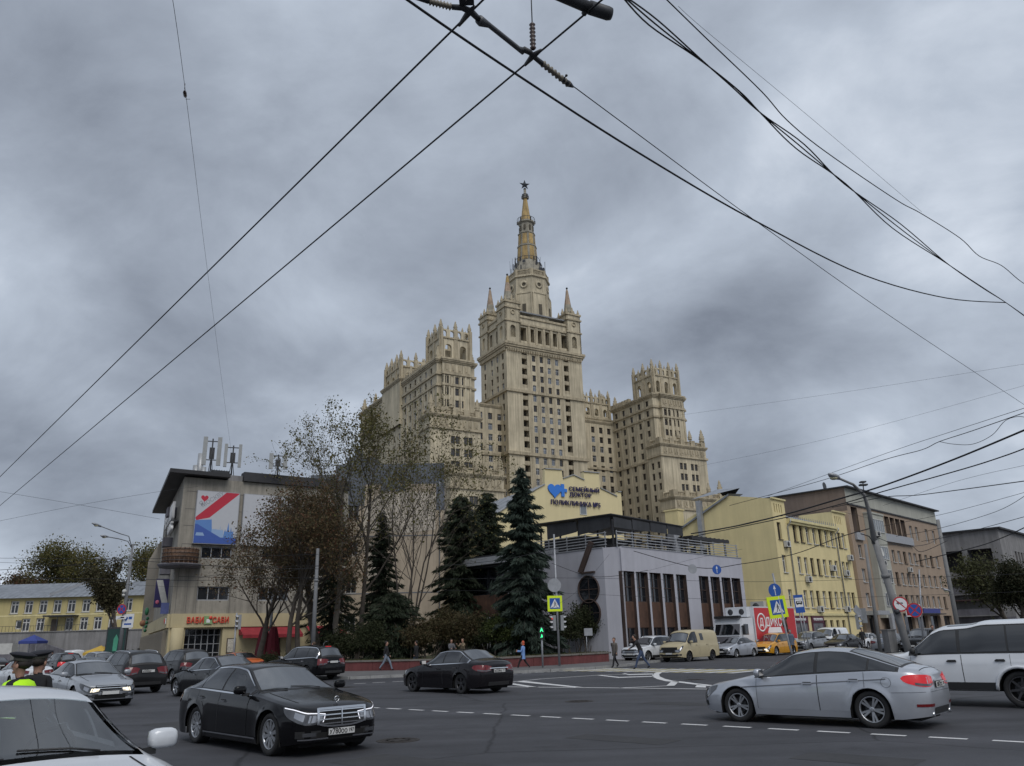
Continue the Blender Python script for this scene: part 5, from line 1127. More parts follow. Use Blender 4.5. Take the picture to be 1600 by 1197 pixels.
def cards(name, P, size, asp, m, parent, seed=0, hang=0.0, dirs=None, sv=.35):
    rg = np.random.default_rng(seed); n = len(P); P = np.asarray(P, float)
    a = rg.normal(size=(n, 3)) if dirs is None else np.asarray(dirs, float) + rg.normal(size=(n, 3)) * .25
    a[:, 2] -= hang; a /= np.linalg.norm(a, axis=1)[:, None] + 1e-9
    b = np.cross(a, rg.normal(size=(n, 3))); b /= np.linalg.norm(b, axis=1)[:, None] + 1e-9
    s = size * (1 + sv * rg.normal(size=n)).clip(.4, 2)[:, None]
    a = a * s * .5; b = b * s * .5 * asp
    V = np.empty((n, 4, 3)); V[:, 0] = P - a; V[:, 1] = P + b; V[:, 2] = P + a; V[:, 3] = P - b
    me = bpy.data.meshes.new(name); me.vertices.add(4 * n); me.vertices.foreach_set('co', V.reshape(-1))
    me.loops.add(4 * n); me.loops.foreach_set('vertex_index', np.arange(4 * n, dtype=np.int32))
    me.polygons.add(n); me.polygons.foreach_set('loop_start', np.arange(0, 4 * n, 4, dtype=np.int32)); me.polygons.foreach_set('loop_total', np.full(n, 4, np.int32))
    me.materials.append(m); me.update(calc_edges=True); me.validate()
    return link(name, me, parent)
def rvec(rd, s=1.0): return Vector((rd.gauss(0, s), rd.gauss(0, s), rd.gauss(0, s)))
def grow(mb, p, d, L, r, lev, rd, A, maxlev, nch, spread, up, wob=.12, rmin=.006, keep=None):
    seg = 5 if lev < 2 else 3; pts = [p.copy()]; rs = [r]
    for i in range(seg):
        d = (d + rvec(rd, wob) + Vector((0, 0, up * (1 if lev else .2)))).normalized(); p = p + d * L / seg; pts.append(p.copy()); rs.append(max(rmin, r * (1 - (i + 1) / seg * .62)))
    mb.tube(pts, rs, 7 if lev == 0 else (5 if lev == 1 else 3), 0, False)
    if lev >= maxlev:
        A.extend(pts[1:]); return
    if lev >= maxlev - 1: A.extend(pts[2:])
    for k in range(nch[lev]):
        t = (.30 + .70 * (k + rd.random()) / nch[lev]) if lev else (.35 + .65 * (k + rd.random()) / nch[lev])
        i = min(seg - 1, int(t * seg)); q = pts[i].lerp(pts[i + 1], t * seg - i)
        az = rd.random() * 6.283 if lev else (k * 2.4 + rd.random()); ref = Vector((math.cos(az), math.sin(az), 0))
        s = ref - d * ref.dot(d); s = s.normalized() if s.length > .1 else Vector((1, 0, 0))
        nd = (d * (1 - spread) + s * spread * (.8 + .5 * rd.random())).normalized()
        grow(mb, q, nd, L * (.52 + .25 * rd.random()) * (1.1 - .45 * t), rs[i] * (.50 if lev else .46), lev + 1, rd, A, maxlev, nch, spread, up, wob, rmin)
def broadleaf(name, label, base, H, seed, m, bark=M_BARK, nleaf=14000, lsize=.16, stems=1, spread=.5, nch=(9, 6, 5), up=.06, r0=.24, trunkf=.5, clump=.35, lean=(0, 0), group=None, cat='tree', topbias=0.0, maxlev=3, dens=None):
    rd = random.Random(seed); root = thing(name, label, cat, tuple(base), 0, group); mb = MB(); A = []
    for s in range(stems):
        az = s * 6.283 / max(1, stems) + rd.random(); d = Vector((math.cos(az) * .16 * (stems > 1) + lean[0], math.sin(az) * .16 * (stems > 1) + lean[1], 1)).normalized()
        grow(mb, Vector((math.cos(az) * .25 * (stems > 1), math.sin(az) * .25 * (stems > 1), -.1)), d, H * trunkf * (1 - .15 * rd.random()), r0 * (.75 if stems > 1 else 1), 0, rd, A, maxlev, nch, spread, up)
    A = np.array([tuple(a) for a in A]); rg = np.random.default_rng(seed)
    k = H / np.percentile(A[:, 2], 99.5); A = A * k; mb.v = [(p[0] * k, p[1] * k, p[2] * k) for p in mb.v]
    mb.build('trunk', bark, root)
    zmax = A[:, 2].max(); 
    wgt = np.clip((A[:, 2] / zmax), .05, 1) ** topbias if topbias else np.ones(len(A))
    # leaves gather in uneven clumps: every anchor has its own density
    wgt = wgt * rg.gamma(.7, 1.0, len(A)); wgt /= wgt.sum()
    idx = rg.choice(len(A), nleaf, p=wgt); P = A[idx] + rg.normal(size=(nleaf, 3)) * clump
    P[:, 2] = np.maximum(P[:, 2], .4)
    cards('crown', P, lsize, .7, m, root, seed); return root, zmax
def spruce(name, label, base, H, Rm, seed, m, group='dark conifers by the red wall', n_spray=9, low=.06, pw=.85, size=.42):
    rd = random.Random(seed); root = thing(name, label, 'tree', tuple(base), 0, group); mb = MB()
    mb.tube([(0, 0, -.1), (.03, 0, H * .5), (0, 0, H)], [H * .017, H * .011, .02], 8)
    P = []; D = []; z = H * low
    while z < H * .985:
        f = z / H; L0 = Rm * (1 - f) ** pw + .12; nb = 7 if f < .8 else 5; off = rd.random() * 6.28
        for k in range(nb):
            az = off + k * 6.283 / nb + rd.uniform(-.3, .3); L_ = L0 * rd.uniform(.55, 1.25); dx, dy = math.cos(az), math.sin(az)
            zz0 = z + rd.uniform(-.2, .2); lift = .25 if f > .6 else -.05; pts = []
            for i in range(5):
                t = i / 4; pts.append(Vector((dx * L_ * t, dy * L_ * t, zz0 + L_ * (lift * t - .38 * t * t + .16 * t ** 3))))
            mb.tube(pts, [.05 * (1 - f) + .012, .04 * (1 - f) + .01, .02, .012, .006], 3, 0, False)
            ns = max(4, int(L_ * n_spray))
            for j in range(ns):
                t = (j + rd.random()) / ns; i = min(3, int(t * 4)); q = pts[i].lerp(pts[i + 1], t * 4 - i)
                wd = .34 * L_ * (1 - t * .75) * rd.uniform(-1, 1)
                for c in range(7):
                    P.append((q.x - dy * wd + rd.gauss(0, .10), q.y + dx * wd + rd.gauss(0, .10), q.z - abs(wd) * .25 - rd.random() * .20))
                    D.append((dx * .8 - dy * wd * 1.4, dy * .8 + dx * wd * 1.4, -.35))
        z += (.30 + .30 * (1 - f)) * H / 16
    mb.build('trunk', M_BARK, root); cards('crown', P, size * .9, .17, m, root, seed, .2, D); return root
def bush(label, base, w_, h, seed, m, n=3500, ls=.13, group='shrubs above the red wall', name='shrub', d_=None):
    rd = random.Random(seed); root = thing(name, label, 'shrub', tuple(base), 0, group); mb = MB(); A = []
    for k in range(14):
        az = rd.random() * 6.28; e = rd.uniform(.2, 1) ; p0 = Vector((rd.uniform(-.2, .2) * w_, rd.uniform(-.2, .2) * w_, 0)); tip = Vector((math.cos(az) * w_ * .5 * e, math.sin(az) * (d_ or w_) * .45 * e, h * rd.uniform(.55, 1.02) * (1.1 - .4 * e)))
        mid = p0.lerp(tip, .5) + Vector((0, 0, h * .12)); mb.tube([p0, mid, tip], [.03, .018, .006], 4, 0, False)
        for j in range(5):
            a = mid.lerp(tip, j / 5); b = a + Vector((rd.uniform(-.5, .5), rd.uniform(-.5, .5), rd.uniform(0, .45))) * min(1, h * .5); mb.tube([a, b], [.010, .004], 3, 0, False); A += [tuple(a), tuple(b), tuple(a.lerp(b, .6))]
    mb.build('stems', M_BARK, root); rg = np.random.default_rng(seed); A = np.array(A); wgt = rg.gamma(.8, 1, len(A)); wgt /= wgt.sum()
    P = A[rg.choice(len(A), n, p=wgt)] + rg.normal(size=(n, 3)) * np.array([.22, .22, .17]) * min(1.2, w_ / 2.2); P[:, 2] = np.maximum(P[:, 2], .03)
    cards('leaves', P, ls, .7, m, root, seed); return root
# ---------------------------------------------------------------- red retaining wall with planted bed
M_REDW = mat('red_wall_paint', (0.155, 0.045, 0.045), rough=.85, var=.18, scale=1.2, streak=.3, dirt=.3)
M_CAP = mat('wall_cap', (0.17, 0.155, 0.14), rough=.9, var=.2, scale=1.5, dirt=.3)
WH = .62
rwp = [atz(525, 1049, .12), atz(640, 1047, .12), atz(785, 1043.5, .12), atz(880, 1038.5, .12), atz(952, 1033.5, .12)]
rwp = [Vector((p.x, p.y, .12)) for p in rwp]; rwp.insert(0, rwp[0] + Vector((-3.4, 1.2, 0)))
RWt = thing('retaining_wall', 'low red painted retaining wall along the corner pavement', 'wall', tuple(rwp[2]))
panm = {}
bedpts = []
for i in range(len(rwp) - 1):
    a, b = rwp[i] - rwp[2], rwp[i + 1] - rwp[2]; L_ = (b - a).length; ang = math.atan2((b - a).y, (b - a).x); k = max(1, round(L_ / 2.4)); 
    for j in range(k):
        l2 = L_ / k; q = MB(); q.box(.01, l2 - .01, 0, .25, 0, WH - .1)
        gy = (i == 2 and j in (1,)) or (i == 0)
        o = q.build('wall_panel', M_CAP if gy else M_REDW, RWt, a + (b - a) * (j / k), ang)
    q = MB(); q.box(-.02, L_ + .02, -.05, .32, WH - .098, WH); q.build('wall_cap', M_CAP, RWt, a, ang)
bed = MB(); poly = [(p.x, p.y) for p in [v + Vector((0, .3, 0)) for v in rwp]] + [(7.0, 68.5), (-1, 76), (-22, 70), (rwp[0].x, rwp[0].y + 4)]
bed.prism(poly, .05, WH - .04); tag(bed.build('planted_bed', M_SOIL), kind='structure')
gz = WH - .04
rg = np.random.default_rng(4); gpnts = []
for i in range(len(rwp) - 1):
    a, b = rwp[i], rwp[i + 1]
    for _ in range(int((b - a).length * 420)): 
        p = a.lerp(b, rg.random()); gpnts.append((p.x + rg.normal() * .2, p.y + .35 + rg.random() ** 1.5 * 3.0, gz + .05 + rg.random() * .08))
tag(cards('grass', gpnts, .16, .22, leaf_mat('grass_blade', [(.05, .06, .018), (.07, .075, .025), (.09, .075, .03), (.04, .05, .016)]), None, 4, -1.6), kind='stuff')
# ---------------------------------------------------------------- trees by pixel column, at their own distances
def base_at(px, Y, z=gz):
    t = ray(px, 1020); return Vector((t[0] / t[1] * Y, Y, z))
def height_at(px, py, Y, z=gz): return at(px, py, Y).z - z
broadleaf('bare_poplar', 'tall nearly bare tree with upright branches left of the beige wall', base_at(531, 63), height_at(540, 640, 63), 21, L_OLIVE, M_BARKP, 5600, .145, 1, .44, (9, 6, 5), .11, .20, .60, .28, (-.05, 0), 'tall half bare trees behind the red wall', 'tree', 1.6)
broadleaf('bare_poplar', 'slim nearly bare tree rising in front of the skyscraper left wing', base_at(557, 64), height_at(575, 640, 64), 34, L_OLIVE, M_BARK, 5600, .145, 1, .38, (9, 6, 5), .11, .17, .60, .28, (.02, 0), 'tall half bare trees behind the red wall', 'tree', 1.6)
broadleaf('bare_poplar', 'many stemmed bare tree in front of the beige blank wall', base_at(634, 62), height_at(650, 652, 62), 47, L_OLIVE, M_BARK, 6500, .14, 5, .36, (6, 5, 4), .09, .115, .66, .28, (.06, 0), 'tall half bare trees behind the red wall', 'tree', 2.0)
broadleaf('maple', 'brown leaved broad maple in front of the white billboard', base_at(460, 60, .12), height_at(450, 752, 60), 58, L_MAPLE, M_BARK, 20000, .135, 2, .40, (9, 7, 5), .08, .22, .52, .36, (0, 0), None, 'tree', 0)
broadleaf('maple', 'smaller brown maple hanging over the cafe awning', base_at(405, 63, .12), height_at(400, 835, 63), 61, L_MAPLE, M_BARK, 10500, .13, 1, .42, (8, 6, 5), .06, .20, .54, .36, (.05, 0), None, 'tree', 0)
broadleaf('maple', 'dark brown maple between the street pole and the thick trunk', base_at(497, 66), height_at(500, 785, 66), 73, L_MAPLE, M_BARK, 13000, .135, 1, .42, (9, 7, 5), .06, .26, .50, .45, (0, 0), None, 'tree', 0)
spruce('blue_spruce', 'tallest full dark spruce beside the lilac restaurant', base_at(823, 61), height_at(822, 729, 61), 3.1, 5, L_SPRUCE, n_spray=15, pw=.72, size=.55)
spruce('dark_spruce', 'broad dark conifer right of the beige wall', base_at(722, 76), height_at(722, 772, 76), 3.3, 6, L_DARKC, n_spray=13, pw=.45, size=.55)
spruce('dark_spruce', 'dark conifer behind the other two, next to the metal roof', base_at(765, 79), height_at(765, 768, 79), 3.2, 8, L_DARKC, n_spray=13, pw=.5, size=.55)
spruce('dark_spruce', 'narrow dark conifer behind the many stemmed bare tree', base_at(592, 68), height_at(590, 800, 68), 2.5, 9, L_DARKC, pw=.7)
spruce('dark_spruce', 'dark conifer behind the street pole, left of the others', base_at(515, 72), height_at(512, 770, 72), 2.6, 12, L_DARKC, pw=.7)
spruce('dark_spruce', 'low dark yew filling the bed under the bare trees', base_at(612, 60), 4.6, 3.0, 14, L_DARKC, low=.03, pw=.45)
for i, (px, Y, w_, h, m, lb, n) in enumerate((
    (655, 58.5, 3.0, 2.4, L_BUSHB, 'leftmost russet brown shrub above the red wall', 4200), (690, 60, 3.4, 3.0, L_BUSHB, 'taller russet shrub behind the bench couple', 5200), (722, 59.5, 3.0, 2.7, L_BUSHB, 'brown shrub right of the bench couple', 4600),
    (750, 60.5, 3.0, 2.5, L_BUSHD, 'dark green shrub left of the bright green one', 4600), (782, 60.2, 2.8, 2.6, L_BUSHG, 'bright green shrub above the woman in blue', 4600), (808, 61, 2.8, 2.6, L_BUSHG, 'yellow green shrub in front of the tallest spruce', 4200),
    (838, 61.5, 2.6, 2.2, L_BUSHD, 'dark shrub behind the green signal post', 4200), (880, 62.6, 3.0, 2.8, L_BUSHD, 'olive shrub left of the round windows', 4800), (912, 63.6, 3.2, 3.1, L_BUSHD, 'largest olive shrub under the round windows', 5600), (935, 64.5, 2.0, 2.0, L_BUSHD, 'small shrub against the lilac wall corner', 2600),
    (575, 58, 3.2, 2.2, L_BUSHD, 'dark shrub left of the man in jeans', 4600), (540, 60, 3.0, 1.8, L_BUSHD, 'low dark shrub beside the thick trunks', 3600))):
    bush(lb, base_at(px, Y), w_ * 1.05, h * 1.22, 100 + i, m, int(n * 1.8), .115)
for i, (px, lb) in enumerate(((385, 'clipped dark hedge below the maroon parasols'), (425, 'clipped dark hedge left of the grey street pole'), (465, 'clipped dark hedge right of the grey street pole'))):
    bush(lb, base_at(px, 57 + i, .12), 2.8, .95, 140 + i, L_BUSHD, 4200, .10, 'hedge in front of the cafe', 'hedge', 1.0)
# far trees
broadleaf('far_tree', 'grey green tree behind the yellow house, tallest of the left row', base_at(122, 176, 2), height_at(122, 856, 176, 2), 81, L_OLIVE, M_BARK, 16000, .36, 1, .36, (8, 6, 5), .07, .4, .5, 1.1, (0, 0), 'trees by the yellow terrace house')
broadleaf('far_tree', 'dark brown low tree left of the tall grey green one', base_at(60, 182, 2), height_at(62, 905, 182, 2), 82, L_MAPLE, M_BARK, 13000, .42, 1, .5, (8, 6, 5), .04, .4, .45, 1.1, (0, 0), 'trees by the yellow terrace house')
broadleaf('far_tree', 'thin tree above the corner building side wall', base_at(215, 165, 2), height_at(212, 850, 165, 2), 83, L_OLIVE, M_BARK, 11000, .33, 1, .34, (8, 6, 5), .07, .4, .5, 1.1, (0, 0), 'trees by the yellow terrace house')
broadleaf('far_tree', 'dark full tree in front of the yellow house behind the lamp post', base_at(178, 128, .1), height_at(165, 880, 128, .1), 84, leaf_mat('leaf_dark_autumn', [(.045, .048, .024), (.07, .06, .03), (.055, .045, .028), (.08, .078, .038)]), M_BARK, 14000, .30, 1, .20, (9, 6, 5), .12, .3, .6, .5, (0, 0), 'trees by the yellow terrace house')
broadleaf('far_tree', 'distant dark treetops at the left edge', base_at(10, 200, 2), height_at(8, 925, 200, 2), 85, L_MAPLE, M_BARK, 7000, .6, 1, .6, (8, 6, 5), .04, .4, .45, 1.1, (0, 0), 'trees by the yellow terrace house')
broadleaf('street_tree', 'dark leafy tree at the right edge in front of the grey building', base_at(1612, 78, .1), height_at(1595, 884, 78, .1), 91, leaf_mat('leaf_dark_street', [(.02, .026, .014), (.035, .04, .02), (.045, .04, .022), (.028, .032, .016)]), M_BARK, 18000, .18, 1, .30, (10, 7, 5), .10, .26, .55, .40)
broadleaf('street_tree', 'pale green thin tree beside the grey building balcony', base_at(1592, 86, .1), height_at(1575, 872, 86, .1), 92, leaf_mat('leaf_pale_street', [(.06, .068, .03), (.09, .09, .045), (.05, .055, .025)]), M_BARK, 4500, .24, 1, .3, (9, 6, 5), .05, .2, .5, .5)
# ================================================================== VEHICLES
M_TYRE = mat('tyre_rubber', (0.016, 0.016, 0.017), rough=.85, var=.2, scale=6)
M_RIM = mat('rim_alloy', (0.42, 0.43, 0.45), rough=.32, metal=.85, var=.05)
M_RIMD = mat('rim_dark', (0.06, 0.06, 0.065), rough=.4, metal=.6, var=.05)
M_CHROME = mat('chrome', (0.62, 0.63, 0.65), rough=.14, metal=1.0, var=0)
M_CARGL = glass_mat('car_glass', (0.010, 0.012, 0.015), .03)
M_SIDEGL = glass_mat('car_side_glass', (0.008, 0.009, 0.011), .04); M_SIDEGL.node_tree.nodes['Principled BSDF'].inputs['IOR'].default_value = 1.62
M_CARGL.node_tree.nodes['Principled BSDF'].inputs['IOR'].default_value = 2.3
M_TRIMB = mat('black_plastic', (0.018, 0.018, 0.019), rough=.55, var=.1)
M_GAP = mat('shut_line', (0.006, 0.006, 0.006), rough=.9, var=0); M_SEAM = mat('door_seam', (0.03, 0.031, 0.034), rough=.9, var=0)
M_TAIL = mat('tail_lamp_red', (0.13, 0.004, 0.006), rough=.12, var=0, coat=.6)
M_TAILON = mat('tail_lamp_lit', (0.20, 0.003, 0.005), rough=.15, var=0, coat=.6, emit=(1, .012, .02), estr=.30)
M_HEAD = mat('head_lamp_lens', (0.055, 0.058, 0.065), rough=.08, var=0, coat=1.0); M_BOWL = mat('head_lamp_bowl', (0.34, 0.35, 0.38), rough=.25, metal=.7, var=0, coat=.5)
M_DRL = mat('day_lamp_lit', (0.8, 0.8, 0.85), rough=.3, var=0, emit=(.9, .92, 1), estr=.55)
M_HEADON = mat('head_lamp_lit', (0.8, 0.75, 0.6), rough=.3, var=0, emit=(1, .88, .68), estr=1.0)
M_PLATE = mat('number_plate', (0.55, 0.55, 0.54), rough=.5, var=.03)
M_PTXT = mat('plate_letters', (0.012, 0.012, 0.014), rough=.6, var=0)
def paint(name, col, metal=0.0, rough=.28, coat=.8): return mat('paint_' + name, col, rough=rough, metal=metal, var=.05, scale=1.5, coat=coat, spec=.25)
P_BLACK = paint('black', (.0045, .0045, .0055), 0, .14, .12); P_SILVER = paint('silver', (.44, .46, .50), .55, .34); P_WHITE = paint('white', (.60, .62, .65)); P_PEARL = paint('pearl', (.60, .62, .65), .1, .32)
P_GREY = paint('dark_grey', (.016, .016, .017), .2, .28, .2); P_BEIGE = paint('cream', (.40, .345, .22), 0, .45, .3); P_YELLOW = paint('taxi_yellow', (.56, .26, .012)); P_NAVY = paint('navy', (.012, .014, .026), .3); P_ORANGE = paint('orange', (.45, .10, .02)); P_MET = paint('light_grey', (.33, .345, .37), .5, .36); P_PLUM = paint('charcoal_plum', (.011, .010, .012), .2, .22, .2)
def ip(tab, s):
    if s <= tab[0][0]: return tab[0][1]
    for (a, u), (b, v) in zip(tab[:-1], tab[1:]):
        if s <= b: return u + (v - u) * (s - a) / (b - a)
    return tab[-1][1]
def sm(tab, s, w=.07): return (ip(tab, s - w) + 2 * ip(tab, s - w / 2) + 2 * ip(tab, s) + 2 * ip(tab, s + w / 2) + ip(tab, s + w)) / 8
class Body:
    def __init__(b, L, W, H, wb, fo, wr, zc, belt, cowl, rf, rr, dk, roofw=.60, zb=.20, tipf=.60, tipr=.66, lf=.95, lr=.7, kf=.10, kr=.07, ws=.22):
        b.__dict__.update(dict(L=L, W=W, H=H, wb=wb, fo=fo, wr=wr, zct=zc, bt=belt, cowl=cowl, rf=rf, rr=rr, dk=dk, roofw=roofw, zb=zb, tipf=tipf, tipr=tipr, lf=lf, lr=lr, kf=kf, kr=kr, ws=ws))
        b.ax = (fo, fo + wb); b.Ra = wr + .055; b._c = {}
        b.beltmid = sm(belt, (cowl + dk) / 2)
    def zc(b, s): return max(sm(b.zct, s), b.belt(s) + .03)
    def belt(b, s): return sm(b.bt, s)
    def w(b, s):
        f = 1.0
        if s < b.lf: f = b.tipf + (1 - b.tipf) * math.sqrt(max(0, 1 - (1 - s / b.lf) ** 2.4))
        d = b.L - s
        if d < b.lr: f = min(f, b.tipr + (1 - b.tipr) * math.sqrt(max(0, 1 - (1 - d / b.lr) ** 2.4)))
        return b.W / 2 * f
    def zbot(b, s):
        for a in b.ax:
            d = abs(s - a)
            if d < b.Ra + 1e-6: return b.wr + math.sqrt(max(0, b.Ra ** 2 - d * d))
        e = min(s, b.L - s); return b.zb + (.06 * max(0, 1 - e / .5))
    def X(b, s, z):
        dx = 0
        if s < .8:
            g = ((z - .52) / .42) ** 2 if z > .52 else .5 * ((.52 - z) / .3) ** 2
            dx = b.kf * min(g, 1.6) * (1 - s / .8) ** 2
        d = b.L - s
        if d < .7:
            g = ((z - .6) / .45) ** 2 if z > .6 else .6 * ((.6 - z) / .35) ** 2
            dx -= b.kr * min(g, 1.6) * (1 - d / .7) ** 2
        return b.L / 2 - (s + dx)
    def yside(b, s, z):
        w_ = b.w(s); zm = b.belt(s) * .62; bl = b.belt(s)
        if z < zm: y = w_ - .075 * ((zm - z) / zm) ** 2
        else: y = w_ - .055 * ((z - zm) / max(.05, bl - zm)) ** 2
        zcr = bl - .17; y += .011 * math.exp(-((z - zcr) / .035) ** 2)
        for a in b.ax:
            d = math.hypot(s - a, z - b.wr); 
            if d < b.Ra + .10: y += .020 * max(0, 1 - abs(d - b.Ra - .01) / .09)
        return y
    def side(b, s, z, sg=1): return Vector((b.X(s, z), sg * b.yside(s, z), z))
    def rail(b, s):
        k = round(s, 4)
        if k in b._c: return b._c[k]
        bl, zc_ = b.belt(s), b.zc(s); f = min(1, max(0, (zc_ - bl - .05) / (b.H - b.beltmid - .10)))
        wsd = b.yside(s, bl); inset = .10 if s < b.cowl else .07
        wr_ = (wsd - inset) * (1 - f ** .8) + min(b.roofw, wsd - .04) * f ** .8
        zr = bl + (zc_ - bl) * (.50 + .39 * f)
        b._c[k] = (wr_, zr, f, wsd, bl, zc_); return b._c[k]
    def green(b, s, t, sg=1):
        wr_, zr, f, wsd, bl, zc_ = b.rail(s); y = wsd + (wr_ - wsd) * t + .035 * f * math.sin(math.pi * t); z = bl + (zr - bl) * t; return Vector((b.X(s, z), sg * y, z))
    def top(b, s, v):
        wr_, zr, f, wsd, bl, zc_ = b.rail(s); z = zr + (zc_ - zr) * (1 - abs(v) ** 2.2); return Vector((b.X(s, z), wr_ * v, z))
    def front(b, y, z): return Vector((b.X(0, z), y, z))
    def rear(b, y, z): return Vector((b.X(b.L, z), y, z))
    def fpath(b, p, z, sg=1):
        """round the front corner: p<0 on the nose, p>0 along the flank"""
        if p < 0: return Vector((b.X(0, z), sg * (b.yside(0, z) + p), z))
        return b.side(p, z, sg)
    def rpath(b, p, z, sg=1):
        if p < 0: return Vector((b.X(b.L, z), sg * (b.yside(b.L, z) + p), z))
        return b.side(b.L - p, z, sg)
    def cols(b):
        S = set()
        n = 14
        for i in range(n + 1): S.add(round(b.lf * (i / n) ** 1.7, 4)); S.add(round(b.L - b.lr * (i / n) ** 1.7, 4))
        for a in b.ax:
            for k in range(15): S.add(round(a + b.Ra * math.cos(math.pi * k / 14), 4))
            S.add(round(a + b.Ra + .012, 4)); S.add(round(a - b.Ra - .012, 4))
        s = b.lf
        while s < b.L - b.lr: S.add(round(s, 4)); s += .11
        S = sorted(S); out = [S[0]]
        for s in S[1:]:
            if s - out[-1] > .008: out.append(s)
        return out
    def mesh(b, name, pm):
        mb = MB(); C = b.cols(); NS, NG, NT = 11, 4, 5; G = []
        for s in C:
            z0, bl = b.zbot(s), b.belt(s); row = []
            for i in range(NS): row.append(b.side(s, z0 + (bl - z0) * i / (NS - 1)))
            for i in range(1, NG): row.append(b.green(s, i / NG))
            for i in range(NT + 1): row.append(b.top(s, 1 - i / NT))
            G.append(row)
        nr = len(G[0]); vs = []
        for row in G:
            vs += [tuple(p) for p in row]; 
        off = len(vs); vs += [(x, -y, z) for x, y, z in vs]
        fs = []
        for i in range(len(C) - 1):
            for j in range(nr - 1):
                a, c, d, e = i * nr + j, (i + 1) * nr + j, (i + 1) * nr + j + 1, i * nr + j + 1
                fs.append((a, e, d, c)); fs.append((a + off, c + off, d + off, e + off))
        for j in range(nr - 1):
            fs.append((j, j + off, j + 1 + off, j + 1)); k = (len(C) - 1) * nr; fs.append((k + j + 1, k + j + 1 + off, k + j + off, k + j))
        mb.add(vs, fs, 0, True)
        me = mb.mesh(name, [pm])
        # sharp nose and tail edges shade cleanly
        return me
    def floor(b):
        q = MB(); y = b.W / 2 - .30
        q.box(-b.L / 2 + .25, b.L / 2 - .25, -y, y, b.zb - .03, b.zb + .35); q.box(b.L / 2 - b.ax[1] + b.Ra + .03, b.L / 2 - b.ax[0] - b.Ra - .03, -y - .22, y + .22, b.zb - .02, b.zb + .2)
        for a in b.ax:
            x = b.L / 2 - a
            for sg in (-1, 1):
                yo, yi = sg * (b.W / 2 - .035), sg * (b.W / 2 - .42); P_ = [(x + (b.Ra + .0) * math.cos(t), b.wr + (b.Ra + .0) * math.sin(t)) for t in [math.pi * k / 12 for k in range(13)]]
                P_ = [(x + b.Ra, b.zb)] + P_ + [(x - b.Ra, b.zb)]
                for (x0, z0), (x1, z1) in zip(P_[:-1], P_[1:]): q.quad((x0, yo, z0), (x1, yo, z1), (x1, yi, z1), (x0, yi, z0))
                q.add([(px_, yi, pz_) for px_, pz_ in P_], [tuple(range(len(P_)))])
        return q
def patch(fn, u0, u1, v0, v1, nu, nv, off, mb=None, m=0, cen=None, sg=1):
    """a sheet following a body surface, lifted off it by off; v bounds may be functions of u"""
    mb = mb or MB(); g_ = []
    f0 = v0 if callable(v0) else (lambda u: v0); f1 = v1 if callable(v1) else (lambda u: v1)
    e = 1e-3; nn_ = []
    for i in range(nu + 1):
        u = u0 + (u1 - u0) * i / nu
        for j in range(nv + 1):
            v = f0(u) + (f1(u) - f0(u)) * j / nv; p = fn(u, v); a = fn(u + e, v) - fn(u - e, v); c = fn(u, v + e) - fn(u, v - e); n = a.cross(c)
            n = n.normalized() if n.length > 1e-12 else Vector((0, 0, 1))
            ref = p - (cen or Vector((0, 0, .55))); ref.x *= .35
            if n.dot(ref) < 0: n = -n
            g_.append(p + n * off); nn_.append(n)
    k = nv + 1; fs = []
    for i in range(nu):
        for j in range(nv):
            q = (i * k + j, (i + 1) * k + j, (i + 1) * k + j + 1, i * k + j + 1); c = (g_[q[2]] - g_[q[0]]).cross(g_[q[3]] - g_[q[1]]); fs.append(q[::-1] if c.dot(nn_[q[0]] + nn_[q[2]]) < 0 else q)
    mb.add(g_, fs, m, True); return mb
_wheel = {}
def wheel_meshes(r, w_, spokes, style):
    key = (r, w_, spokes, style)
    if key in _wheel: return _wheel[key]
    Mx = Matrix.Rotation(R(-90), 4, 'X'); rr = r * .70           # axis along +y, outer face +y
    t = MB(); h = w_ / 2
    t.lathe([(rr, -h * .85), (r * .93, -h), (r * .985, -h * .8), (r, -h * .45), (r, h * .45), (r * .985, h * .8), (r * .93, h), (rr * 1.02, h * .92), (rr, h * .8)], 36, 0, Mx, True, cap=False)
    tm = t.mesh('tyre', M_TYRE)
    d = MB(); d.lathe([(.01, -h * .2), (rr * .98, -h * .2), (rr * .98, h * .05), (.01, h * .05)], 28, 0, Mx, False); d.lathe([(.01, h * .06), (rr * .62, h * .06), (rr * .62, h * .16), (.01, h * .16)], 24, 1, Mx, False)
    dmh = d.mesh('wheel', [M_GAP, M_METALD])
    q = MB(); q.lathe([(rr * 1.01, h * .78), (rr * 1.01, h * .9), (rr * .93, h * .84), (rr * .9, h * .1), (rr * .93, h * .1)], 36, 0, Mx, True, cap=False)
    q.lathe([(.01, h * .3), (rr * .2, h * .3), (rr * .2, h * .72), (rr * .12, h * .8), (.01, h * .8)], 16, 0, Mx, False)
    for k in range(spokes):
        A_ = Mx @ Matrix.Rotation(2 * math.pi * k / spokes, 4, 'Z')
        for dd in ((0,) if style == 0 else (-.16, .16)):
            B_ = A_ @ Matrix.Rotation(dd * (5 / spokes), 4, 'Z'); wi, wo = (.028, .020) if style == 0 else (.016, .020)
            q.add([(rr * .15, -wi, h * .72), (rr * .95, -wo, h * .80), (rr * .95, wo, h * .80), (rr * .15, wi, h * .72), (rr * .15, -wi, h * .35), (rr * .95, -wo, h * .45), (rr * .95, wo, h * .45), (rr * .15, wi, h * .35)], [(0, 1, 2, 3), (0, 4, 5, 1), (3, 2, 6, 7)], 0, False, B_)
    qm = q.mesh('rim', M_RIM); _wheel[key] = (tm, dmh, qm); return _wheel[key]
_bodyc = {}
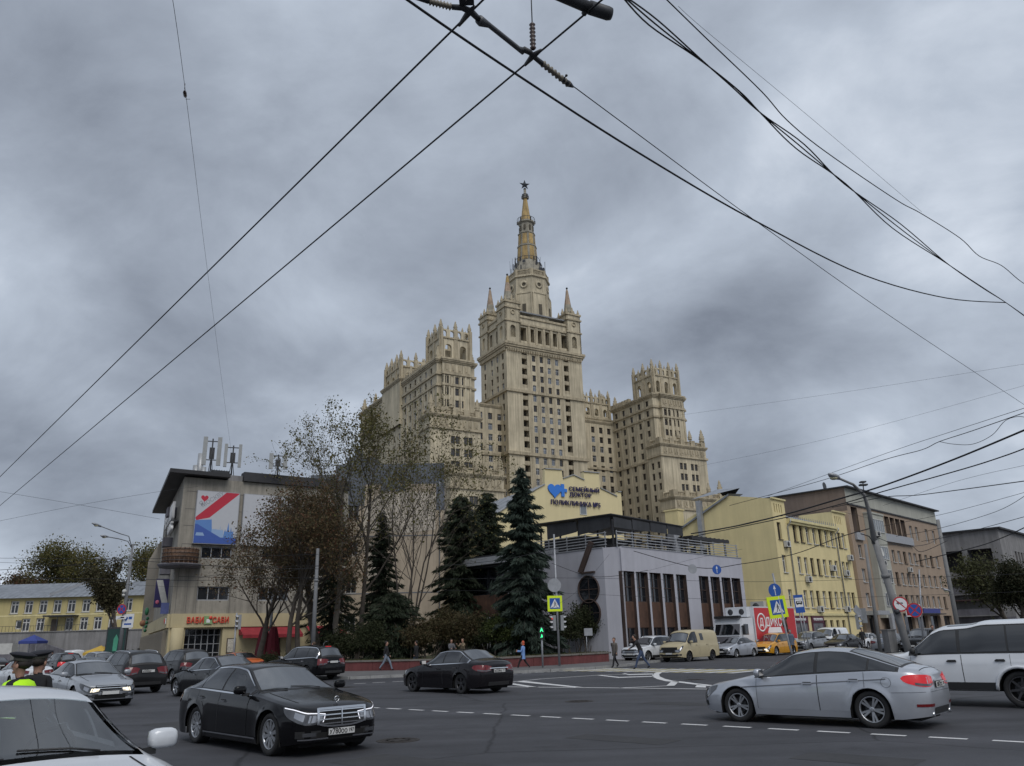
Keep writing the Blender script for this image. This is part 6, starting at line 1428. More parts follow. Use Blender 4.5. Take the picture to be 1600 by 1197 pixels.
def car(spec, label, pm, ref, axle, side, hd, cat='car', group=None, name=None, spokes=5, style=1, rim=None, taillit=False, headlit=False, chrome=False, grille='slats', extras=None, drl=False, plate_f=None, plate_r=None, detail=True, rails=False, size=1.0):
    b = SPECS[spec]; h = math.atan2(hd[1], hd[0])
    lx_ = (b.L / 2 - b.ax[axle]) * size; ly_ = side * (b.W / 2 - .12) * size; ca, sa = math.cos(h), math.sin(h)
    loc = (ref[0] - (ca * lx_ - sa * ly_), ref[1] - (sa * lx_ + ca * ly_), 0.0)
    root = thing(name or ('parked_car'), label, cat, loc, h, group); root.scale = (size, size, size)
    if spec not in _bodyc: _bodyc[spec] = b.mesh('body', P_WHITE)
    me = _bodyc[spec].copy(); me.materials[0] = pm; body = link('body', me, root)
    b.floor().build('underbody', M_GAP, root)
    # wheels
    tm, wm, rm = wheel_meshes(b.wr, b.ws, spokes, style)
    for a in b.ax:
        for sg in (1, -1):
            wo_ = link('wheel', wm, root, (b.L / 2 - a, sg * (b.W / 2 - .035 - b.ws / 2), b.wr), 0 if sg > 0 else math.pi); wo_.rotation_euler.y = random.random() * 6
            link('tyre', tm, wo_); rmm = rm
            if rim: rmm = _wheel.setdefault((id(rm), rim.name), None) or rm.copy(); rmm.materials[0] = rim; _wheel[(id(rm), rim.name)] = rmm
            link('rim', rmm, wo_)
    van = spec == 'van'
    # glass house
    s0, s1 = b.cowl + .26, min(b.dk - .10, b.L - .32); sb_ = b.cowl + (b.dk - b.cowl) * (.47 if not van else .36); sq = b.cowl + (b.dk - b.cowl) * .80
    suv = b.H > 1.6
    if suv: sb_ = b.cowl + 1.25; sq = min(sb_ + 1.0, s1 - .45)
    if van: s1 = sb_ + .05; 
    for sg in (1, -1):
        g_ = lambda s, t, sg=sg: b.green(s, t, sg)
        mb = patch(g_, s0 - .12, s1 + (0 if van else .05), .03, .96, 30, 4, .004); mb.build('window_surround', M_TRIMB, root)
        spans = [(s0 - .05, sb_ - .035), (sb_ + .035, sq - .02), (sq + .02, s1)] if not van else [(s0 - .05, sb_ - .02)]
        for a_, c_ in spans:
            patch(g_, a_, c_, .09, .91, 12, 4, .009).build('side_window', M_SIDEGL, root)
        if chrome:
            patch(g_, s0 - .15, s1 + .06, -.01, .05, 30, 1, .010).build('chrome_strip', M_CHROME, root); patch(g_, s0 + .1, s1 + .04, .93, .985, 30, 1, .010).build('chrome_strip', M_CHROME, root)
            patch(g_, s1 - .02, s1 + .045, .02, .95, 3, 4, .011).build('chrome_strip', M_CHROME, root)
        if van: patch(g_, sb_ + .45, sb_ + .85, .22, .80, 3, 3, .006).build('side_window', M_SIDEGL, root)
        # doors
        dsp = [(b.cowl + .18, sb_ + .02), (sb_ + .03, min(sq + .22, b.ax[1] - .06 if not suv else b.ax[1] - .12))] if not van else [(b.cowl + .1, sb_ + .05), (sb_ + .2, sb_ + 1.35)]
        for k, (a_, c_) in enumerate(dsp):
            lo = lambda s: max(b.zbot(s) + .015, b.zb + .12)
            sd_ = lambda s, z, sg=sg: b.side(s, z, sg)
            d_ = patch(sd_, a_, c_, lo, lambda s: b.belt(s) - .012, 8, 9, .004).build('door', pm, root)
            for e_ in (a_, c_): patch(sd_, e_ - .0035, e_ + .0035, lo, lambda s: b.belt(s) - .004, 1, 9, .006).build('door_gap', M_SEAM, d_)
            hz = b.belt((a_ + c_) / 2) - .13; hx = c_ - .20; p_ = b.side(hx, hz, sg); q = MB(); q.box(-.10, .10, -.018, .018, -.016, .016); q.box(-.085, .085, -.026, -.017, -.03, .03, 1)
            o_ = q.build('handle', [M_CHROME if chrome else (M_TRIMB if spec == 'disco' else pm), M_GAP], d_, (p_.x, p_.y + sg * .022, p_.z)); 
            if sg < 0: o_.rotation_euler = (0, 0, math.pi)
        # mirrors
        ms = b.cowl + .36; p_ = b.green(ms, .05, sg); q = MB()
        nu_, nv_ = 12, 8; vs_ = []
        for iu in range(nu_):
            for iv in range(nv_ + 1):
                t1, t2 = 2 * math.pi * iu / nu_, -math.pi / 2 + math.pi * iv / nv_; f3_ = lambda c: math.copysign(abs(c) ** .6, c)
                vs_.append((.055 + .068 * f3_(math.cos(t2)) * f3_(math.cos(t1)), .135 + .115 * f3_(math.cos(t2)) * f3_(math.sin(t1)), .075 + .078 * f3_(math.sin(t2))))
        q.add(vs_, [(iu * (nv_ + 1) + iv, ((iu + 1) % nu_) * (nv_ + 1) + iv, ((iu + 1) % nu_) * (nv_ + 1) + iv + 1, iu * (nv_ + 1) + iv + 1) for iu in range(nu_) for iv in range(nv_)], 0, True)
        q.box(.02, .08, -.08, .08, -.035, .015, 1); q.box(-.018, -.012, .045, .225, .02, .13, 2)
        mr = q.build('mirror', [pm if spec != 'disco' else M_TRIMB, M_TRIMB, M_CHROME], root, (p_.x, p_.y + sg * .02, p_.z + .02)); mr.scale = (1, sg, 1)
        # lamps
        hz0 = b.zct[1][1]; hb = b.belt(.25)
        top_ = hb - .01; hh = .19 if not suv else .20
        f_ = lambda p, z, sg=sg: b.fpath(p, z, sg)
        hl = .46 if not suv else .38
        hi_ = lambda p: b.belt(max(.03, p)) - .012 - max(0, -p) * .10
        lo_ = lambda p: hi_(p) - hh * (math.sqrt(max(.006, 1 - (max(0, p) / hl) ** 2)) if p > 0 else 1 - .25 * (-p) / .2)
        hl_ = patch(f_, -.20, hl, lo_, hi_, 16, 4, .006).build('headlight', M_HEAD, root)
        patch(f_, -.15, .02, lambda p: lo_(p) + .035, lambda p: hi_(p) - .045, 6, 2, .010).build('headlight_bowl', M_HEADON if headlit else M_BOWL, hl_)
        patch(f_, .06, .20, lambda p: lo_(p) + .045, lambda p: hi_(p) - .04, 6, 2, .010).build('headlight_bowl', M_BOWL, hl_)
        if drl: patch(f_, -.19, hl * .92, lambda p: hi_(p) - .017, lambda p: hi_(p) - .003, 16, 1, .012).build('day_light', M_DRL, hl_)
        if drl and grille == 'limo': patch(f_, -.195, -.178, lambda p: lo_(p) + .01, lambda p: hi_(p) - .017, 2, 4, .012).build('day_light', M_DRL, hl_)
        r_ = lambda p, z, sg=sg: b.rpath(p, z, sg)
        rb = b.belt(b.L - .2)
        if suv: tl0, tl1, pe = rb - .30, rb + .0, .22
        else: tl0, tl1, pe = rb - .24, rb - .03, .42
        if van: tl0, tl1, pe = .75, 1.15, .05
        tm_ = (tl0 + tl1) / 2; th_ = (tl1 - tl0) / 2; up_ = .0 if (suv or van) else .12
        wt_ = lambda p: th_ * (math.sqrt(max(.004, 1 - (max(0, p) / pe) ** 2)) if not (suv or van) else 1) * (1 - .35 * max(0, -p) / .2)
        tl_ = patch(r_, -.20, pe, lambda p: tm_ + up_ * max(0, p) - wt_(p), lambda p: tm_ + up_ * max(0, p) + wt_(p), 16, 3, .007).build('tail_light', M_TAILON if taillit else M_TAIL, root)
        patch(r_, -.17, pe * .45, lambda p: tm_ + up_ * max(0, p) - wt_(p) * .9, lambda p: tm_ + up_ * max(0, p) - wt_(p) * .5, 8, 1, .011).build('reversing_lens', M_HEAD, tl_)
        # fog lamp recess
        patch(f_, -.16, .16, b.zb + .13, b.zb + .24, 6, 2, .005).build('fog_recess', M_TRIMB, root)
        patch(f_, -.06, .06, b.zb + .155, b.zb + .215, 4, 2, .010).build('fog_light', M_HEADON if (headlit and spec == 'mpv') else M_HEAD, root)
        if spec in ('disco', 'suv'):
            sd2 = lambda s, z, sg=sg: b.side(s, z, sg)
            patch(sd2, b.ax[0] + b.Ra + .02, b.ax[1] - b.Ra - .02, b.zb + .005, b.zb + .17, 10, 2, .008).build('sill_trim', M_TRIMB, root)
        if rails:
            q = MB(); q.tube([b.green(b.rf + .2 + (b.rr - b.rf - .4) * i / 8, 1.0, sg) + Vector((0, -sg * .03, .045 if 0 < i < 8 else .0)) for i in range(9)], .018, 6); q.build('roof_rail', M_TRIMB if spec == 'disco' else M_CHROME, root)
    # windscreens
    tp = lambda s, v: b.top(s, v)
    cw, rf_ = b.cowl - .02, b.rf - .03
    patch(tp, cw, rf_, -.97, .97, 14, 14, .004).build('windscreen_surround', M_TRIMB, root)
    ws_ = patch(tp, cw + .07, rf_ - .06, -.91, .91, 14, 14, .008).build('windscreen', M_CARGL, root)
    if not van:
        patch(tp, b.rr + .03, b.dk + .0, -.95, .95, 12, 12, .004).build('rear_window_surround', M_TRIMB, root)
        patch(tp, b.rr + .07, b.dk - .05, -.88, .88, 12, 12, .008).build('rear_window', M_CARGL, root)
    q = MB()
    for k in (0, 1):
        v0_ = .55 - k * .85; pts_ = [b.top(cw + .04, v0_), b.top(cw + .10, v0_ - .25), b.top(cw + .13, v0_ - .72)]; q.tube([p + Vector((0, 0, .022)) for p in pts_], .008, 5)
    q.build('wipers', M_TRIMB, root)
    # nose
    f2 = lambda y, z: b.front(y, z); yt = b.w(0) - .05; gz1 = b.zct[1][1] - .06; gz0 = b.zb + .30
    if grille == 'limo': gz0, gz1, yt = .47, .74, .46
    tap = lambda y: gz0 + (.05 * (abs(y) / yt) ** 3)
    patch(f2, -yt, yt, tap, gz1, 12, 3, .006).build('grille', M_GAP, root)
    q = MB(); ns = 4 if grille == 'limo' else 3
    for i in range(ns):
        z = gz0 + (gz1 - gz0) * (i + .6) / ns; patch(f2, -yt * .96, yt * .96, z - .009, z + .009, 8, 1, .018, q)
    if grille == 'limo':
        patch(f2, -yt, yt, gz1 - .012, gz1 + .026, 10, 1, .022, q); patch(f2, -yt, yt, lambda y: tap(y) - .02, lambda y: tap(y) + .008, 10, 1, .022, q)
        for sg in (-1, 1): patch(f2, sg * yt - .022, sg * yt + .022, gz0 + .03, gz1 + .02, 2, 3, .022, q)
        patch(f2, -.010, .010, gz0, gz1, 1, 3, .024, q)
    q.build('grille_bars', M_CHROME if grille in ('limo', 'chrome') else M_TRIMB, root)
    patch(f2, -yt * 1.0, yt * 1.0, b.zb + .085, b.zb + .21, 10, 2, .006).build('lower_intake', M_GAP, root)
    def plate(fn, zc_, face, txt):
        p_ = fn(0, zc_); s_ = 1 if face > 0 else -1
        q = MB(); q.box(-.012, .0, -.27, .27, -.06, .06, 1); q.box(0, .006, -.255, .255, -.05, .05, 0)
        o_ = q.build('number_plate', [M_PLATE, M_TRIMB], root, (p_.x + s_ * .03, 0, p_.z)); o_.rotation_euler = (0, 0, 0 if s_ > 0 else math.pi)
        if txt:
            for t_, y_, sz_ in txt:
                tm_ = text_mesh(t_, sz_, depth=.002, bold=.0015, xs=.88); tm_.materials.clear(); tm_.materials.append(M_PTXT); link('lettering', tm_, o_, (.008, y_, 0), math.pi / 2)
        return o_
    plate(f2, b.zb + .265 if grille != 'limo' else .375, 1, plate_f)
    f3 = lambda y, z: b.rear(y, z)
    plate(f3, (b.belt(b.L - .1) - .17) if not suv else b.belt(b.L - .2) - .16, -1, plate_r)
    yr = b.w(b.L)
    patch(f3, -yr * .8, yr * .8, b.zb + .08, b.zb + .20, 8, 2, .006).build('rear_valance', M_TRIMB, root)
    if chrome: patch(f3, -.42, .42, b.belt(b.L - .1) - .095, b.belt(b.L - .1) - .07, 6, 1, .012).build('boot_strip', M_CHROME, root)
    q = MB()
    for sg in (-1, 1): patch(f3, sg * yr - .0, sg * yr * .55, b.zb + .02, b.zb + .06, 3, 1, .004, q) if False else None
    zh = b.zc(b.L - .05)
    patch(tp, b.L - .12, b.L - .11, -.85, .85, 1, 8, .004).build('boot_gap', M_GAP, root)
    for v in (-.82, .82): patch(tp, .42, b.cowl - .06, v - .012, v + .012, 12, 1, .003).build('bonnet_gap', M_GAP, root)
    if (taillit or 'brake lamp' in label) and suv:
        p_ = b.top(b.rr - .02, 0); q = MB(); q.box(-.03, .02, -.17, .17, -.01, .03); q.build('brake_light', M_TAILON, root, p_)
    if extras: extras(root, b)
    return root
SPECS = {}
SPECS['limo'] = Body(5.16, 1.90, 1.49, 3.10, .86, .345, [(0, .72), (.05, .775), (.2, .825), (.6, .89), (1.35, .985), (1.55, 1.02), (2.40, 1.425), (2.75, 1.477), (3.2, 1.49), (3.7, 1.46), (4.42, 1.13), (4.85, 1.075), (5.06, 1.02), (5.16, .92)], [(0, .69), (.2, .765), (.8, .85), (1.5, .935), (2.6, .965), (4.3, 1.02), (4.9, .97), (5.16, .86)], 1.50, 2.42, 3.68, 4.45, .60, .17, .58, .66, .95, .75, .07, .07, .245)
SPECS['fast'] = Body(4.74, 1.815, 1.47, 2.77, .93, .335, [(0, .63), (.05, .69), (.3, .775), (.8, .86), (1.15, .94), (1.3, .985), (2.15, 1.395), (2.5, 1.452), (2.9, 1.47), (3.35, 1.435), (3.8, 1.32), (4.32, 1.135), (4.58, 1.09), (4.68, 1.04), (4.74, .96)], [(0, .60), (.3, .715), (1.2, .87), (2.5, .945), (3.9, 1.03), (4.5, 1.0), (4.74, .90)], 1.22, 2.20, 3.30, 4.34, .57, .175, .56, .64, .98, .75, .10, .08, .225)
SPECS['sedan'] = Body(4.66, 1.80, 1.45, 2.78, .84, .325, [(0, .66), (.05, .735), (.25, .80), (.7, .875), (1.25, .96), (1.4, 1.0), (2.15, 1.38), (2.5, 1.435), (2.9, 1.45), (3.35, 1.42), (4.05, 1.12), (4.45, 1.06), (4.58, 1.0), (4.66, .90)], [(0, .63), (.25, .735), (1.3, .90), (2.5, .94), (3.9, .99), (4.45, .95), (4.66, .84)], 1.35, 2.2, 3.30, 4.08, .57, .18, .58, .66, .9, .7, .08, .07, .22)
SPECS['compact'] = Body(4.37, 1.70, 1.47, 2.57, .85, .305, [(0, .68), (.05, .74), (.25, .82), (.7, .92), (1.1, 1.02), (1.2, 1.06), (1.95, 1.40), (2.3, 1.455), (2.7, 1.47), (3.15, 1.44), (3.8, 1.15), (4.15, 1.10), (4.28, 1.04), (4.37, .94)], [(0, .65), (.25, .76), (1.1, .93), (2.3, .98), (3.6, 1.04), (4.15, 1.0), (4.37, .88)], 1.12, 1.98, 3.10, 3.83, .54, .18, .56, .64, .9, .7, .09, .07, .2)
SPECS['suv'] = Body(4.70, 1.88, 1.74, 2.75, .90, .365, [(0, .84), (.05, .92), (.2, .99), (.8, 1.07), (1.25, 1.12), (1.4, 1.17), (2.05, 1.62), (2.4, 1.715), (3.0, 1.74), (4.05, 1.69), (4.28, 1.60), (4.58, 1.14), (4.65, 1.02), (4.70, .78)], [(0, .80), (.2, .92), (1.3, 1.03), (2.6, 1.06), (4.2, 1.12), (4.6, 1.02), (4.70, .74)], 1.32, 2.08, 4.22, 4.58, .60, .27, .66, .74, .8, .5, .07, .05, .235)
SPECS['disco'] = Body(4.83, 1.92, 1.89, 2.885, .86, .385, [(0, .80), (.05, 1.02), (.2, 1.12), (1.25, 1.17), (1.42, 1.22), (2.0, 1.70), (2.25, 1.785), (2.85, 1.81), (3.15, 1.875), (4.55, 1.885), (4.68, 1.80), (4.79, 1.22), (4.81, 1.05), (4.83, .80)], [(0, .78), (.2, 1.05), (1.3, 1.10), (2.6, 1.12), (4.5, 1.13), (4.75, 1.05), (4.83, .76)], 1.36, 2.02, 4.66, 4.79, .66, .36, .76, .84, .6, .35, .05, .03, .255)
SPECS['mpv'] = Body(4.80, 1.88, 1.70, 2.85, .93, .335, [(0, .58), (.05, .74), (.25, .88), (.9, 1.04), (1.05, 1.08), (2.0, 1.58), (2.35, 1.67), (3.2, 1.70), (4.3, 1.63), (4.5, 1.52), (4.70, 1.12), (4.76, 1.0), (4.80, .74)], [(0, .56), (.25, .80), (1.0, .96), (2.6, 1.02), (4.3, 1.08), (4.7, 1.0), (4.80, .70)], .98, 2.03, 4.42, 4.70, .60, .19, .6, .72, .9, .5, .09, .05, .215)
SPECS['van'] = Body(4.86, 1.97, 2.06, 2.93, .93, .335, [(0, .80), (.05, 1.0), (.2, 1.12), (.75, 1.24), (.88, 1.30), (1.45, 1.90), (1.75, 2.02), (2.2, 2.05), (4.6, 2.05), (4.78, 2.0), (4.86, 1.9)], [(0, .76), (.2, 1.02), (.8, 1.14), (2, 1.17), (4.7, 1.17), (4.86, 1.15)], .84, 1.48, 4.7, 4.8, .76, .27, .7, .92, .7, .25, .07, .02, .215)
# ------------------------------------------------------------------ hero cars
def star_badge(root, b):
    p_ = b.top(.16, 0); q = MB(); q.tube([(0, .045 * math.cos(t), .07 + .045 * math.sin(t)) for t in [k * .5236 for k in range(13)]], .006, 5)
    for k in range(3): t = math.pi / 2 + k * 2.094; q.tube([(0, 0, .07), (0, .045 * math.cos(t), .07 + .045 * math.sin(t))], .005, 4)
    q.tube([(0, 0, -.01), (0, 0, .03)], .007, 5); q.build('bonnet_star', M_CHROME, root, p_)
    for sg in (1, -1):
        patch(lambda s, z: b.side(s, z, sg), b.ax[0] + b.Ra + .05, b.ax[1] - b.Ra - .05, b.zb + .075, b.zb + .10, 8, 1, .012).build('sill_chrome', M_CHROME, root)
        patch(lambda p, z: b.fpath(p, z, sg), -.30, .12, b.zb + .10, b.zb + .122, 8, 1, .014).build('bumper_chrome', M_CHROME, root)
RD1 = (.69, -.72); RD2 = (-.72, .69); SE = (.70, .714); SW_ = (-.70, -.714)
car('limo', 'black limousine with tall chrome grille and plate х780оо 197 in the foreground', P_BLACK, atz(424, 1181), 0, -1, RD1, name='car', group=None, spokes=10, style=1, chrome=True, grille='limo', drl=True, extras=star_badge, size=.955, plate_f=[('х780оо', -.065, .125), ('197', .185, .085)])
def swoop(root, b):
    f4 = lambda y, z: b.rear(y, z); yr_ = b.w(b.L)
    patch(f4, -yr_ * .98, yr_ * .98, .655, .661, 10, 1, .004).build('bumper_seam', M_SEAM, root)
    for sg in (1, -1):
        patch(lambda p, z: b.rpath(p, z, sg), .0, .62, lambda p: .655 - .02 * p, lambda p: .661 - .02 * p, 10, 1, .004).build('bumper_seam', M_SEAM, root)
        q = MB(); q.lathe([(.03, 0), (.045, 0), (.045, .12), (.03, .12), (.03, 0)], 14, 0, Matrix.Translation((-b.L / 2 + .02, sg * .52, .26)) @ Matrix.Rotation(R(90), 4, 'Y')); q.build('exhaust_pipe', M_CHROME, root)
    patch(f4, -.25, .25, .83, .85, 6, 1, .012).build('boot_strip', M_CHROME, root)
    for sg in (1, -1):
        sd_ = lambda s, z: b.side(s, z, sg)
        patch(sd_, 1.05, 4.05, lambda s: .70 + (s - 1.05) * .062 - .011, lambda s: .70 + (s - 1.05) * .062 + .007, 26, 1, .0085).build('crease_shade', mat('crease_shade_paint', (.10, .105, .12), var=0, rough=.5), root)  # flat dark strip, paints the shade under the flank crease
    q = MB(); p_ = b.side(4.05, .83, 1); q.lathe([(.089, 0), (.093, 0), (.093, .004), (.089, .004), (.089, 0)], 24, 0, Matrix.Translation((p_.x, p_.y + .004, p_.z)) @ Matrix.Rotation(R(-90), 4, 'X')); q.build('fuel_flap', M_GAP, root)
    for sg in (1, -1): patch(lambda p, z: b.rpath(p, z, sg), -.1, .22, .40, .45, 6, 1, .008).build('reflector', M_TAIL, root)
car('fast', 'silver swooping fastback sedan with two tone spoked wheels, right foreground', P_SILVER, atz(1369, 1138), 1, 1, (-.745, .667), name='car', spokes=5, style=1, taillit=True, extras=swoop, size=.95, grille='chrome', plate_r=[('о812тх', -.06, .12), ('77', .19, .08)])
def disco_x(root, b):
    q = MB(); patch(lambda s, v: b.top(s, v), 2.35, 3.0, -.75, .75, 4, 6, .006, q); q.build('sunroof', M_CARGL, root)
    for sg in (1, -1):
        for a in b.ax:
            for r0 in (0,):
                q = MB(); pts_ = []
                for k in range(15):
                    t = math.pi * k / 14; s_ = a + (b.Ra + .035) * math.cos(t); z_ = b.wr + (b.Ra + .035) * math.sin(t); pts_.append(b.side(s_, max(z_, b.wr), sg) + Vector((0, sg * .008, 0)))
                q.tube(pts_, .035, 6); q.build('wheel_arch', P_WHITE, root)
car('disco', 'boxy white off road estate car cut by the right edge', P_WHITE, atz(1606, 1107), 1, 1, (-.745, .667), name='car', spokes=7, style=0, rim=M_RIMD, extras=disco_x, size=.985)
car('sedan', 'dark plum grey saloon seen from behind in the middle of the junction', P_PLUM, (atz(648, 1081.5) + atz(716, 1083.5)) / 2 + Vector((1.0, -1.0, 0)), 1, 1, (-.69, .725), name='car', spokes=5, style=1, rim=M_RIMD, chrome=True, plate_r=[('м324ку', -.06, .12), ('77', .19, .08)])
# ------------------------------------------------------------------ nearest white car with its cabin
def white_x(root, b):
    # aluminium wiper pair is built; add cabin seen through the glass
    q = MB()
    for y in (.36, -.36):
        q.add([(-.25, y - .23, .45), (.2, y - .23, .45), (.2, y + .23, .45), (-.25, y + .23, .45), (-.25, y - .23, .58), (.2, y - .23, .58), (.2, y + .23, .58), (-.25, y + .23, .58)], [(4, 5, 6, 7), (0, 1, 5, 4), (1, 2, 6, 5), (2, 3, 7, 6)])
        q.add([(-.25, y - .22, .55), (-.25, y + .22, .55), (-.48, y + .20, 1.12), (-.48, y - .20, 1.12), (-.38, y - .22, .55), (-.38, y + .22, .55), (-.60, y + .20, 1.12), (-.60, y - .20, 1.12)], [(0, 1, 2, 3), (4, 7, 6, 5), (3, 2, 6, 7), (0, 3, 7, 4), (1, 5, 6, 2)])
        q.ball((-.52, y, 1.22), .13, 10, 7, 0, (.5, 1, .9))
    q.build('seats', mat('seat_grey', (.20, .205, .20), var=.1, rough=.9), root)
    q = MB(); x0 = b.L / 2 - b.cowl
    q.box(x0 - .75, x0 - .12, -.66, .66, .70, .93); q.box(-1.6, x0 - .1, -.7, .7, .30, .34); q.build('dashboard', M_TRIMB, root)
    q = MB(); q.tube([(x0 - .95 + .06 * math.sin(t), .36 + .18 * math.cos(t), .95 + .17 * math.sin(t)) for t in [k * .2618 for k in range(25)]], .014, 6); q.tube([(x0 - .95, .2, .93), (x0 - .93, .36, .95), (x0 - .95, .54, .93)], .02, 5); q.build('steering_wheel', M_TRIMB, root)
    q = MB(); q.box(x0 - .78, x0 - .74, -.1, .1, 1.24, 1.30); q.build('inner_mirror', M_TRIMB, root)
M_SEEGL = bpy.data.materials.new('clear_windscreen'); M_SEEGL.use_nodes = True; t_ = M_SEEGL.node_tree; t_.nodes.clear()
tr_ = nn(t_, 'ShaderNodeBsdfTransparent'); tr_.inputs[0].default_value = (.50, .56, .56, 1); gl__ = nn(t_, 'ShaderNodeBsdfGlossy'); gl__.inputs['Roughness'].default_value = .02; gl__.inputs[0].default_value = (1, 1, 1, 1)
fr_ = nn(t_, 'ShaderNodeFresnel', inp={'IOR': 2.2}); mx_ = nn(t_, 'ShaderNodeMixShader'); ou_ = nn(t_, 'ShaderNodeOutputMaterial')
t_.links.new(fr_.outputs[0], mx_.inputs[0]); t_.links.new(tr_.outputs[0], mx_.inputs[1]); t_.links.new(gl__.outputs[0], mx_.inputs[2]); t_.links.new(mx_.outputs[0], ou_.inputs[0])
wc = car('sedan', 'pale white car nearest the camera at the lower left corner', P_PEARL, (-2.49, 6.24), 0, 1, (.73, -.68), name='car', spokes=7, style=0, extras=white_x)
# cut the cabin open behind its glass so that the seats show
def open_glass(root, b):
    body = next(c for c in root.children if c.name.startswith('body')); me = body.data
    import bmesh
    bm = bmesh.new(); bm.from_mesh(me); kill = []
    for f in bm.faces:
        c = f.calc_center_median(); s = b.L / 2 - c.x
        if b.cowl + .02 < s < b.rf - .06 and c.z > b.rail(s)[1] - .02 and abs(c.y) < b.rail(s)[0] * .92: kill.append(f)
        if b.rr + .08 < s < b.dk - .06 and c.z > b.rail(s)[1] - .02 and abs(c.y) < b.rail(s)[0] * .88: kill.append(f)
        if b.cowl + .3 < s < b.dk - .35 and b.belt(s) + .05 < c.z < b.rail(s)[1] - .05 and abs(c.y) > .4: kill.append(f)
    bmesh.ops.delete(bm, geom=kill, context='FACES'); bm.to_mesh(me); bm.free()
    for c in list(root.children):
        n = c.name.split('.')[0]
        if n in ('windscreen', 'rear_window', 'side_window'): c.data.materials[0] = M_SEEGL
        elif n in ('windscreen_surround', 'rear_window_surround', 'window_surround'): bpy.data.objects.remove(c)
open_glass(wc, SPECS['sedan'])
# ------------------------------------------------------------------ left hand queue
Q = 'cars queuing on the ring road at the left'
car('sedan', 'silver grey saloon facing the camera with bonnet deflector and lit lamp', P_MET, atz(196, 1101), 0, 1, RD1, name='car', group=Q, spokes=5, style=0, headlit=True, grille='chrome')
car('sedan', 'black saloon behind the limousine, heading away left', P_BLACK, atz(276, 1088), 0, 1, RD2, name='car', group=Q, chrome=True)
car('suv', 'dark brown off roader seen from behind with lit tail lamps and plate', P_GREY, atz(243, 1081), 1, -1, RD2, name='car', group=Q, rails=True, plate_r=[('е540ну', -.06, .12)])
car('suv', 'dark grey off roader behind the brown one, right of it', P_GREY, atz(318, 1066), 1, -1, RD2, name='car', group=Q)
car('suv', 'black crossover with lit brake lamp behind the limousine roof', P_BLACK, atz(519, 1061), 1, -1, (-.80, .60), name='car', group=Q, chrome=True)
car('sedan', 'orange taxi mostly hidden behind the black saloon', P_ORANGE, atz(400, 1058), 1, -1, RD2, name='car', group=Q)
car('sedan', 'navy saloon behind the silver grey saloon roof', P_NAVY, atz(168, 1066), 1, -1, RD2, name='car', group=Q)
car('suv', 'silver estate right of the black people carrier in the queue', P_MET, atz(172, 1053), 1, -1, RD2, name='car', group=Q)
car('suv', 'black people carrier with two lit brake lamps in the far queue', P_BLACK, atz(120, 1056), 1, -1, RD2, name='car', group=Q, taillit=True)
car('suv', 'dark off roader left of the black people carrier', P_GREY, atz(66, 1048), 1, -1, RD2, name='car', group=Q)
car('sedan', 'white saloon behind the policemen at the left edge', P_WHITE, atz(70, 1075), 1, -1, RD2, name='car', group=Q)
car('sedan', 'grey saloon at the far left edge of the queue', P_GREY, atz(10, 1052), 1, -1, RD2, name='car', group=Q)
car('van', 'small white van in front of the grey retaining wall', P_WHITE, atz(126, 1040), 1, -1, RD2, cat='van', name='van')
car('van', 'pale yellow van parked by the billboard stand', P_BEIGE, atz(150, 1035), 1, -1, RD2, cat='van', name='van')
# ------------------------------------------------------------------ side street
S_ = 'vehicles waiting in the side street'
car('suv', 'white off roader at the head of the side street behind the pedestrians', P_WHITE, atz(1012, 1034.5), 0, 1, SW_, name='car', group=S_, chrome=True, grille='chrome', rails=True)
car('van', 'cream armoured van with small square side window', P_BEIGE, atz(1076, 1034), 0, 1, SW_, cat='van', name='van', group=S_, spokes=6, style=0, rim=M_RIMD)
car('compact', 'small silver saloon between the cream van and the yellow taxi', P_SILVER, atz(1150, 1028), 0, 1, SW_, name='car', group=S_, drl=True)
def taxi_sign(root, b):
    p_ = b.top(2.9, 0); q = MB(); q.add([(-.25, -.5, 0), (.25, -.5, 0), (.25, .5, 0), (-.25, .5, 0), (-.12, -.45, .42), (.05, -.45, .42), (.05, .45, .42), (-.12, .45, .42)], [(0, 1, 5, 4), (1, 2, 6, 5), (2, 3, 7, 6), (3, 0, 4, 7), (4, 5, 6, 7)]); q.build('roof_sign', M_WHITE, root, p_)
car('mpv', 'yellow people carrier taxi with lit lamps and white roof sign', P_YELLOW, atz(1212.5, 1024.5), 0, 1, SW_, name='car', group=S_, headlit=True, extras=taxi_sign)
car('suv', 'silver off roader behind the yellow taxi with lit lamp', P_MET, atz(1267, 1019), 0, 1, SW_, name='car', group=S_, drl=True)
car('van', 'white delivery van in front of the ochre building windows', P_WHITE, atz(1303, 1015.5), 0, 1, SW_, cat='van', name='van', group=S_)
car('sedan', 'dark saloon in front of the white delivery van', P_GREY, atz(1322, 1018.5), 0, 1, SW_, name='car', group=S_)
car('sedan', 'white saloon with lit lamps left of the tilted grey pole', P_WHITE, atz(1356, 1013.5), 0, 1, SW_, name='car', group=S_, headlit=True)
car('sedan', 'silver saloon showing its red tail lamps between the two poles', P_MET, atz(1404, 1021), 1, -1, SE, name='car', group=S_)
car('suv', 'black off roader right of the tall street pole', P_BLACK, atz(1452, 1021), 0, 1, SW_, name='car', group=S_)
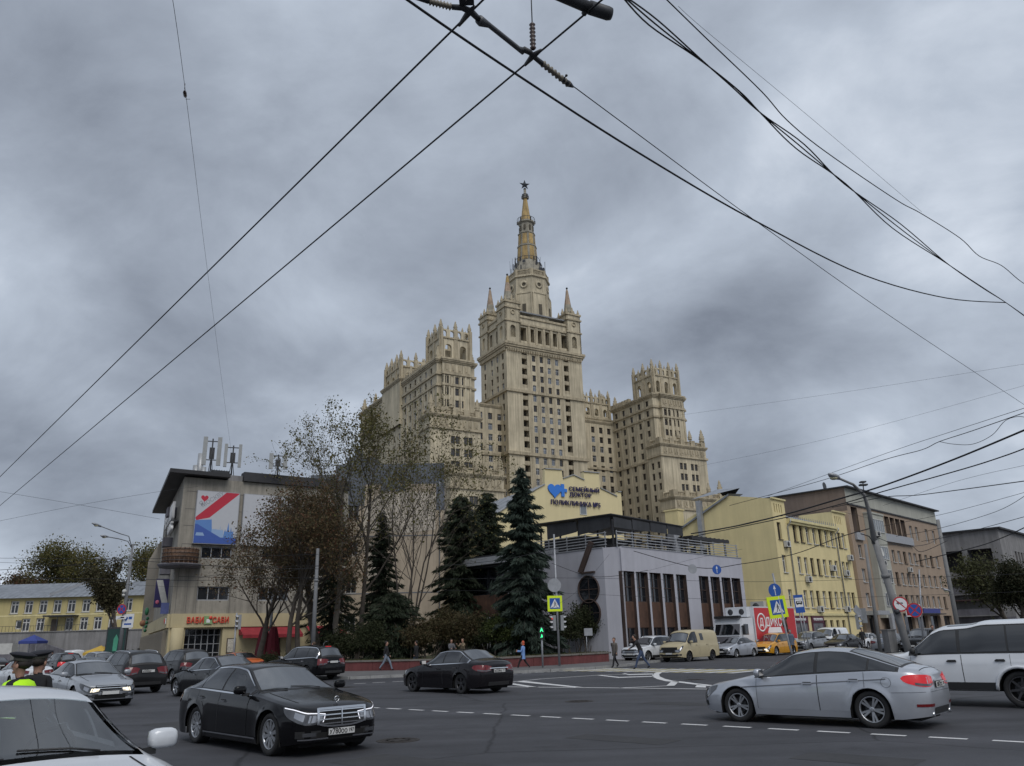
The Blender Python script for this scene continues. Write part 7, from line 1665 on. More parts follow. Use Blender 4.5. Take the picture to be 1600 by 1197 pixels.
# ------------------------------------------------------------------ refrigerated lorry
def lorry():
    hd = SW_; h = math.atan2(hd[1], hd[0]); ref = atz(1174, 1025); W_ = 2.5; fx = 5.2; ca, sa = math.cos(h), math.sin(h); lx_, ly_ = fx - 1.35, W_ / 2 - .15
    root = thing('lorry', 'white refrigerated lorry with red box side lettered ДИКСИ', 'lorry', (ref.x - (ca * lx_ - sa * ly_), ref.y - (sa * lx_ + ca * ly_), 0), h, S_)
    q = MB(); pr_ = [(fx, .55), (fx + .05, 1.5), (fx - .12, 2.2), (fx - .35, 2.85), (fx - 2.0, 2.9), (fx - 2.0, .55)]
    n = len(pr_); q.add([(x, -1.22, z) for x, z in pr_] + [(x, 1.22, z) for x, z in pr_], [tuple(range(n)), tuple(range(2 * n - 1, n - 1, -1))] + [(i, i + n, (i + 1) % n + n, (i + 1) % n) for i in range(n)]); q.build('cab', P_WHITE, root)
    q = MB(); q.quad((fx + .045, -1.1, 1.62), (fx + .045, 1.1, 1.62), (fx - .20, 1.08, 2.42), (fx - .20, -1.08, 2.42)); q.v = [(x + .02, y, z) for x, y, z in q.v]; q.build('windscreen', M_CARGL, root)
    q = MB(); q.add([(fx - .25, 1.235, 1.6), (fx - 1.15, 1.235, 1.6), (fx - 1.15, 1.235, 2.4), (fx - .45, 1.235, 2.4)], [(0, 1, 2, 3)]); q.build('side_window', M_SIDEGL, root)
    q = MB(); q.box(fx - .1, fx + .1, -1.2, 1.2, .45, .95); q.box(fx + .03, fx + .09, -1.0, 1.0, 1.0, 1.5); q.build('bumper', M_CONC2, root)
    for sg in (-1, 1):
        q = MB(); q.box(fx + .095, fx + .12, sg * 1.0 - .16, sg * 1.0 + .16, .58, .82); q.build('headlight', M_HEAD, root)
        q = MB(); q.box(fx - .15, fx + .0, sg * 1.42 - .1, sg * 1.42 + .1, 1.6, 2.3); q.box(fx - .1, fx - .05, min(sg * 1.2, sg * 1.4), max(sg * 1.2, sg * 1.4), 2.2, 2.25); q.build('mirror', M_TRIMB, root)
    q = MB(); q.box(fx - .45, fx - .05, -1.1, 1.1, 2.86, 3.05); q.build('sun_visor', M_TRIMB, root)
    bx0, bx1 = fx - 9.4, fx - 2.2
    q = MB(); q.box(bx0, bx1, -W_ / 2, W_ / 2, 1.0, 3.75); q.build('cargo_box', P_WHITE, root)
    q = MB(); q.box(bx0 + .1, bx1 - .1, W_ / 2 + .002, W_ / 2 + .012, 1.2, 3.65); side_ = q.build('side_panel', mat('lorry_red', (.50, .035, .04), rough=.45, var=.04, scale=1), root)
    q = MB(); q.box(bx1 + .0, bx1 + .55, -.95, .95, 2.95, 3.7); q.ball((bx1 + .5, .5, 3.35), .3, 12, 7, 1, (.3, 1, 1)); q.ball((bx1 + .5, -.5, 3.35), .3, 12, 7, 1, (.3, 1, 1)); q.build('cooling_unit', [P_WHITE, M_METALD], root)
    me = text_mesh('ДИКСИ', .95, depth=.004, bold=.02); me.materials.clear(); me.materials.append(M_WHITE); link('lettering', me, side_, (bx1 - 3.55, W_ / 2 + .018, 2.5), math.pi)
    q = MB(); Mq = Matrix.Translation((bx1 - 1.15, W_ / 2 + .018, 2.5)) @ Matrix.Rotation(R(-90), 4, 'X'); q.lathe([(.60, 0), (.74, 0), (.74, .01), (.60, .01), (.60, 0)], 28, 0, Mq); q.build('ring_logo', M_WHITE, side_)
    me = text_mesh('Д', .8, depth=.004, bold=.02); me.materials.clear(); me.materials.append(M_WHITE); link('lettering', me, side_, (bx1 - 1.15, W_ / 2 + .018, 2.5), math.pi)
    q = MB(); rr = random.Random(2)
    for k in range(14):
        x, z = bx0 + 1.4 + rr.random() * 1.0, 1.5 + rr.random() * 1.7; q.lathe([(.01, 0), (.22, 0), (.22, .006), (.01, .006)], 8, k % 2, Matrix.Translation((x, W_ / 2 + .014 + k * .0008, z)) @ Matrix.Rotation(R(-90), 4, 'X') @ Matrix.Diagonal((1, 1.5, 1, 1)))
    q.build('printed_bottles', [mat('print_green', (.03, .06, .02), var=.2), mat('print_dark', (.06, .025, .015), var=.2)], side_)
    q = MB(); q.box(bx0, fx - .5, -.5, .5, .55, 1.0); q.box(bx0 + 2.6, bx1 - 1.6, 1.0, 1.2, .45, .95); q.build('chassis', M_TRIMB, root)
    tm, wm, rm = wheel_meshes(.48, .30, 8, 0)
    for x in (lx_, bx0 + 1.6):
        for sg in (1, -1): wo_ = link('wheel', wm, root, (x, sg * (W_ / 2 - .16), .48), 0 if sg > 0 else math.pi); link('tyre', tm, wo_); link('rim', rm, wo_)
lorry()
# ================================================================== STREET FURNITURE
M_POLE = mat('pole_grey', (0.16, 0.165, 0.175), rough=.7, var=.15, scale=1.5, streak=.25)
M_POLEC = mat('pole_concrete', (0.20, 0.20, 0.20), rough=.85, var=.2, scale=1.5, streak=.3, bump=.2)
M_GALV = mat('galvanised', (0.30, 0.31, 0.33), rough=.5, metal=.4, var=.15, scale=3)
M_SBLUE = mat('sign_blue_plate', (0.012, 0.075, 0.32), rough=.5, var=.04)
M_SYEL = mat('sign_fluo_yellow', (0.62, 0.78, 0.015), rough=.5, var=.03)
M_SWHITE = mat('sign_white', (0.66, 0.67, 0.68), rough=.5, var=.03)
M_SBLACK = mat('sign_black', (0.012, 0.012, 0.012), rough=.6, var=0)
M_SRED = mat('sign_red', (0.42, 0.02, 0.03), rough=.5, var=.03)
M_WIRE = mat('cable_black', (0.010, 0.011, 0.014), rough=.7, var=0)
M_INS = mat('insulator_ceramic', (0.06, 0.035, 0.028), rough=.35, var=.2, scale=6)
M_INSP = mat('insulator_pale', (0.22, 0.20, 0.16), rough=.4, var=.2, scale=6)
M_GLOW = mat('signal_green_lit', (.02, .4, .12), var=0, emit=(.05, 1, .35), estr=1.3)
M_REDLIT = mat('signal_red_lit', (.4, .02, .02), var=0, emit=(1, .08, .06), estr=.5)
M_GREEND = mat('signal_green_dark', (.015, .07, .05), rough=.3, var=0)
def face_cam(p): return math.atan2(-p[0], p[1]) * 1.0      # yaw so that a sign's front (-y) looks back along the road
def sign_obj(parts, name, parent, loc, rz, mats):
    return parts.build(name, mats, parent, loc, rz)
def disc(mb, r, m, d, n=28, ring=None, sx=1.0):
    """a round plate facing -y at depth d"""
    if ring: mb.lathe([(ring, 0), (r, 0), (r, .004), (ring, .004), (ring, 0)], n, m, Matrix.Translation((0, -d, 0)) @ Matrix.Rotation(R(90), 4, 'X') @ Matrix.Diagonal((sx, 1, 1, 1)))
    else: mb.lathe([(.001, 0), (r, 0), (r, .004), (.001, .004)], n, m, Matrix.Translation((0, -d, 0)) @ Matrix.Rotation(R(90), 4, 'X') @ Matrix.Diagonal((sx, 1, 1, 1)), False)
def flat(mb, pts, m, d): mb.add([(x, -d, z) for x, z in pts], [tuple(range(len(pts)))], m)
def crossing_sign(parent, loc, rz, s=.9, border=True):
    q = MB(); h = s / 2
    if border: q.box(-h, h, 0, .02, -h * 1.02, h * 1.02, 0)
    i = h * .70; q.box(-i, i, -.006, -.001, -i, i, 1); d = .008
    flat(q, [(-i * .88, -i * .78), (i * .88, -i * .78), (0, i * .86)], 2, d)
    k = i; d2 = .010
    disc_c = [(.02 * k + .085 * k * math.cos(t), .38 * k + .095 * k * math.sin(t)) for t in [j * .6283 for j in range(10)]]
    flat(q, disc_c, 3, d2)
    for pl in ([(-.08, .26), (.10, .28), (.12, -.05), (-.06, -.08)], [(-.06, -.02), (.04, -.05), (-.14, -.62), (-.26, -.62)], [(.02, -.05), (.12, -.05), (.30, -.58), (.20, -.62)], [(.08, .24), (.12, .18), (.30, -.02), (.24, -.08)], [(-.06, .24), (-.10, .14), (-.26, .0), (-.20, -.06)]):
        flat(q, [(x * k, z * k) for x, z in pl], 3, d2)
    for x in (-.60, -.40, .38, .56): flat(q, [((x - .06) * k, -.76 * k), ((x + .06) * k, -.76 * k), ((x + .09) * k, -.64 * k), ((x - .01) * k, -.64 * k)], 3, d2)
    return q.build('crossing_sign', [M_SYEL, M_SBLUE, M_SWHITE, M_SBLACK], parent, loc, rz)
def arrow_sign(parent, loc, rz, r=.35, tilt=0.0, back=False):
    q = MB(); disc(q, r, 0 if not back else 2, .0)
    if not back:
        for pl in ([(-.05, -.72), (.05, -.72), (.05, .25), (-.05, .25)], [(-.22, .2), (.22, .2), (0, .78)]): flat(q, [(x * r, z * r) for x, z in pl], 1, .008)
    q.lathe([(.001, .0), (r * .98, 0), (r * .98, .02), (.001, .02)], 24, 2, Matrix.Translation((0, .02, 0)) @ Matrix.Rotation(R(90), 4, 'X'))
    o = q.build('arrow_sign' if not back else 'sign_back', [M_SBLUE, M_SWHITE, M_GALV], parent, loc, rz); return o
def no_stop(parent, loc, rz, r=.35, nostop=True):
    q = MB(); disc(q, r, 0, .0); disc(q, r * .80, 1, .006)
    for a in (45, -45) if nostop else (45,):
        c, s = math.cos(R(a)), math.sin(R(a)); w_ = r * .08; L_ = r * .8; flat(q, [(-c * L_ - s * w_, -s * L_ + c * w_), (-c * L_ + s * w_, -s * L_ - c * w_), (c * L_ + s * w_, s * L_ - c * w_), (c * L_ - s * w_, s * L_ + c * w_)], 0, .012)
    return q.build('round_sign', [M_SRED, M_SBLUE if nostop else M_SWHITE], parent, loc, rz)
def turn_ban(parent, loc, rz, r=.35):
    q = MB(); disc(q, r, 0, .0); disc(q, r * .82, 1, .006)
    flat(q, [(x * r, z * r) for x, z in ((-.55, .12), (-.2, .42), (-.2, .25), (.3, .2), (.3, .0), (-.2, .04), (-.2, -.12))], 2, .010)
    c, s = math.cos(R(-45)), math.sin(R(-45)); w_ = r * .07; L_ = r * .8; flat(q, [(-c * L_ - s * w_, -s * L_ + c * w_), (-c * L_ + s * w_, -s * L_ - c * w_), (c * L_ + s * w_, s * L_ - c * w_), (c * L_ - s * w_, s * L_ + c * w_)], 0, .012)
    return q.build('turn_sign', [M_SRED, M_SWHITE, M_SBLACK], parent, loc, rz)
def pole_thing(name, label, cat, base, h, r0, r1, m=M_POLE, group=None, part='pole', n=12, bands=()):
    o = thing(name, label, cat, tuple(base), 0, group); q = MB(); q.tube([(0, 0, -.1), (0, 0, h)], [r0, r1], n)
    for z in bands: q.lathe([(r0 + (r1 - r0) * z / h + .03, z), (r0 + (r1 - r0) * z / h + .03, z + .12)], n)
    q.build(part, m, o); return o
def lamp_head(parent, p0, d, L_=.75):
    q = MB(); d = Vector(d).normalized(); s = Vector((-d.y, d.x, 0)).normalized(); up = d.cross(s); 
    if up.z < 0: up = -up
    prof = [(0, .05, .05), (.15, .10, .07), (.45, .15, .10), (.75, .14, .09), (1, .05, .04)]
    vs = []; n = 10
    for t, w_, h_ in prof:
        for j in range(n): a = 2 * math.pi * j / n; vs.append(Vector(p0) + d * L_ * t + s * w_ * math.cos(a) + up * h_ * math.sin(a))
    q.add(vs, [(i * n + j, i * n + (j + 1) % n, (i + 1) * n + (j + 1) % n, (i + 1) * n + j) for i in range(4) for j in range(n)] + [tuple(range(n)), tuple(range(4 * n, 5 * n))], 0, True)
    c = Vector(p0) + d * L_ * .55 - up * .075; q.ball(c, .11, 10, 6, 1, (1.4, 1.0, .7)); return q.build('lamp_head', [M_GALV, mat('lamp_lens', (.45, .42, .28), rough=.3, var=.05)], parent)
def traffic_light(parent, loc, rz, name='signal_head', lit=None, back=False):
    o = MB(); o.box(-.15, .15, -.09, .09, -.45, .45, 0)
    for i, z in enumerate((.30, 0, -.30)):
        m = {None: 1, 'red': 2 if i == 0 else 1, 'green': 3 if i == 2 else 1, 'dim': 4 if i == 2 else 1}[lit]
        o.lathe([(.001, 0), (.105, 0), (.105, .01), (.001, .01)], 16, m, Matrix.Translation((0, -.092, z)) @ Matrix.Rotation(R(90), 4, 'X'), False)
        vs = []
        for k in range(9): t = math.pi * k / 8; vs += [(.125 * math.cos(t), -.09, z + .125 * math.sin(t)), (.115 * math.cos(t), -.30 + .10 * (1 - math.sin(t)), z + .115 * math.sin(t) - .01)]
        o.add(vs, [(2 * k, 2 * k + 1, 2 * k + 3, 2 * k + 2) for k in range(8)], 5)
    return o.build(name, [mat('signal_grey', (.22, .23, .24), rough=.6, var=.1), M_SBLACK, M_REDLIT, M_GLOW, M_GREEND, M_GALV], parent, loc, rz)
def gnd(px, Y, z=.12):
    t = ray(px, 1010); return Vector((t[0] / t[1] * Y, Y, z))
def hz(px, py, Y): return at(px, py, Y).z
FRZ = R(-8)
# double-armed street lamp at the left
Y = 62; b = gnd(188, Y); lp = thing('street_lamp', 'tall grey street lamp with two arms at the far left kerb', 'street lamp', tuple(b))
h = hz(203, 848, Y); q = MB(); tp0 = at(203, 850, Y) - b; q.tube([(0, 0, -.1), (tp0.x * .02, 0, 4.2), (0, 0, tp0.z)], [.17, .14, .08], 14); q.build('pole', M_POLE, lp)
for (ex, ey), (mx, my) in (((153, 821), (188, 834)), ((163, 837), (186, 842))):
    e_ = at(ex + 6, ey + 2, Y - 2) - b; m_ = at(mx, my, Y - .8) - b; q = MB(); q.tube([(0, 0, tp0.z - .4), (0 + m_.x * .35, m_.y * .4, m_.z - .15), m_, e_], .035, 8); q.build('lamp_arm', M_POLE, lp); lamp_head(lp, e_, (e_ - m_), .8)
lp2 = at(158, 873, Y - 1) - b; q = MB(); q.tube([(0, 0, hz(198, 880, Y)), lp2], .03, 6); q.build('lamp_arm', M_POLE, lp); lamp_head(lp, lp2, (-1, 0, .1), .5)
no_stop(lp, at(190, 952, Y - .3) - b, FRZ, .38)
q = MB(); q.box(-.42, .42, 0, .02, -.12, .12, 0); flat(q, [(-.3, -.05), (-.1, -.06), (.0, .06), (.25, .04), (.3, -.05)], 1, .004); q.build('plate_sign', [M_SWHITE, M_SBLACK], lp, at(189, 965, Y - .3) - b, FRZ)
q = MB(); q.box(-.45, .45, 0, .03, -.5, .5, 0)
for xx in (-.17, .17): flat(q, [(xx - .14, .1), (xx + .14, .1), (xx + .14, .3), (xx - .14, .3)] if xx > 0 else [(xx, -.05), (xx + .16, .18), (xx + .08, .3), (xx, .22), (xx - .08, .3), (xx - .16, .18)], 1, .004)
flat(q, [(-.3, -.3), (.3, -.3), (.3, -.18), (-.3, -.18)], 1, .004); q.build('clinic_sign', [M_SWHITE, M_SBLUE], lp, at(200, 970, Y - .2) - b, FRZ)
q = MB(); q.ball(at(194.5, 924, Y - .4) - b, .16, 10, 8); q.ball(at(193, 930, Y - .4) - b, .12, 10, 8); q.build('camera_ball', M_ACW, lp)
# lit poster stand
b = gnd(181, 72); o = thing('poster_stand', 'dark green lit poster stand on the pavement by the lamp', 'poster stand', tuple(b), R(6))
q = MB(); q.box(-.85, .85, -.15, .15, .75, 3.6, 0); q.box(-.7, .7, -.1, .1, 0, .75, 0); q.box(-.75, .75, -.17, -.151, .9, 3.45, 1); flat(q, [(-.2, 1.6), (.15, 1.6), (.2, 2.6), (0, 3.0), (-.2, 2.6)], 2, .175); flat(q, [(.3, 1.5), (.5, 1.5), (.5, 2.5), (.4, 2.7), (.3, 2.5)], 3, .175); q.build('stand', [M_METALD, mat('poster_teal', (.01, .045, .04), var=.2), mat('poster_green', (.06, .28, .18), var=.2), mat('poster_pale', (.2, .25, .24), var=.2)], o)
# plain trolley pole in front of the maple
b = gnd(489, 55); h = hz(500, 857, 55) - .12; pole_thing('trolley_pole', 'plain thick grey pole standing before the brown maple', 'pole', b, h, .16, .11, M_POLE, None, bands=(h * .72,))
b = gnd(731 - 300, 68); h = hz(437, 880, 68); pole_thing('trolley_pole', 'slim bluish pole between the two maroon parasols', 'pole', gnd(421, 67), hz(428, 930, 67), .14, .11, M_POLE)
# traffic signal beside the cafe
b = gnd(366, 52); o = thing('traffic_light', 'traffic light on a slim pole in front of the red awning', 'traffic light', tuple(b)); hh = hz(374, 958, 52) - .12
q = MB(); q.tube([(0, 0, -.1), (0, 0, hh)], .055, 10); q.build('pole', M_GALV, o); traffic_light(o, (.22, -.05, hh - .55), R(-60), lit='dim')
# tall pole with the crossing sign at the corner
b = gnd(873, 50.5); o = thing('signal_pole', 'slim grey pole with crossing sign and signals beside the spruce', 'signal pole', tuple(b)); hh = hz(862, 835, 50.5) - .12
q = MB(); q.tube([(0, 0, -.1), (0, 0, hh)], [.075, .055], 10); q.build('pole', M_GALV, o)
p_ = at(867.5, 943, 50.4) - b; crossing_sign(o, (p_.x - .02, -.10, p_.z), R(4), .92); arrow_sign(o, (p_.x + .0, -.10, p_.z + 1.1), R(4), .42, back=True)
traffic_light(o, (-.24, -.02, p_.z - 1.15), R(-72), lit='red'); traffic_light(o, (.26, .02, p_.z - 1.15), R(100))
# pedestrian signal
b = gnd(847, 48.6); o = thing('pedestrian_signal', 'pedestrian signal showing green on a short grey post', 'traffic light', tuple(b)); hh = hz(844.5, 980, 48.6) - .12
q = MB(); q.tube([(0, 0, -.1), (0, 0, hh)], .055, 10); q.build('post', M_GALV, o)
for z, k in ((hh - .17, 0), (hh - .50, 1)):
    q = MB(); q.box(-.17, .17, -.1, .1, -.15, .15, 0)
    if k == 0: flat(q, [(-.10, -.10), (-.06, -.10), (-.03, -.03), (.03, -.03), (.06, -.10), (.10, -.10), (.02, .12), (-.02, .12)], 1, .104)
    else:
        flat(q, [(-.03, .04), (.04, .04), (.05, -.02), (.02, -.11), (-.01, -.04), (-.05, -.11), (-.08, -.10), (-.04, -.02)], 1, .104); flat(q, [(-.025, .05), (.025, .05), (.025, .09), (-.025, .09)], 1, .104)
    q.build('signal_box', [M_SBLACK, M_GLOW], o, (0, -.06, z), 0)
b = gnd(917, 58); o = thing('small_sign', 'small grey sign back on a thin post before the olive shrub', 'sign', tuple(b)); hh = hz(914, 983, 58) - .12; q = MB(); q.tube([(0, 0, -.1), (0, 0, hh)], .03, 8); q.build('post', M_GALV, o); q = MB(); q.box(-.3, .3, -.01, .01, -.25, .25); q.build('plate', M_GALV, o, (.15, -.05, hh - .2), R(10))
# leaning sign pole by the zebra on the right
b = gnd(1241, 34.5, .0); o = thing('crossing_sign_post', 'crossing sign with yellow border under a blue arrow disc at right', 'sign post', tuple(b)); p_ = at(1215.8, 948.5, 34.4) - b
q = MB(); q.tube([(0, 0, -.1), (p_.x * .45, 0, p_.z * .5), (p_.x, 0.06, p_.z + 1.4)], .04, 10); q.build('post', M_GALV, o)
s_ = crossing_sign(o, (p_.x, -.02, p_.z), 0, .86); s_.rotation_euler = (0, R(-5), R(12)); p2_ = at(1211.5, 922.5, 34.4) - b; a_ = arrow_sign(o, (p2_.x, -.02, p2_.z), 0, .29); a_.rotation_euler = (0, R(-5), R(12))
b = gnd(1262, 58); o = thing('bus_stop_sign', 'blue bus stop sign on twin thin posts by the yellow building', 'sign post', tuple(b)); p_ = at(1249, 943.5, 57.9) - b
q = MB(); q.tube([(-.12, 0, -.1), (p_.x - .08, 0, p_.z)], .035, 8); q.tube([(.12, 0, -.1), (p_.x + .12, 0, p_.z)], .035, 8); q.build('posts', M_GALV, o)
q = MB(); q.box(-.37, .37, 0, .03, -.62, .62, 0); flat(q, [(-.3, -.22), (.3, -.22), (.3, .42), (-.3, .42)], 1, .004); flat(q, [(-.24, -.02), (.24, -.02), (.26, .12), (.2, .2), (-.22, .2), (-.26, .1)], 2, .008)
for x in (-.16, -.04, .08): flat(q, [(x, .08), (x + .09, .08), (x + .09, .16), (x, .16)], 1, .010)
for x in (-.14, .14): flat(q, [(x - .05, -.06), (x + .05, -.06), (x + .05, .0), (x - .05, .0)], 2, .009)
s_ = q.build('bus_sign', [M_SBLUE, M_SWHITE, M_SBLACK], o, (p_.x, -.08, p_.z)); s_.rotation_euler = (0, R(-3), R(14))
# right hand poles
def lean_pole(label, bpx, bY, tx, ty, r0, r1, m, name='street_lamp', cat='street lamp', bz=.0, bands=()):
    b = gnd(bpx, bY, bz); o = thing(name, label, cat, tuple(b)); t = at(tx, ty, bY) - b; q = MB(); q.tube([(0, 0, -.1), (t.x * .5, 0, t.z * .5), (t.x, 0, t.z)], [r0, (r0 + r1) / 2, r1], 14)
    for k in bands: c = Vector((t.x * k, 0, t.z * k)); q.tube([c, c + Vector((t.x, 0, t.z)).normalized() * .14], r0 * 1.12, 14)
    q.build('pole', m, o); return o, b, t
o, b, t = lean_pole('thick tilted grey pole carrying the curved lamp above the side street', 1424, 30.5, 1367, 845, .145, .12, M_POLEC, bands=(.72,))
q = MB(); arm = [at(*p, Y_) - b for p, Y_ in (((1367, 850), 30.5), ((1358, 800), 30.4), ((1350, 773), 30), ((1333, 757), 29.6), ((1312, 748), 29.2))]; q.tube(arm, [.11, .08, .06, .05, .045], 10); q.build('lamp_arm', M_POLEC, o); lamp_head(o, arm[-1], arm[-1] - arm[-2], .62)
q = MB(); c = at(1349, 759, 30) - b; q.tube([at(1350, 773, 30) - b, c + Vector((0, 0, .1))], .02, 6); q.box(-.14, .14, -.1, .1, 0, .06, 0, Matrix.Translation(c)); q.box(-.1, .1, -.1, .1, .12, .17, 0, Matrix.Translation(c)); q.build('finial_clamp', M_METALD, o)
q = MB(); q.tube([at(1366, 850, 30.4) - b, at(1358, 838, 30.2) - b, at(1345, 834, 30) - b], .02, 6); q.build('bracket', M_METALD, o)
turn_ban(o, at(1407, 944, 30.2) - b, R(-12), .27)
q = MB(); q.lathe([(.02, 0), (.09, 0), (.09, .14), (.02, .14)], 14, 0, Matrix.Translation(at(1399, 957, 30.2) - b) @ Matrix.Rotation(R(70), 4, 'Y')); q.build('small_lamp', M_METALD, o)
o, b, t = lean_pole('thin grey pole with the back of a signal head left of the thick one', 1374, 52, 1352, 850, .12, .09, M_POLEC, 'signal_pole', 'signal pole')
traffic_light(o, at(1350, 962, 51.7) - b, R(150)); traffic_light(o, at(1340, 972, 51.6) - b, R(60)); q = MB(); q.box(-.5, .5, -.02, .02, -.25, .25); s_ = q.build('sign_back', M_GALV, o, at(1343, 958, 51.6) - b); s_.rotation_euler = (0, R(40), R(30))
o, b, t = lean_pole('tilted brown grey pole before the grey building with a lamp arm', 1502, 56, 1465, 812, .17, .12, M_POLEC)
q = MB(); q.tube([at(1487, 925, 56) - b, at(1480, 921, 55.6) - b], .03, 6); q.build('lamp_arm', M_GALV, o); lamp_head(o, at(1484, 924, 55.4) - b, (-1, -.3, .3), .5)
o, b, t = lean_pole('slim pole with no stopping sign beside the shop front', 1441, 58, 1436, 890, .06, .05, M_GALV, 'sign_post', 'sign post')
no_stop(o, at(1429, 953.5, 57.8) - b, R(-14), .5); q = MB(); q.box(-.3, .3, 0, .02, -.2, .2); q.build('plate_sign', M_SRED, o, at(1424, 957, 57.9) - b, R(-14))
b = gnd(1437, 59); q = MB(); q.box(-.72, .72, -.02, .02, 2.4, 3.25, 0); q.box(-.66, .66, -.03, -.021, 2.95, 3.15, 1); q.box(-.66, .66, -.03, -.021, 2.75, 2.85, 1); q.box(-.72, -.68, -.02, .02, 0, 2.4, 2); q.box(.68, .72, -.02, .02, 0, 2.4, 2)
tag(q.build('notice_board', [M_SWHITE, M_SBLUE, M_GALV], None, b, R(20)), 'white and blue notice board on two legs before the shop', 'notice board')
b = gnd(1392, 60); q = MB(); q.box(-.35, .35, -.3, .3, 0, 1.5); q.box(-.4, .4, -.35, .35, 1.5, 1.58); tag(q.build('utility_box', M_POLEC, None, b, R(20)), 'grey utility cabinet between the two right hand poles', 'cabinet')
# blue stall tent, yellow tent
def tent(label, px, Y, w_, h0, h1, m, zb=.12):
    b = gnd(px, Y, zb); o = thing('market_tent', label, 'tent', tuple(b)); q = MB()
    for sx in (-1, 1):
        for sy in (-1, 1): q.box(sx * w_ / 2 - .03, sx * w_ / 2 + .03, sy * w_ / 2 - .03, sy * w_ / 2 + .03, 0, h0)
    tag(q.build('legs', M_GALV, o), kind='stuff'); q = MB(); c = w_ / 2 + .1; q.add([(-c, -c, h0), (c, -c, h0), (c, c, h0), (-c, c, h0), (0, 0, h1), (-c, -c, h0 - .3), (c, -c, h0 - .3), (c, c, h0 - .3), (-c, c, h0 - .3)], [(0, 1, 4), (1, 2, 4), (2, 3, 4), (3, 0, 4), (0, 5, 6, 1), (1, 6, 7, 2), (2, 7, 8, 3), (3, 8, 5, 0)]); q.build('canopy', m, o)
tent('blue market tent in front of the retaining wall', 51, 97, 2.0, 3.0, 3.7, mat('tent_blue', (.03, .05, .22), var=.1))
tent('small yellow tent roof by the poster stand', 158, 100, 2.6, 1.5, 2.3, mat('tent_yellow', (.5, .33, .05), var=.1))
q = MB(); q.box(-1.5, 1.5, -.9, .9, .7, 2.9, 0); q.box(-1.5, 1.5, -.92, -.9, .8, 1.6, 1); q.box(-1.2, 1.2, -.6, .6, 0, .7, 2); tag(q.build('street_kiosk', [M_ACW, M_CONC2, M_SBLACK], None, gnd(4, 105), R(10)), 'pale kiosk at the far left edge of the square', 'kiosk')
b = gnd(448 + 65, 62); q = MB(); q.tube([(-.35, 0, 0), (-.35, 0, 1.7), (-.2, 0, 1.85), (.25, 0, 1.85), (.35, 0, 1.7), (.35, 0, 0)], .03, 8); tag(q.build('metal_hoop', M_GALV, None, b), 'thin metal hoop stand left of the thick tree trunk', 'hoop stand')
# ================================================================== OVERHEAD WIRES
def wire(name, label, pts, r, group, n=5, m=M_WIRE, cat='cable', sub=6):
    P = [Vector(p) for p in pts]; out = []
    for i in range(len(P) - 1):
        p0, p1, p2, p3 = P[max(0, i - 1)], P[i], P[i + 1], P[min(len(P) - 1, i + 2)]
        for k in range(sub):
            t = k / sub; out.append(.5 * ((2 * p1) + (p2 - p0) * t + (2 * p0 - 5 * p1 + 4 * p2 - p3) * t * t + (3 * p1 - p0 - 3 * p2 + p3) * t ** 3))
    out.append(P[-1]); q = MB(); q.tube(out, r, n, 0, False); o = q.build(name, m); return tag(o, label, cat, group)
def wz(z, *xy): return [atz(x, y, z) for x, y in xy]
def wl(*xyY): return [at(x, y, Y) for x, y, Y in xyY]
TZ = 6.2
G1 = 'trolley contact wires'
wa0, wa1 = atz(752, 3, TZ), atz(0, 745, TZ); wire('contact_wire', 'upper left of the two straight trolley wires crossing the sky', [wa0 + (wa0 - wa1) * .3, wa1 + (wa1 - wa0) * 1.5], .0085, G1)
wb0, wb1 = atz(912, 24, TZ), atz(0, 790, TZ); wire('contact_wire', 'lower right of the two straight trolley wires crossing the sky', [wb0 + (wb0 - wb1) * .3, wb1 + (wb1 - wb0) * 1.5], .0085, G1)
G2 = 'span cables over the junction'
wire('span_cable', 'thick span cable sagging from the top centre to the right', wl((560, -60, 5.2), (637, 0, 5.7), (810, 118, 7.0), (1000, 240, 8.8), (1180, 345, 11.5), (1350, 430, 15), (1480, 466, 18), (1572, 473, 20)), .014, G2)
wire('span_cable', 'thin straight span wire from the insulator to the right edge', wl((892, 132, 6.8), (1000, 212, 8.0), (1190, 352, 11), (1400, 500, 16), (1606, 636, 24)), .006, G2)
G3 = 'twisted cable bundle at upper right'
for k, (dx, dy) in enumerate(((0, 0), (7, -3), (-6, 5))):
    rr = random.Random(40 + k); pts = [(965, -14, 7), (1020, 34, 8), (1095, 94, 9), (1150, 138, 9.8), (1190, 178, 10.3), (1250, 228, 11.2), (1320, 287, 12.5), (1400, 352, 14.5), (1480, 412, 17), (1540, 452, 19), (1572, 473, 20), (1625, 511, 22)]
    j = [0, 1, .35, 1, .1, .9, .15, .9, .1, .7, 0, .1]
    wire('bundle_cable', ['middle strand of the loose cable bundle at upper right', 'upper strand of the loose cable bundle at upper right', 'lower strand of the loose cable bundle at upper right'][k], wl(*[(x + dx * jj * (1 if i % 3 else -1), y + dy * jj * (1 if i % 2 else -.6), Y) for i, ((x, y, Y), jj) in enumerate(zip(pts, j))]), .011, G3)
wire('bundle_cable', 'single wavy cable to the right of the loose bundle', wl((1030, -12, 8), (1075, 32, 8.6), (1110, 66, 9), (1190, 143, 10), (1230, 188, 10.6), (1290, 237, 11.5), (1400, 312, 13.5), (1440, 334, 14.2), (1500, 372, 15.6), (1530, 400, 16.2), (1565, 415, 17), (1597, 441, 18), (1640, 465, 19)), .009, G3)
wire('bundle_cable', 'hair thin wire beside the wavy cable at upper right', wl((1060, 10, 8.4), (1105, 50, 9), (1270, 187, 11), (1440, 331, 14.2)), .0028, G3)
o = wire('pull_wire', 'near vertical thin wire from the sky to the corner building roof', wl((262, -50, 14), (290, 145, 20), (325, 430, 42), (362, 712, 79)), .007, None)
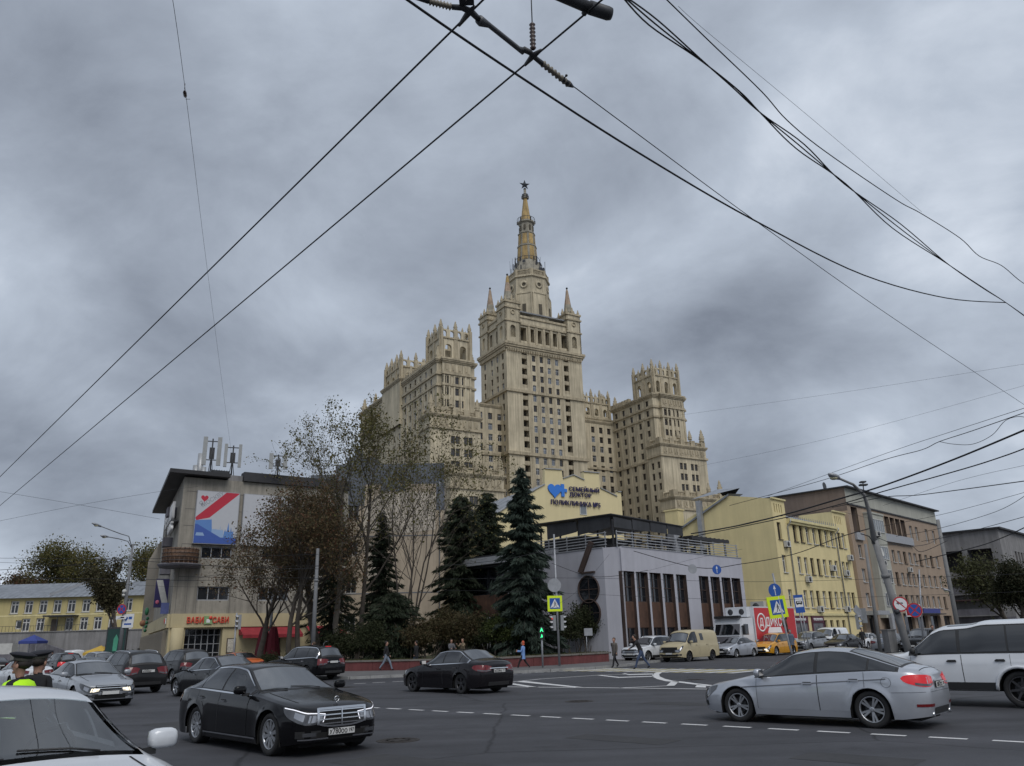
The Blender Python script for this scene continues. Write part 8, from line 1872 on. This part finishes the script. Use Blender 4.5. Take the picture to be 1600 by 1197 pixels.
q = MB(); c = at(289, 147, 19.9); d_ = (at(325, 430, 42) - at(290, 145, 20)).normalized(); q.tube([c - d_ * .25, c - d_ * .12, c + d_ * .12, c + d_ * .25], [.01, .055, .055, .01], 8); q.tube([c + d_ * .35, c + d_ * .36 + Vector((.14, 0, .0))], .008, 4); q.tube([c - d_ * .3, c - d_ * .3 + Vector((-.0, 0, .22))], .008, 4); q.build('insulator', M_INS, o)
G4 = 'side street cables at right'
def side(label, r, *xyY): wire('street_cable', label, wl(*xyY), r, G4)
side('thickest black cable sweeping up past the curved lamp', .030, (1080, 834, 40), (1150, 822, 36), (1230, 803, 32), (1310, 780, 29), (1380, 759, 27), (1488, 719, 24), (1606, 670, 21))
side('second thick cable just under the thickest one', .020, (1085, 838, 40), (1240, 806, 33), (1320, 786, 30), (1380, 768, 28), (1505, 733, 24.5), (1568, 713, 23), (1606, 699, 22))
side('cable pair rising to the upper right above the lamp', .014, (1140, 790, 46), (1280, 752, 40), (1380, 719, 32), (1440, 703, 29), (1468, 690, 28), (1520, 673, 26), (1606, 643, 23))
side('loose loop of cable hanging below the cable pair', .010, (1468, 690, 28), (1490, 694, 27.5), (1520, 694, 26.8), (1550, 680, 26), (1570, 658, 25.5), (1590, 651, 25), (1606, 653, 24.6))
side('fine upper cable meeting the cable pair', .009, (1200, 775, 44), (1380, 710, 32), (1485, 675, 28), (1606, 636, 23))
side('flat cable crossing from the ochre roof to the right edge', .016, (1300, 793, 36), (1380, 777, 33), (1430, 774, 31), (1495, 766, 28), (1606, 751, 24))
side('thin cable fanning low over the grey building roof', .010, (1380, 822, 46), (1462, 806, 42), (1530, 789, 38), (1606, 768, 34))
side('slack cable over the grey building, second in the fan', .012, (1400, 838, 46), (1462, 827, 42), (1555, 800, 37), (1606, 772, 34))
side('third cable of the fan over the grey building', .014, (1440, 846, 46), (1485, 838, 43), (1540, 824, 39), (1606, 806, 35))
side('lowest thick cable of the fan over the grey building', .022, (1430, 878, 42), (1520, 856, 37), (1562, 842, 34), (1606, 822, 31))
side('fine cable between the fan and the flat cable', .006, (1380, 790, 38), (1495, 752, 32), (1606, 726, 27))
side('long thin wire from the skyscraper side to the right edge', .006, (1060, 649, 60), (1310, 614, 50), (1606, 568, 40))
side('second long thin wire below the first at right', .006, (1090, 729, 60), (1300, 684, 50), (1606, 601, 40))
side('sagging black cable in front of the yellow building', .020, (990, 861, 48), (1090, 887, 46), (1160, 881, 44), (1240, 866, 40), (1310, 840, 36), (1366, 824, 31))
side('cable strung low across the ochre windows', .012, (1366, 852, 31), (1420, 852, 31), (1440, 862, 31), (1480, 845, 31.5))
side('drooping cable to the brown pole over the ochre windows', .014, (1366, 838, 31), (1410, 853, 36), (1450, 850, 44), (1470, 838, 55))
side('thin wire across the yellow gable', .006, (1085, 838, 46), (1200, 810, 42), (1300, 800, 38), (1366, 812, 31))
G5 = 'trolley wires across the side street mouth'
def low(label, r, *xyY): wire('street_wire', label, wl(*xyY), r, G5)
low('upper level wire across the lilac wall', .009, (690, 905, 47), (860, 903, 46.5), (1000, 905, 46), (1180, 909, 45), (1420, 903, 44), (1610, 896, 43))
low('lower level wire across the lilac wall', .008, (690, 922, 47), (860, 926, 46.5), (1160, 937, 45), (1440, 930, 44), (1610, 924, 43))
low('black fitting wire above the round windows', .014, (862, 880, 48), (920, 900, 47.8), (970, 899, 47.5), (1012, 891, 47))
low('slanting thin wire over the round windows', .006, (862, 950, 48), (905, 921, 48), (952, 866, 48))
low('faint wire rising across the lilac parapet', .006, (1012, 892, 47), (1090, 872, 46), (1160, 858, 45))
low('black cable draped along the terrace rail', .018, (863, 858, 49), (905, 853, 49.5), (960, 852, 50), (1010, 848, 51))
low('black cable across the dark annex', .014, (690, 884, 50), (740, 880, 49.5), (800, 872, 49), (862, 858, 49))
G6 = 'level wires at the left'
def left(label, r, *xyY): wire('street_wire', label, wl(*xyY), r, G6)
left('top level wire left of the corner building', .012, (-20, 872, 56), (150, 873, 54), (300, 872, 52), (500, 866, 50))
left('second level wire passing the round balcony', .016, (-20, 892, 52), (110, 883, 52), (200, 876, 52), (360, 886, 52), (500, 889, 52))
left('third level wire with a fitting at the left edge', .010, (-20, 878, 54), (60, 881, 54), (240, 888, 53), (500, 884, 51))
left('lower wire across the corner building windows', .014, (-20, 903, 56), (200, 905, 54), (310, 907, 53), (420, 903, 52), (505, 904, 51))
left('thin lowest wire across the corner building', .008, (-20, 895, 60), (250, 916, 55), (500, 914, 52))
left('frayed fitting wire between balcony and maple', .014, (310, 903, 52), (345, 898, 52), (400, 901, 52), (470, 889, 52), (500, 884, 52))
left('faint wire crossing the sky low at the left', .010, (-20, 818, 60), (125, 789, 60), (250, 768, 62), (310, 760, 70))
left('second faint wire crossing the first at the left', .010, (-20, 765, 60), (125, 789, 60), (250, 811, 62))
# ---------------------------------------------------------------- trolley insulator assembly at the top
Fh = thing('trolley_hanger', 'dark jointed trolley wire hanger with ribbed insulators at top centre', 'wire hanger', tuple(atz(832, 86, TZ)))
b = Vector(Fh.location)
def lz(x, y, dz=0.0): return atz(x, y, TZ + dz) - b
def ribbed(p0, p1, r, nrib, m, name='insulator', parent=Fh):
    q = MB(); p0, p1 = Vector(p0), Vector(p1); L_ = (p1 - p0).length; M = Matrix.Translation(p0) @ (p1 - p0).to_track_quat('Z', 'Y').to_matrix().to_4x4(); pr = [(r * .35, 0)]
    for i in range(nrib): a = L_ * (i + .15) / nrib; c = L_ * (i + .5) / nrib; e_ = L_ * (i + .85) / nrib; pr += [(r * .6, a), (r, c), (r * .6, e_)]
    pr.append((r * .35, L_)); q.lathe(pr, 12, 0, M); return q.build(name, m, parent)
ribbed(lz(890, 133), lz(846, 98), .030, 8, M_INSP); ribbed(lz(670, 2), lz(706, 11), .030, 7, M_INSP)
q = MB(); q.tube([lz(896, 136), lz(890, 132), lz(876, 122)], [.008, .024, .022], 8); q.tube([lz(848, 100), lz(838, 92), lz(828, 82), lz(818, 77)], [.022, .020, .022, .024], 8); q.tube([lz(706, 11), lz(722, 12), lz(736, 18), lz(748, 30)], [.02, .022, .026, .022], 8)
q.tube([lz(640, -8), lz(670, 2)], [.02, .02], 8); q.ball(lz(885, 118), .012, 8, 6); q.tube([lz(885, 118), lz(879, 125)], .006, 6); q.build('clamp_fittings', M_METALD, Fh)
q = MB(); q.tube([lz(748, 30), lz(752, 34), lz(765, 40), lz(810, 76), lz(818, 80)], [.035, .038, .020, .020, .030], 10); q.build('hanger_bar', mat('hanger_grey', (.10, .105, .115), rough=.5, metal=.3, var=.15), Fh)
q = MB(); q.tube([lz(820, 102), lz(832, 88), lz(846, 78)], [.012, .026, .012], 8); q.tube([lz(717, 40), lz(732, 20), lz(742, 10)], [.012, .026, .012], 8); tag(q.build('wire_clamps', M_METALD, Fh), kind='stuff')
ribbed(lz(833, 78, .02), at(831.5, 36, atz(833, 78, TZ).y + .02) - b, .026, 7, M_INS)
q = MB(); p_ = at(831.5, 36, atz(833, 78, TZ).y + .02) - b; q.tube([p_, at(829, -30, atz(833, 78, TZ).y + .1) - b], .005, 5); q.build('drop_wire', M_WIRE, Fh)
q = MB(); q.box(-.05, .06, -.03, .03, 0, .05, 0, Matrix.Translation(lz(728, 4))); q.tube([lz(722, -10), lz(727, 5), lz(735, -10)], .012, 6); q.build('top_link', M_METALD, Fh)
o = thing('pole_bracket', 'thick dark bracket tube entering at the top edge', 'bracket', tuple(atz(945, 20, TZ + .05))); b2 = Vector(o.location)
q = MB(); q.tube([atz(800, -40, TZ + .05) - b2, atz(925, 14, TZ + .05) - b2], .045, 14); q.build('tube', M_METALD, o)
q = MB(); q.tube([atz(922, 12, TZ + .05) - b2, atz(950, 21, TZ + .05) - b2, atz(955, 22, TZ + .05) - b2], [.052, .052, .045], 14); q.tube([atz(912, 22, TZ) - b2, atz(925, 4, TZ + .1) - b2], .022, 8); q.build('end_cap', M_METALD, o)
# hanging signs on the cable
Yq = 44.3
p_ = at(1120, 890, Yq); o = thing('hanging_sign', 'blue arrow disc hanging from a cable before the lilac wall', 'sign', tuple(p_), 0, 'signs hanging on the cable'); a_ = arrow_sign(o, (0, 0, 0), R(10), .26)
q = MB(); q.tube([(0, 0.02, .26), (0, .02, .36)], .012, 5); q.build('hook', M_GALV, o)
p_ = at(1082, 889, 45); o = thing('hanging_sign', 'grey back of a round sign hanging from a cable before the lilac wall', 'sign', tuple(p_), 0, 'signs hanging on the cable'); arrow_sign(o, (0, 0, 0), R(10), .26, back=True).data.materials[1] = M_GALV
# ================================================================== PEOPLE
C_SKIN = mat('skin', (.36, .20, .145), rough=.6, var=.08, scale=8)
def cloth(name, col): return mat('cloth_' + name, col, rough=.9, var=.2, scale=5)
K_BLK, K_JEAN, K_LJEAN, K_BLUE, K_ORG, K_TAN, K_TAUPE, K_MAR, K_GRY = [cloth(n, c) for n, c in (('black', (.012, .012, .014)), ('jeans', (.035, .055, .11)), ('light_jeans', (.16, .19, .24)), ('sky_blue', (.16, .28, .55)), ('orange_red', (.50, .10, .05)), ('tan', (.17, .13, .085)), ('taupe', (.10, .088, .078)), ('maroon', (.13, .02, .03)), ('grey', (.10, .10, .11)))]
K_VEST = mat('hi_vis_yellow', (.50, .95, .01), rough=.7, var=.05, emit=None)
K_HAIRD = mat('hair_dark', (.018, .013, .010), rough=.7, var=.2, scale=20)
K_HAIRB = mat('hair_brown', (.07, .042, .024), rough=.7, var=.2, scale=20)
def figure(name, label, base, yaw, H, top, legs, shoe=None, stride=.0, arms=(.1, -.1), lean=0.0, bend=(.15, .15), sit=False, group=None, hair=K_HAIRD, coat=None, scarf=None, girth=1.0, sleeve=None):
    """one continuous skinned figure, facing +x before yaw; stride in units of height"""
    root = thing(name, label, 'person', tuple(base), yaw, group); shoe = shoe or K_BLK; sleeve = sleeve or top
    V, Rd, Ed, Bn = [], [], [], []
    def jt(p, r, par=None, m=None):
        V.append(Vector(p) * H); Rd.append(r * H); i = len(V) - 1
        if par is not None: Ed.append((par, i)); Bn.append((par, i, m))
        return i
    pz = .28 if sit else .525 - abs(stride) * .10
    pel = jt((0, 0, pz), (.078 * girth, .062 * girth)[0]); ch0 = jt((lean * .10, 0, pz + .11), .070 * girth, pel, top); ch = jt((lean * .20, 0, pz + .215), .080 * girth, ch0, top); nk = jt((lean * .28, 0, pz + .305), .036, ch, top)
    nk2 = jt((lean * .31 + .004, 0, pz + .335), .031, nk, C_SKIN); hd0 = jt((lean * .33 + .012, 0, pz + .372), .050, nk2, C_SKIN); hd1 = jt((lean * .34 + .010, 0, pz + .418), .056, hd0, C_SKIN); hd2 = jt((lean * .34 + .004, 0, pz + .452), .040, hd1, C_SKIN)
    for sg, sw, bd in ((1, arms[0], bend[0]), (-1, arms[1], bend[1])):
        sh = jt((lean * .22, sg * .105, pz + .265), .043, ch, sleeve); a1 = sw
        el = jt((lean * .22 + .165 * math.sin(a1), sg * .135, pz + .265 - .165 * math.cos(a1)), .030, sh, sleeve); a2 = a1 + bd
        ex, ez = V[el].x / H, V[el].z / H
        wr = jt((ex + .135 * math.sin(a2), sg * (.135 - .03 * math.sin(bd)), ez - .135 * math.cos(a2)), .020, el, sleeve)
        jt((ex + .185 * math.sin(a2), sg * (.132 - .05 * math.sin(bd)), ez - .185 * math.cos(a2)), .021, wr, C_SKIN)
    for sg in (1, -1):
        hp_ = jt((0, sg * .052, pz - .035), .060 * girth, pel, legs); s = stride * sg
        if sit: kn = jt((.23, sg * .07, pz + .02), .040, hp_, legs); an = jt((.25, sg * .07, pz - .22), .027, kn, legs); jt((.33, sg * .08, pz - .255), .024, an, shoe); continue
        kn = jt((s * .55 + .018 + max(0, -s) * .12, sg * .055, .285 - abs(s) * .02), .040, hp_, legs)
        an = jt((s * 1.02 - max(0, -s) * .10, sg * .055, .045 + max(0, -s) * .18), .027, kn, legs)
        jt((s * 1.02 + .075 - max(0, -s) * .10, sg * .062, .020 + max(0, -s) * .07), .022, an, shoe)
    me = bpy.data.meshes.new('body'); me.from_pydata([tuple(v) for v in V], Ed, []); o = bpy.data.objects.new('tmp', me); COL.objects.link(o)
    mo = o.modifiers.new('skin', 'SKIN'); mo.use_smooth_shade = True; sd_ = me.skin_vertices[0].data
    for i, r in enumerate(Rd): sd_[i].radius = (r, r); sd_[i].use_root = (i == 0)
    su = o.modifiers.new('sub', 'SUBSURF'); su.levels = 1; su.render_levels = 1
    dg = bpy.context.evaluated_depsgraph_get(); out = bpy.data.meshes.new_from_object(o.evaluated_get(dg)); bpy.data.objects.remove(o)
    mats_ = []; out.materials.clear()
    for m in (top, legs, shoe, C_SKIN, sleeve):
        if m not in mats_: mats_.append(m)
    for m in mats_: out.materials.append(m)
    for p in out.polygons:
        c = p.center; best, bm_ = 1e9, top
        for a, b_, m in Bn:
            A, B = V[a], V[b_]; t = max(0, min(1, (c - A).dot(B - A) / max(1e-9, (B - A).length_squared))); d_ = (c - A.lerp(B, t)).length - Rd[a] * (1 - t) - Rd[b_] * t
            if d_ < best: best, bm_ = d_, m
        p.material_index = mats_.index(bm_); p.use_smooth = True
    body = link('body', out, root)
    hc = (V[hd1] + V[hd0]) / 2 + Vector((-.012 * H, 0, .018 * H)); q = MB(); q.ball(hc + Vector((-.006 * H, 0, .012 * H)), .063 * H, 12, 8, 0, (.95, .92, .95))
    if not scarf:
        hm = q.build('hair', hair, body)
        for v in hm.data.vertices:
            if v.co.x > hc.x + .018 * H and v.co.z < hc.z + .03 * H: v.co.x = hc.x + .012 * H
    else:
        q.ball(hc + Vector((-.01 * H, 0, -.06 * H)), .055 * H, 12, 8, 0, (1, 1.1, .8)); sm_ = q.build('headscarf', scarf, body)
        for v in sm_.data.vertices:
            if v.co.x > hc.x + .03 * H and abs(v.co.y) < .045 * H: v.co.x = hc.x + .02 * H
    nf = MB(); fx = V[hd0].x + .050 * H; fz = V[hd0].z + .014 * H
    nf.add([(fx - .01 * H, -.008 * H, fz - .012 * H), (fx - .01 * H, .008 * H, fz - .012 * H), (fx + .012 * H, 0, fz - .008 * H), (fx - .006 * H, 0, fz + .022 * H)], [(0, 1, 2), (0, 2, 3), (1, 3, 2)]); nf.build('nose', C_SKIN, body)
    if coat:
        cm, z1 = coat; q = MB(); n = 14; rings = [(z1, .098), (z1 + (pz - z1) * .5, .094), (pz + .02, .090), (pz + .12, .085), (pz + .22, .096), (pz + .275, .088), (pz + .30, .045)]; vs = []
        for z, r in rings:
            lx__ = lean * .9 * max(0, z - pz)
            for j in range(n): t = 2 * math.pi * j / n; vs.append(((lx__ + r * .82 * math.cos(t) * girth) * H, r * 1.12 * math.sin(t) * H * girth, z * H))
        q.add(vs, [(i * n + j, i * n + (j + 1) % n, (i + 1) * n + (j + 1) % n, (i + 1) * n + j) for i in range(len(rings) - 1) for j in range(n)], 0, True); q.build('coat', cm, body)
    return root
def foot(px, py, z=.0): p = atz(px, py, z); return Vector((p.x, p.y, z))
LEFTW = math.pi - R(5)
figure('person', 'man in black top and pale jeans striding along the kerb at left', foot(603, 1048, .12), 0.0, 1.76, K_BLK, K_LJEAN, stride=.20, arms=(.3, -.3))
figure('person', 'person in black padded jacket and blue jeans behind the dark saloon', foot(650, 1045, .12), LEFTW, 1.72, K_BLK, K_JEAN, stride=.10, coat=(K_BLK, .40), girth=1.15)
figure('person', 'woman in sky blue coat and orange headscarf walking left', foot(818, 1046.5, 0), LEFTW, 1.66, K_BLUE, K_BLK, stride=.20, arms=(.4, .5), bend=(1.2, 1.3), coat=(K_BLUE, .36), scarf=K_ORG)
figure('person', 'woman in taupe coat and black leggings crossing toward the cars', foot(962, 1043, 0), R(-140), 1.70, K_TAUPE, K_BLK, stride=.18, arms=(.1, -.2), coat=(K_TAUPE, .38), hair=K_HAIRB)
figure('person', 'man in dark jacket and jeans leaning forward on the zebra', foot(1004, 1045.5, 0), LEFTW, 1.84, K_BLK, K_JEAN, stride=.20, arms=(.75, -.3), bend=(.3, .2), lean=.55, girth=1.08)
# the couple on a low bench in the planted bed
b1 = base_at(713, 57.6); q = MB(); q.box(-.9, 1.3, -.2, .2, .36, .42); q.box(-.8, -.7, -.15, .15, 0, .36); q.box(1.0, 1.1, -.15, .15, 0, .36); tag(q.build('bench', M_BFR, None, b1 + Vector((0, .1, 0)), 0), 'low plain bench hidden behind the red wall', 'bench')
figure('person', 'seated person in dark clothes on the bench, left of the pair', b1 + Vector((-.35, 0, 0)), R(-60), 1.72, K_GRY, K_BLK, sit=True, arms=(.5, .5), bend=(1, 1))
figure('person', 'seated man in tan jacket raising his hands on the bench', b1 + Vector((.45, 0, 0)), R(-130), 1.75, K_TAN, K_BLK, sit=True, arms=(.9, .9), bend=(1.4, 1.4), hair=K_HAIRB)
figure('person', 'man in dark suit seen behind the black crossover roof', gnd(490, 47), LEFTW, 1.78, K_BLK, K_BLK, arms=(.1, .1), hair=K_HAIRB)
CG = 'passers by at the corner building'
figure('person', 'man in black jacket standing by the fins of the corner building', gnd(217, 70), R(120), 1.78, K_BLK, K_BLK, arms=(.15, -.1), coat=(K_BLK, .45), group=CG)
figure('person', 'person in maroon jacket in the crowd by the corner building', gnd(208, 72), R(60), 1.7, K_MAR, K_BLK, coat=(K_MAR, .45), group=CG, girth=1.1)
figure('person', 'person in grey coat left of the maroon jacket', gnd(200, 75), R(100), 1.7, K_GRY, K_JEAN, stride=.1, coat=(K_GRY, .42), group=CG)
figure('person', 'person in pale top walking by the lit poster stand', gnd(164, 88), R(20), 1.72, K_LJEAN, K_BLK, stride=.15, group=CG)
for i, (px, lb) in enumerate(((18, 'leftmost dark figure before the retaining wall'), (68, 'dark figure right of the blue tent'), (84, 'dark figure farther right of the blue tent'), (33, 'dark figure left of the blue tent'))): figure('person', lb, gnd(px, 112), R(40 + 70 * i), 1.74, K_BLK, K_BLK, stride=.08 * (i % 2), coat=(K_BLK, .42), group='people by the market tent')
figure('person', 'hooded figure in grey blue jacket behind the yellow taxi', gnd(1237, 62), R(-120), 1.75, cloth('slate', (.10, .125, .17)), K_BLK, coat=(cloth('slate', (0, 0, 0)), .38), girth=1.25, scarf=cloth('slate', (0, 0, 0)))
figure('person', 'person in black by the shop front right of the notice board', gnd(1462, 56), R(-100), 1.78, K_BLK, K_BLK, coat=(K_BLK, .4), girth=1.2)
figure('person', 'dark figure in the doorway behind the white saloon', gnd(1350, 74), R(-90), 1.75, K_BLK, K_BLK)
# ------------------------------------------------------------------ two police officers beyond the white car
def officer(label, base, yaw, vest, H=1.78):
    o = figure('person', label, base, yaw, H, K_BLK, K_BLK, arms=(.25, .1), bend=(.5, .3), girth=1.22)
    body = o.children[0]; pz = .525; hx, hz_ = .012 * H, (pz + .43) * H
    for c in list(body.children):
        if c.name.startswith('hair') or c.name.startswith('nose'): bpy.data.objects.remove(c)
    q = MB(); q.ball((-.012 * H, 0, (pz + .405) * H), .060 * H, 14, 8, 0, (.95, .98, .7)); q.build('hair', K_HAIRD, body)
    # face: brow, nose, lips, chin, ears, eyes
    fz = (pz + .392) * H; fx = .058 * H; q = MB()
    q.add([(fx, -.010 * H, fz - .012 * H), (fx, .010 * H, fz - .012 * H), (fx + .019 * H, 0, fz - .010 * H), (fx + .006 * H, 0, fz + .020 * H)], [(0, 1, 2), (0, 2, 3), (1, 3, 2)])
    q.ball((fx - .006 * H, 0, fz - .024 * H), .012 * H, 8, 6, 0, (.7, 1.2, .5)); q.ball((fx - .012 * H, 0, fz - .042 * H), .016 * H, 8, 6, 0, (.8, 1.2, .8))
    for s in (-1, 1): q.ball((.008 * H, s * .056 * H, fz - .002 * H), .016 * H, 8, 6, 0, (.7, .35, 1.1)); q.ball((fx - .009 * H, s * .022 * H, fz + .012 * H), .006 * H, 6, 5, 1)
    q.build('face', [C_SKIN, K_BLK], body)
    # peaked cap: band, wide crown, visor
    q = MB(); M = Matrix.Translation((.0, 0, hz_ + .000 * H)) @ Matrix.Rotation(R(-9), 4, 'Y')
    q.lathe([(.060 * H, -.008), (.062 * H, .030)], 20, 0, M, True); q.lathe([(.062 * H, .030), (.092 * H, .062), (.094 * H, .070), (.055 * H, .092), (.001, .096)], 20, 1, M @ Matrix.Translation((.006 * H, 0, 0)), True)
    vs = []
    for k in range(9): t = -1.15 + 2.3 * k / 8; vs += [M @ Vector((.060 * H * math.cos(t), .060 * H * math.sin(t), -.004)), M @ Vector((.060 * H * math.cos(t) + .042 * H * math.cos(t * .8), .064 * H * math.sin(t), -.030))]
    q.add(vs, [(2 * k, 2 * k + 1, 2 * k + 3, 2 * k + 2) for k in range(8)], 2, True)
    q.ball(M @ Vector((.066 * H, 0, .035)), .016, 8, 6, 3); q.build('peaked_cap', [cloth('cap_band', (.085, .080, .065)), cloth('cap_navy', (.014, .015, .022)), M_SBLACK, mat('badge_gold', (.45, .32, .1), metal=.6, rough=.4, var=0)], body)
    if vest:
        q = MB(); n = 18; vs = []; rings = [(pz - .06, .102), (pz + .06, .098), (pz + .16, .104), (pz + .24, .106), (pz + .278, .088), (pz + .297, .055)]
        for z, r in rings:
            for j in range(n): t = 2 * math.pi * j / n; vs.append((r * .92 * math.cos(t) * H * 1.16, r * 1.20 * math.sin(t) * H * 1.1, z * H))
        q.add(vs, [(i * n + j, i * n + (j + 1) % n, (i + 1) * n + (j + 1) % n, (i + 1) * n + j) for i in range(len(rings) - 1) for j in range(n)], 0, True); q.build('hi_vis_vest', K_VEST, body)
    return o
pA = atz(38, 1050, 1.40); k_ = 10.4 / pA.y if pA.y > 0 else 1
tA = ray(34, 1040); officer('police officer in peaked cap and yellow vest facing left', (tA[0] / tA[1] * 10.4, 10.4, 0), LEFTW + R(12), True, 1.70)
tB = ray(60, 1040); officer('second police officer in black jacket turned away behind the vest', (tB[0] / tB[1] * 11.2, 11.2, 0), R(75), False, 1.72)
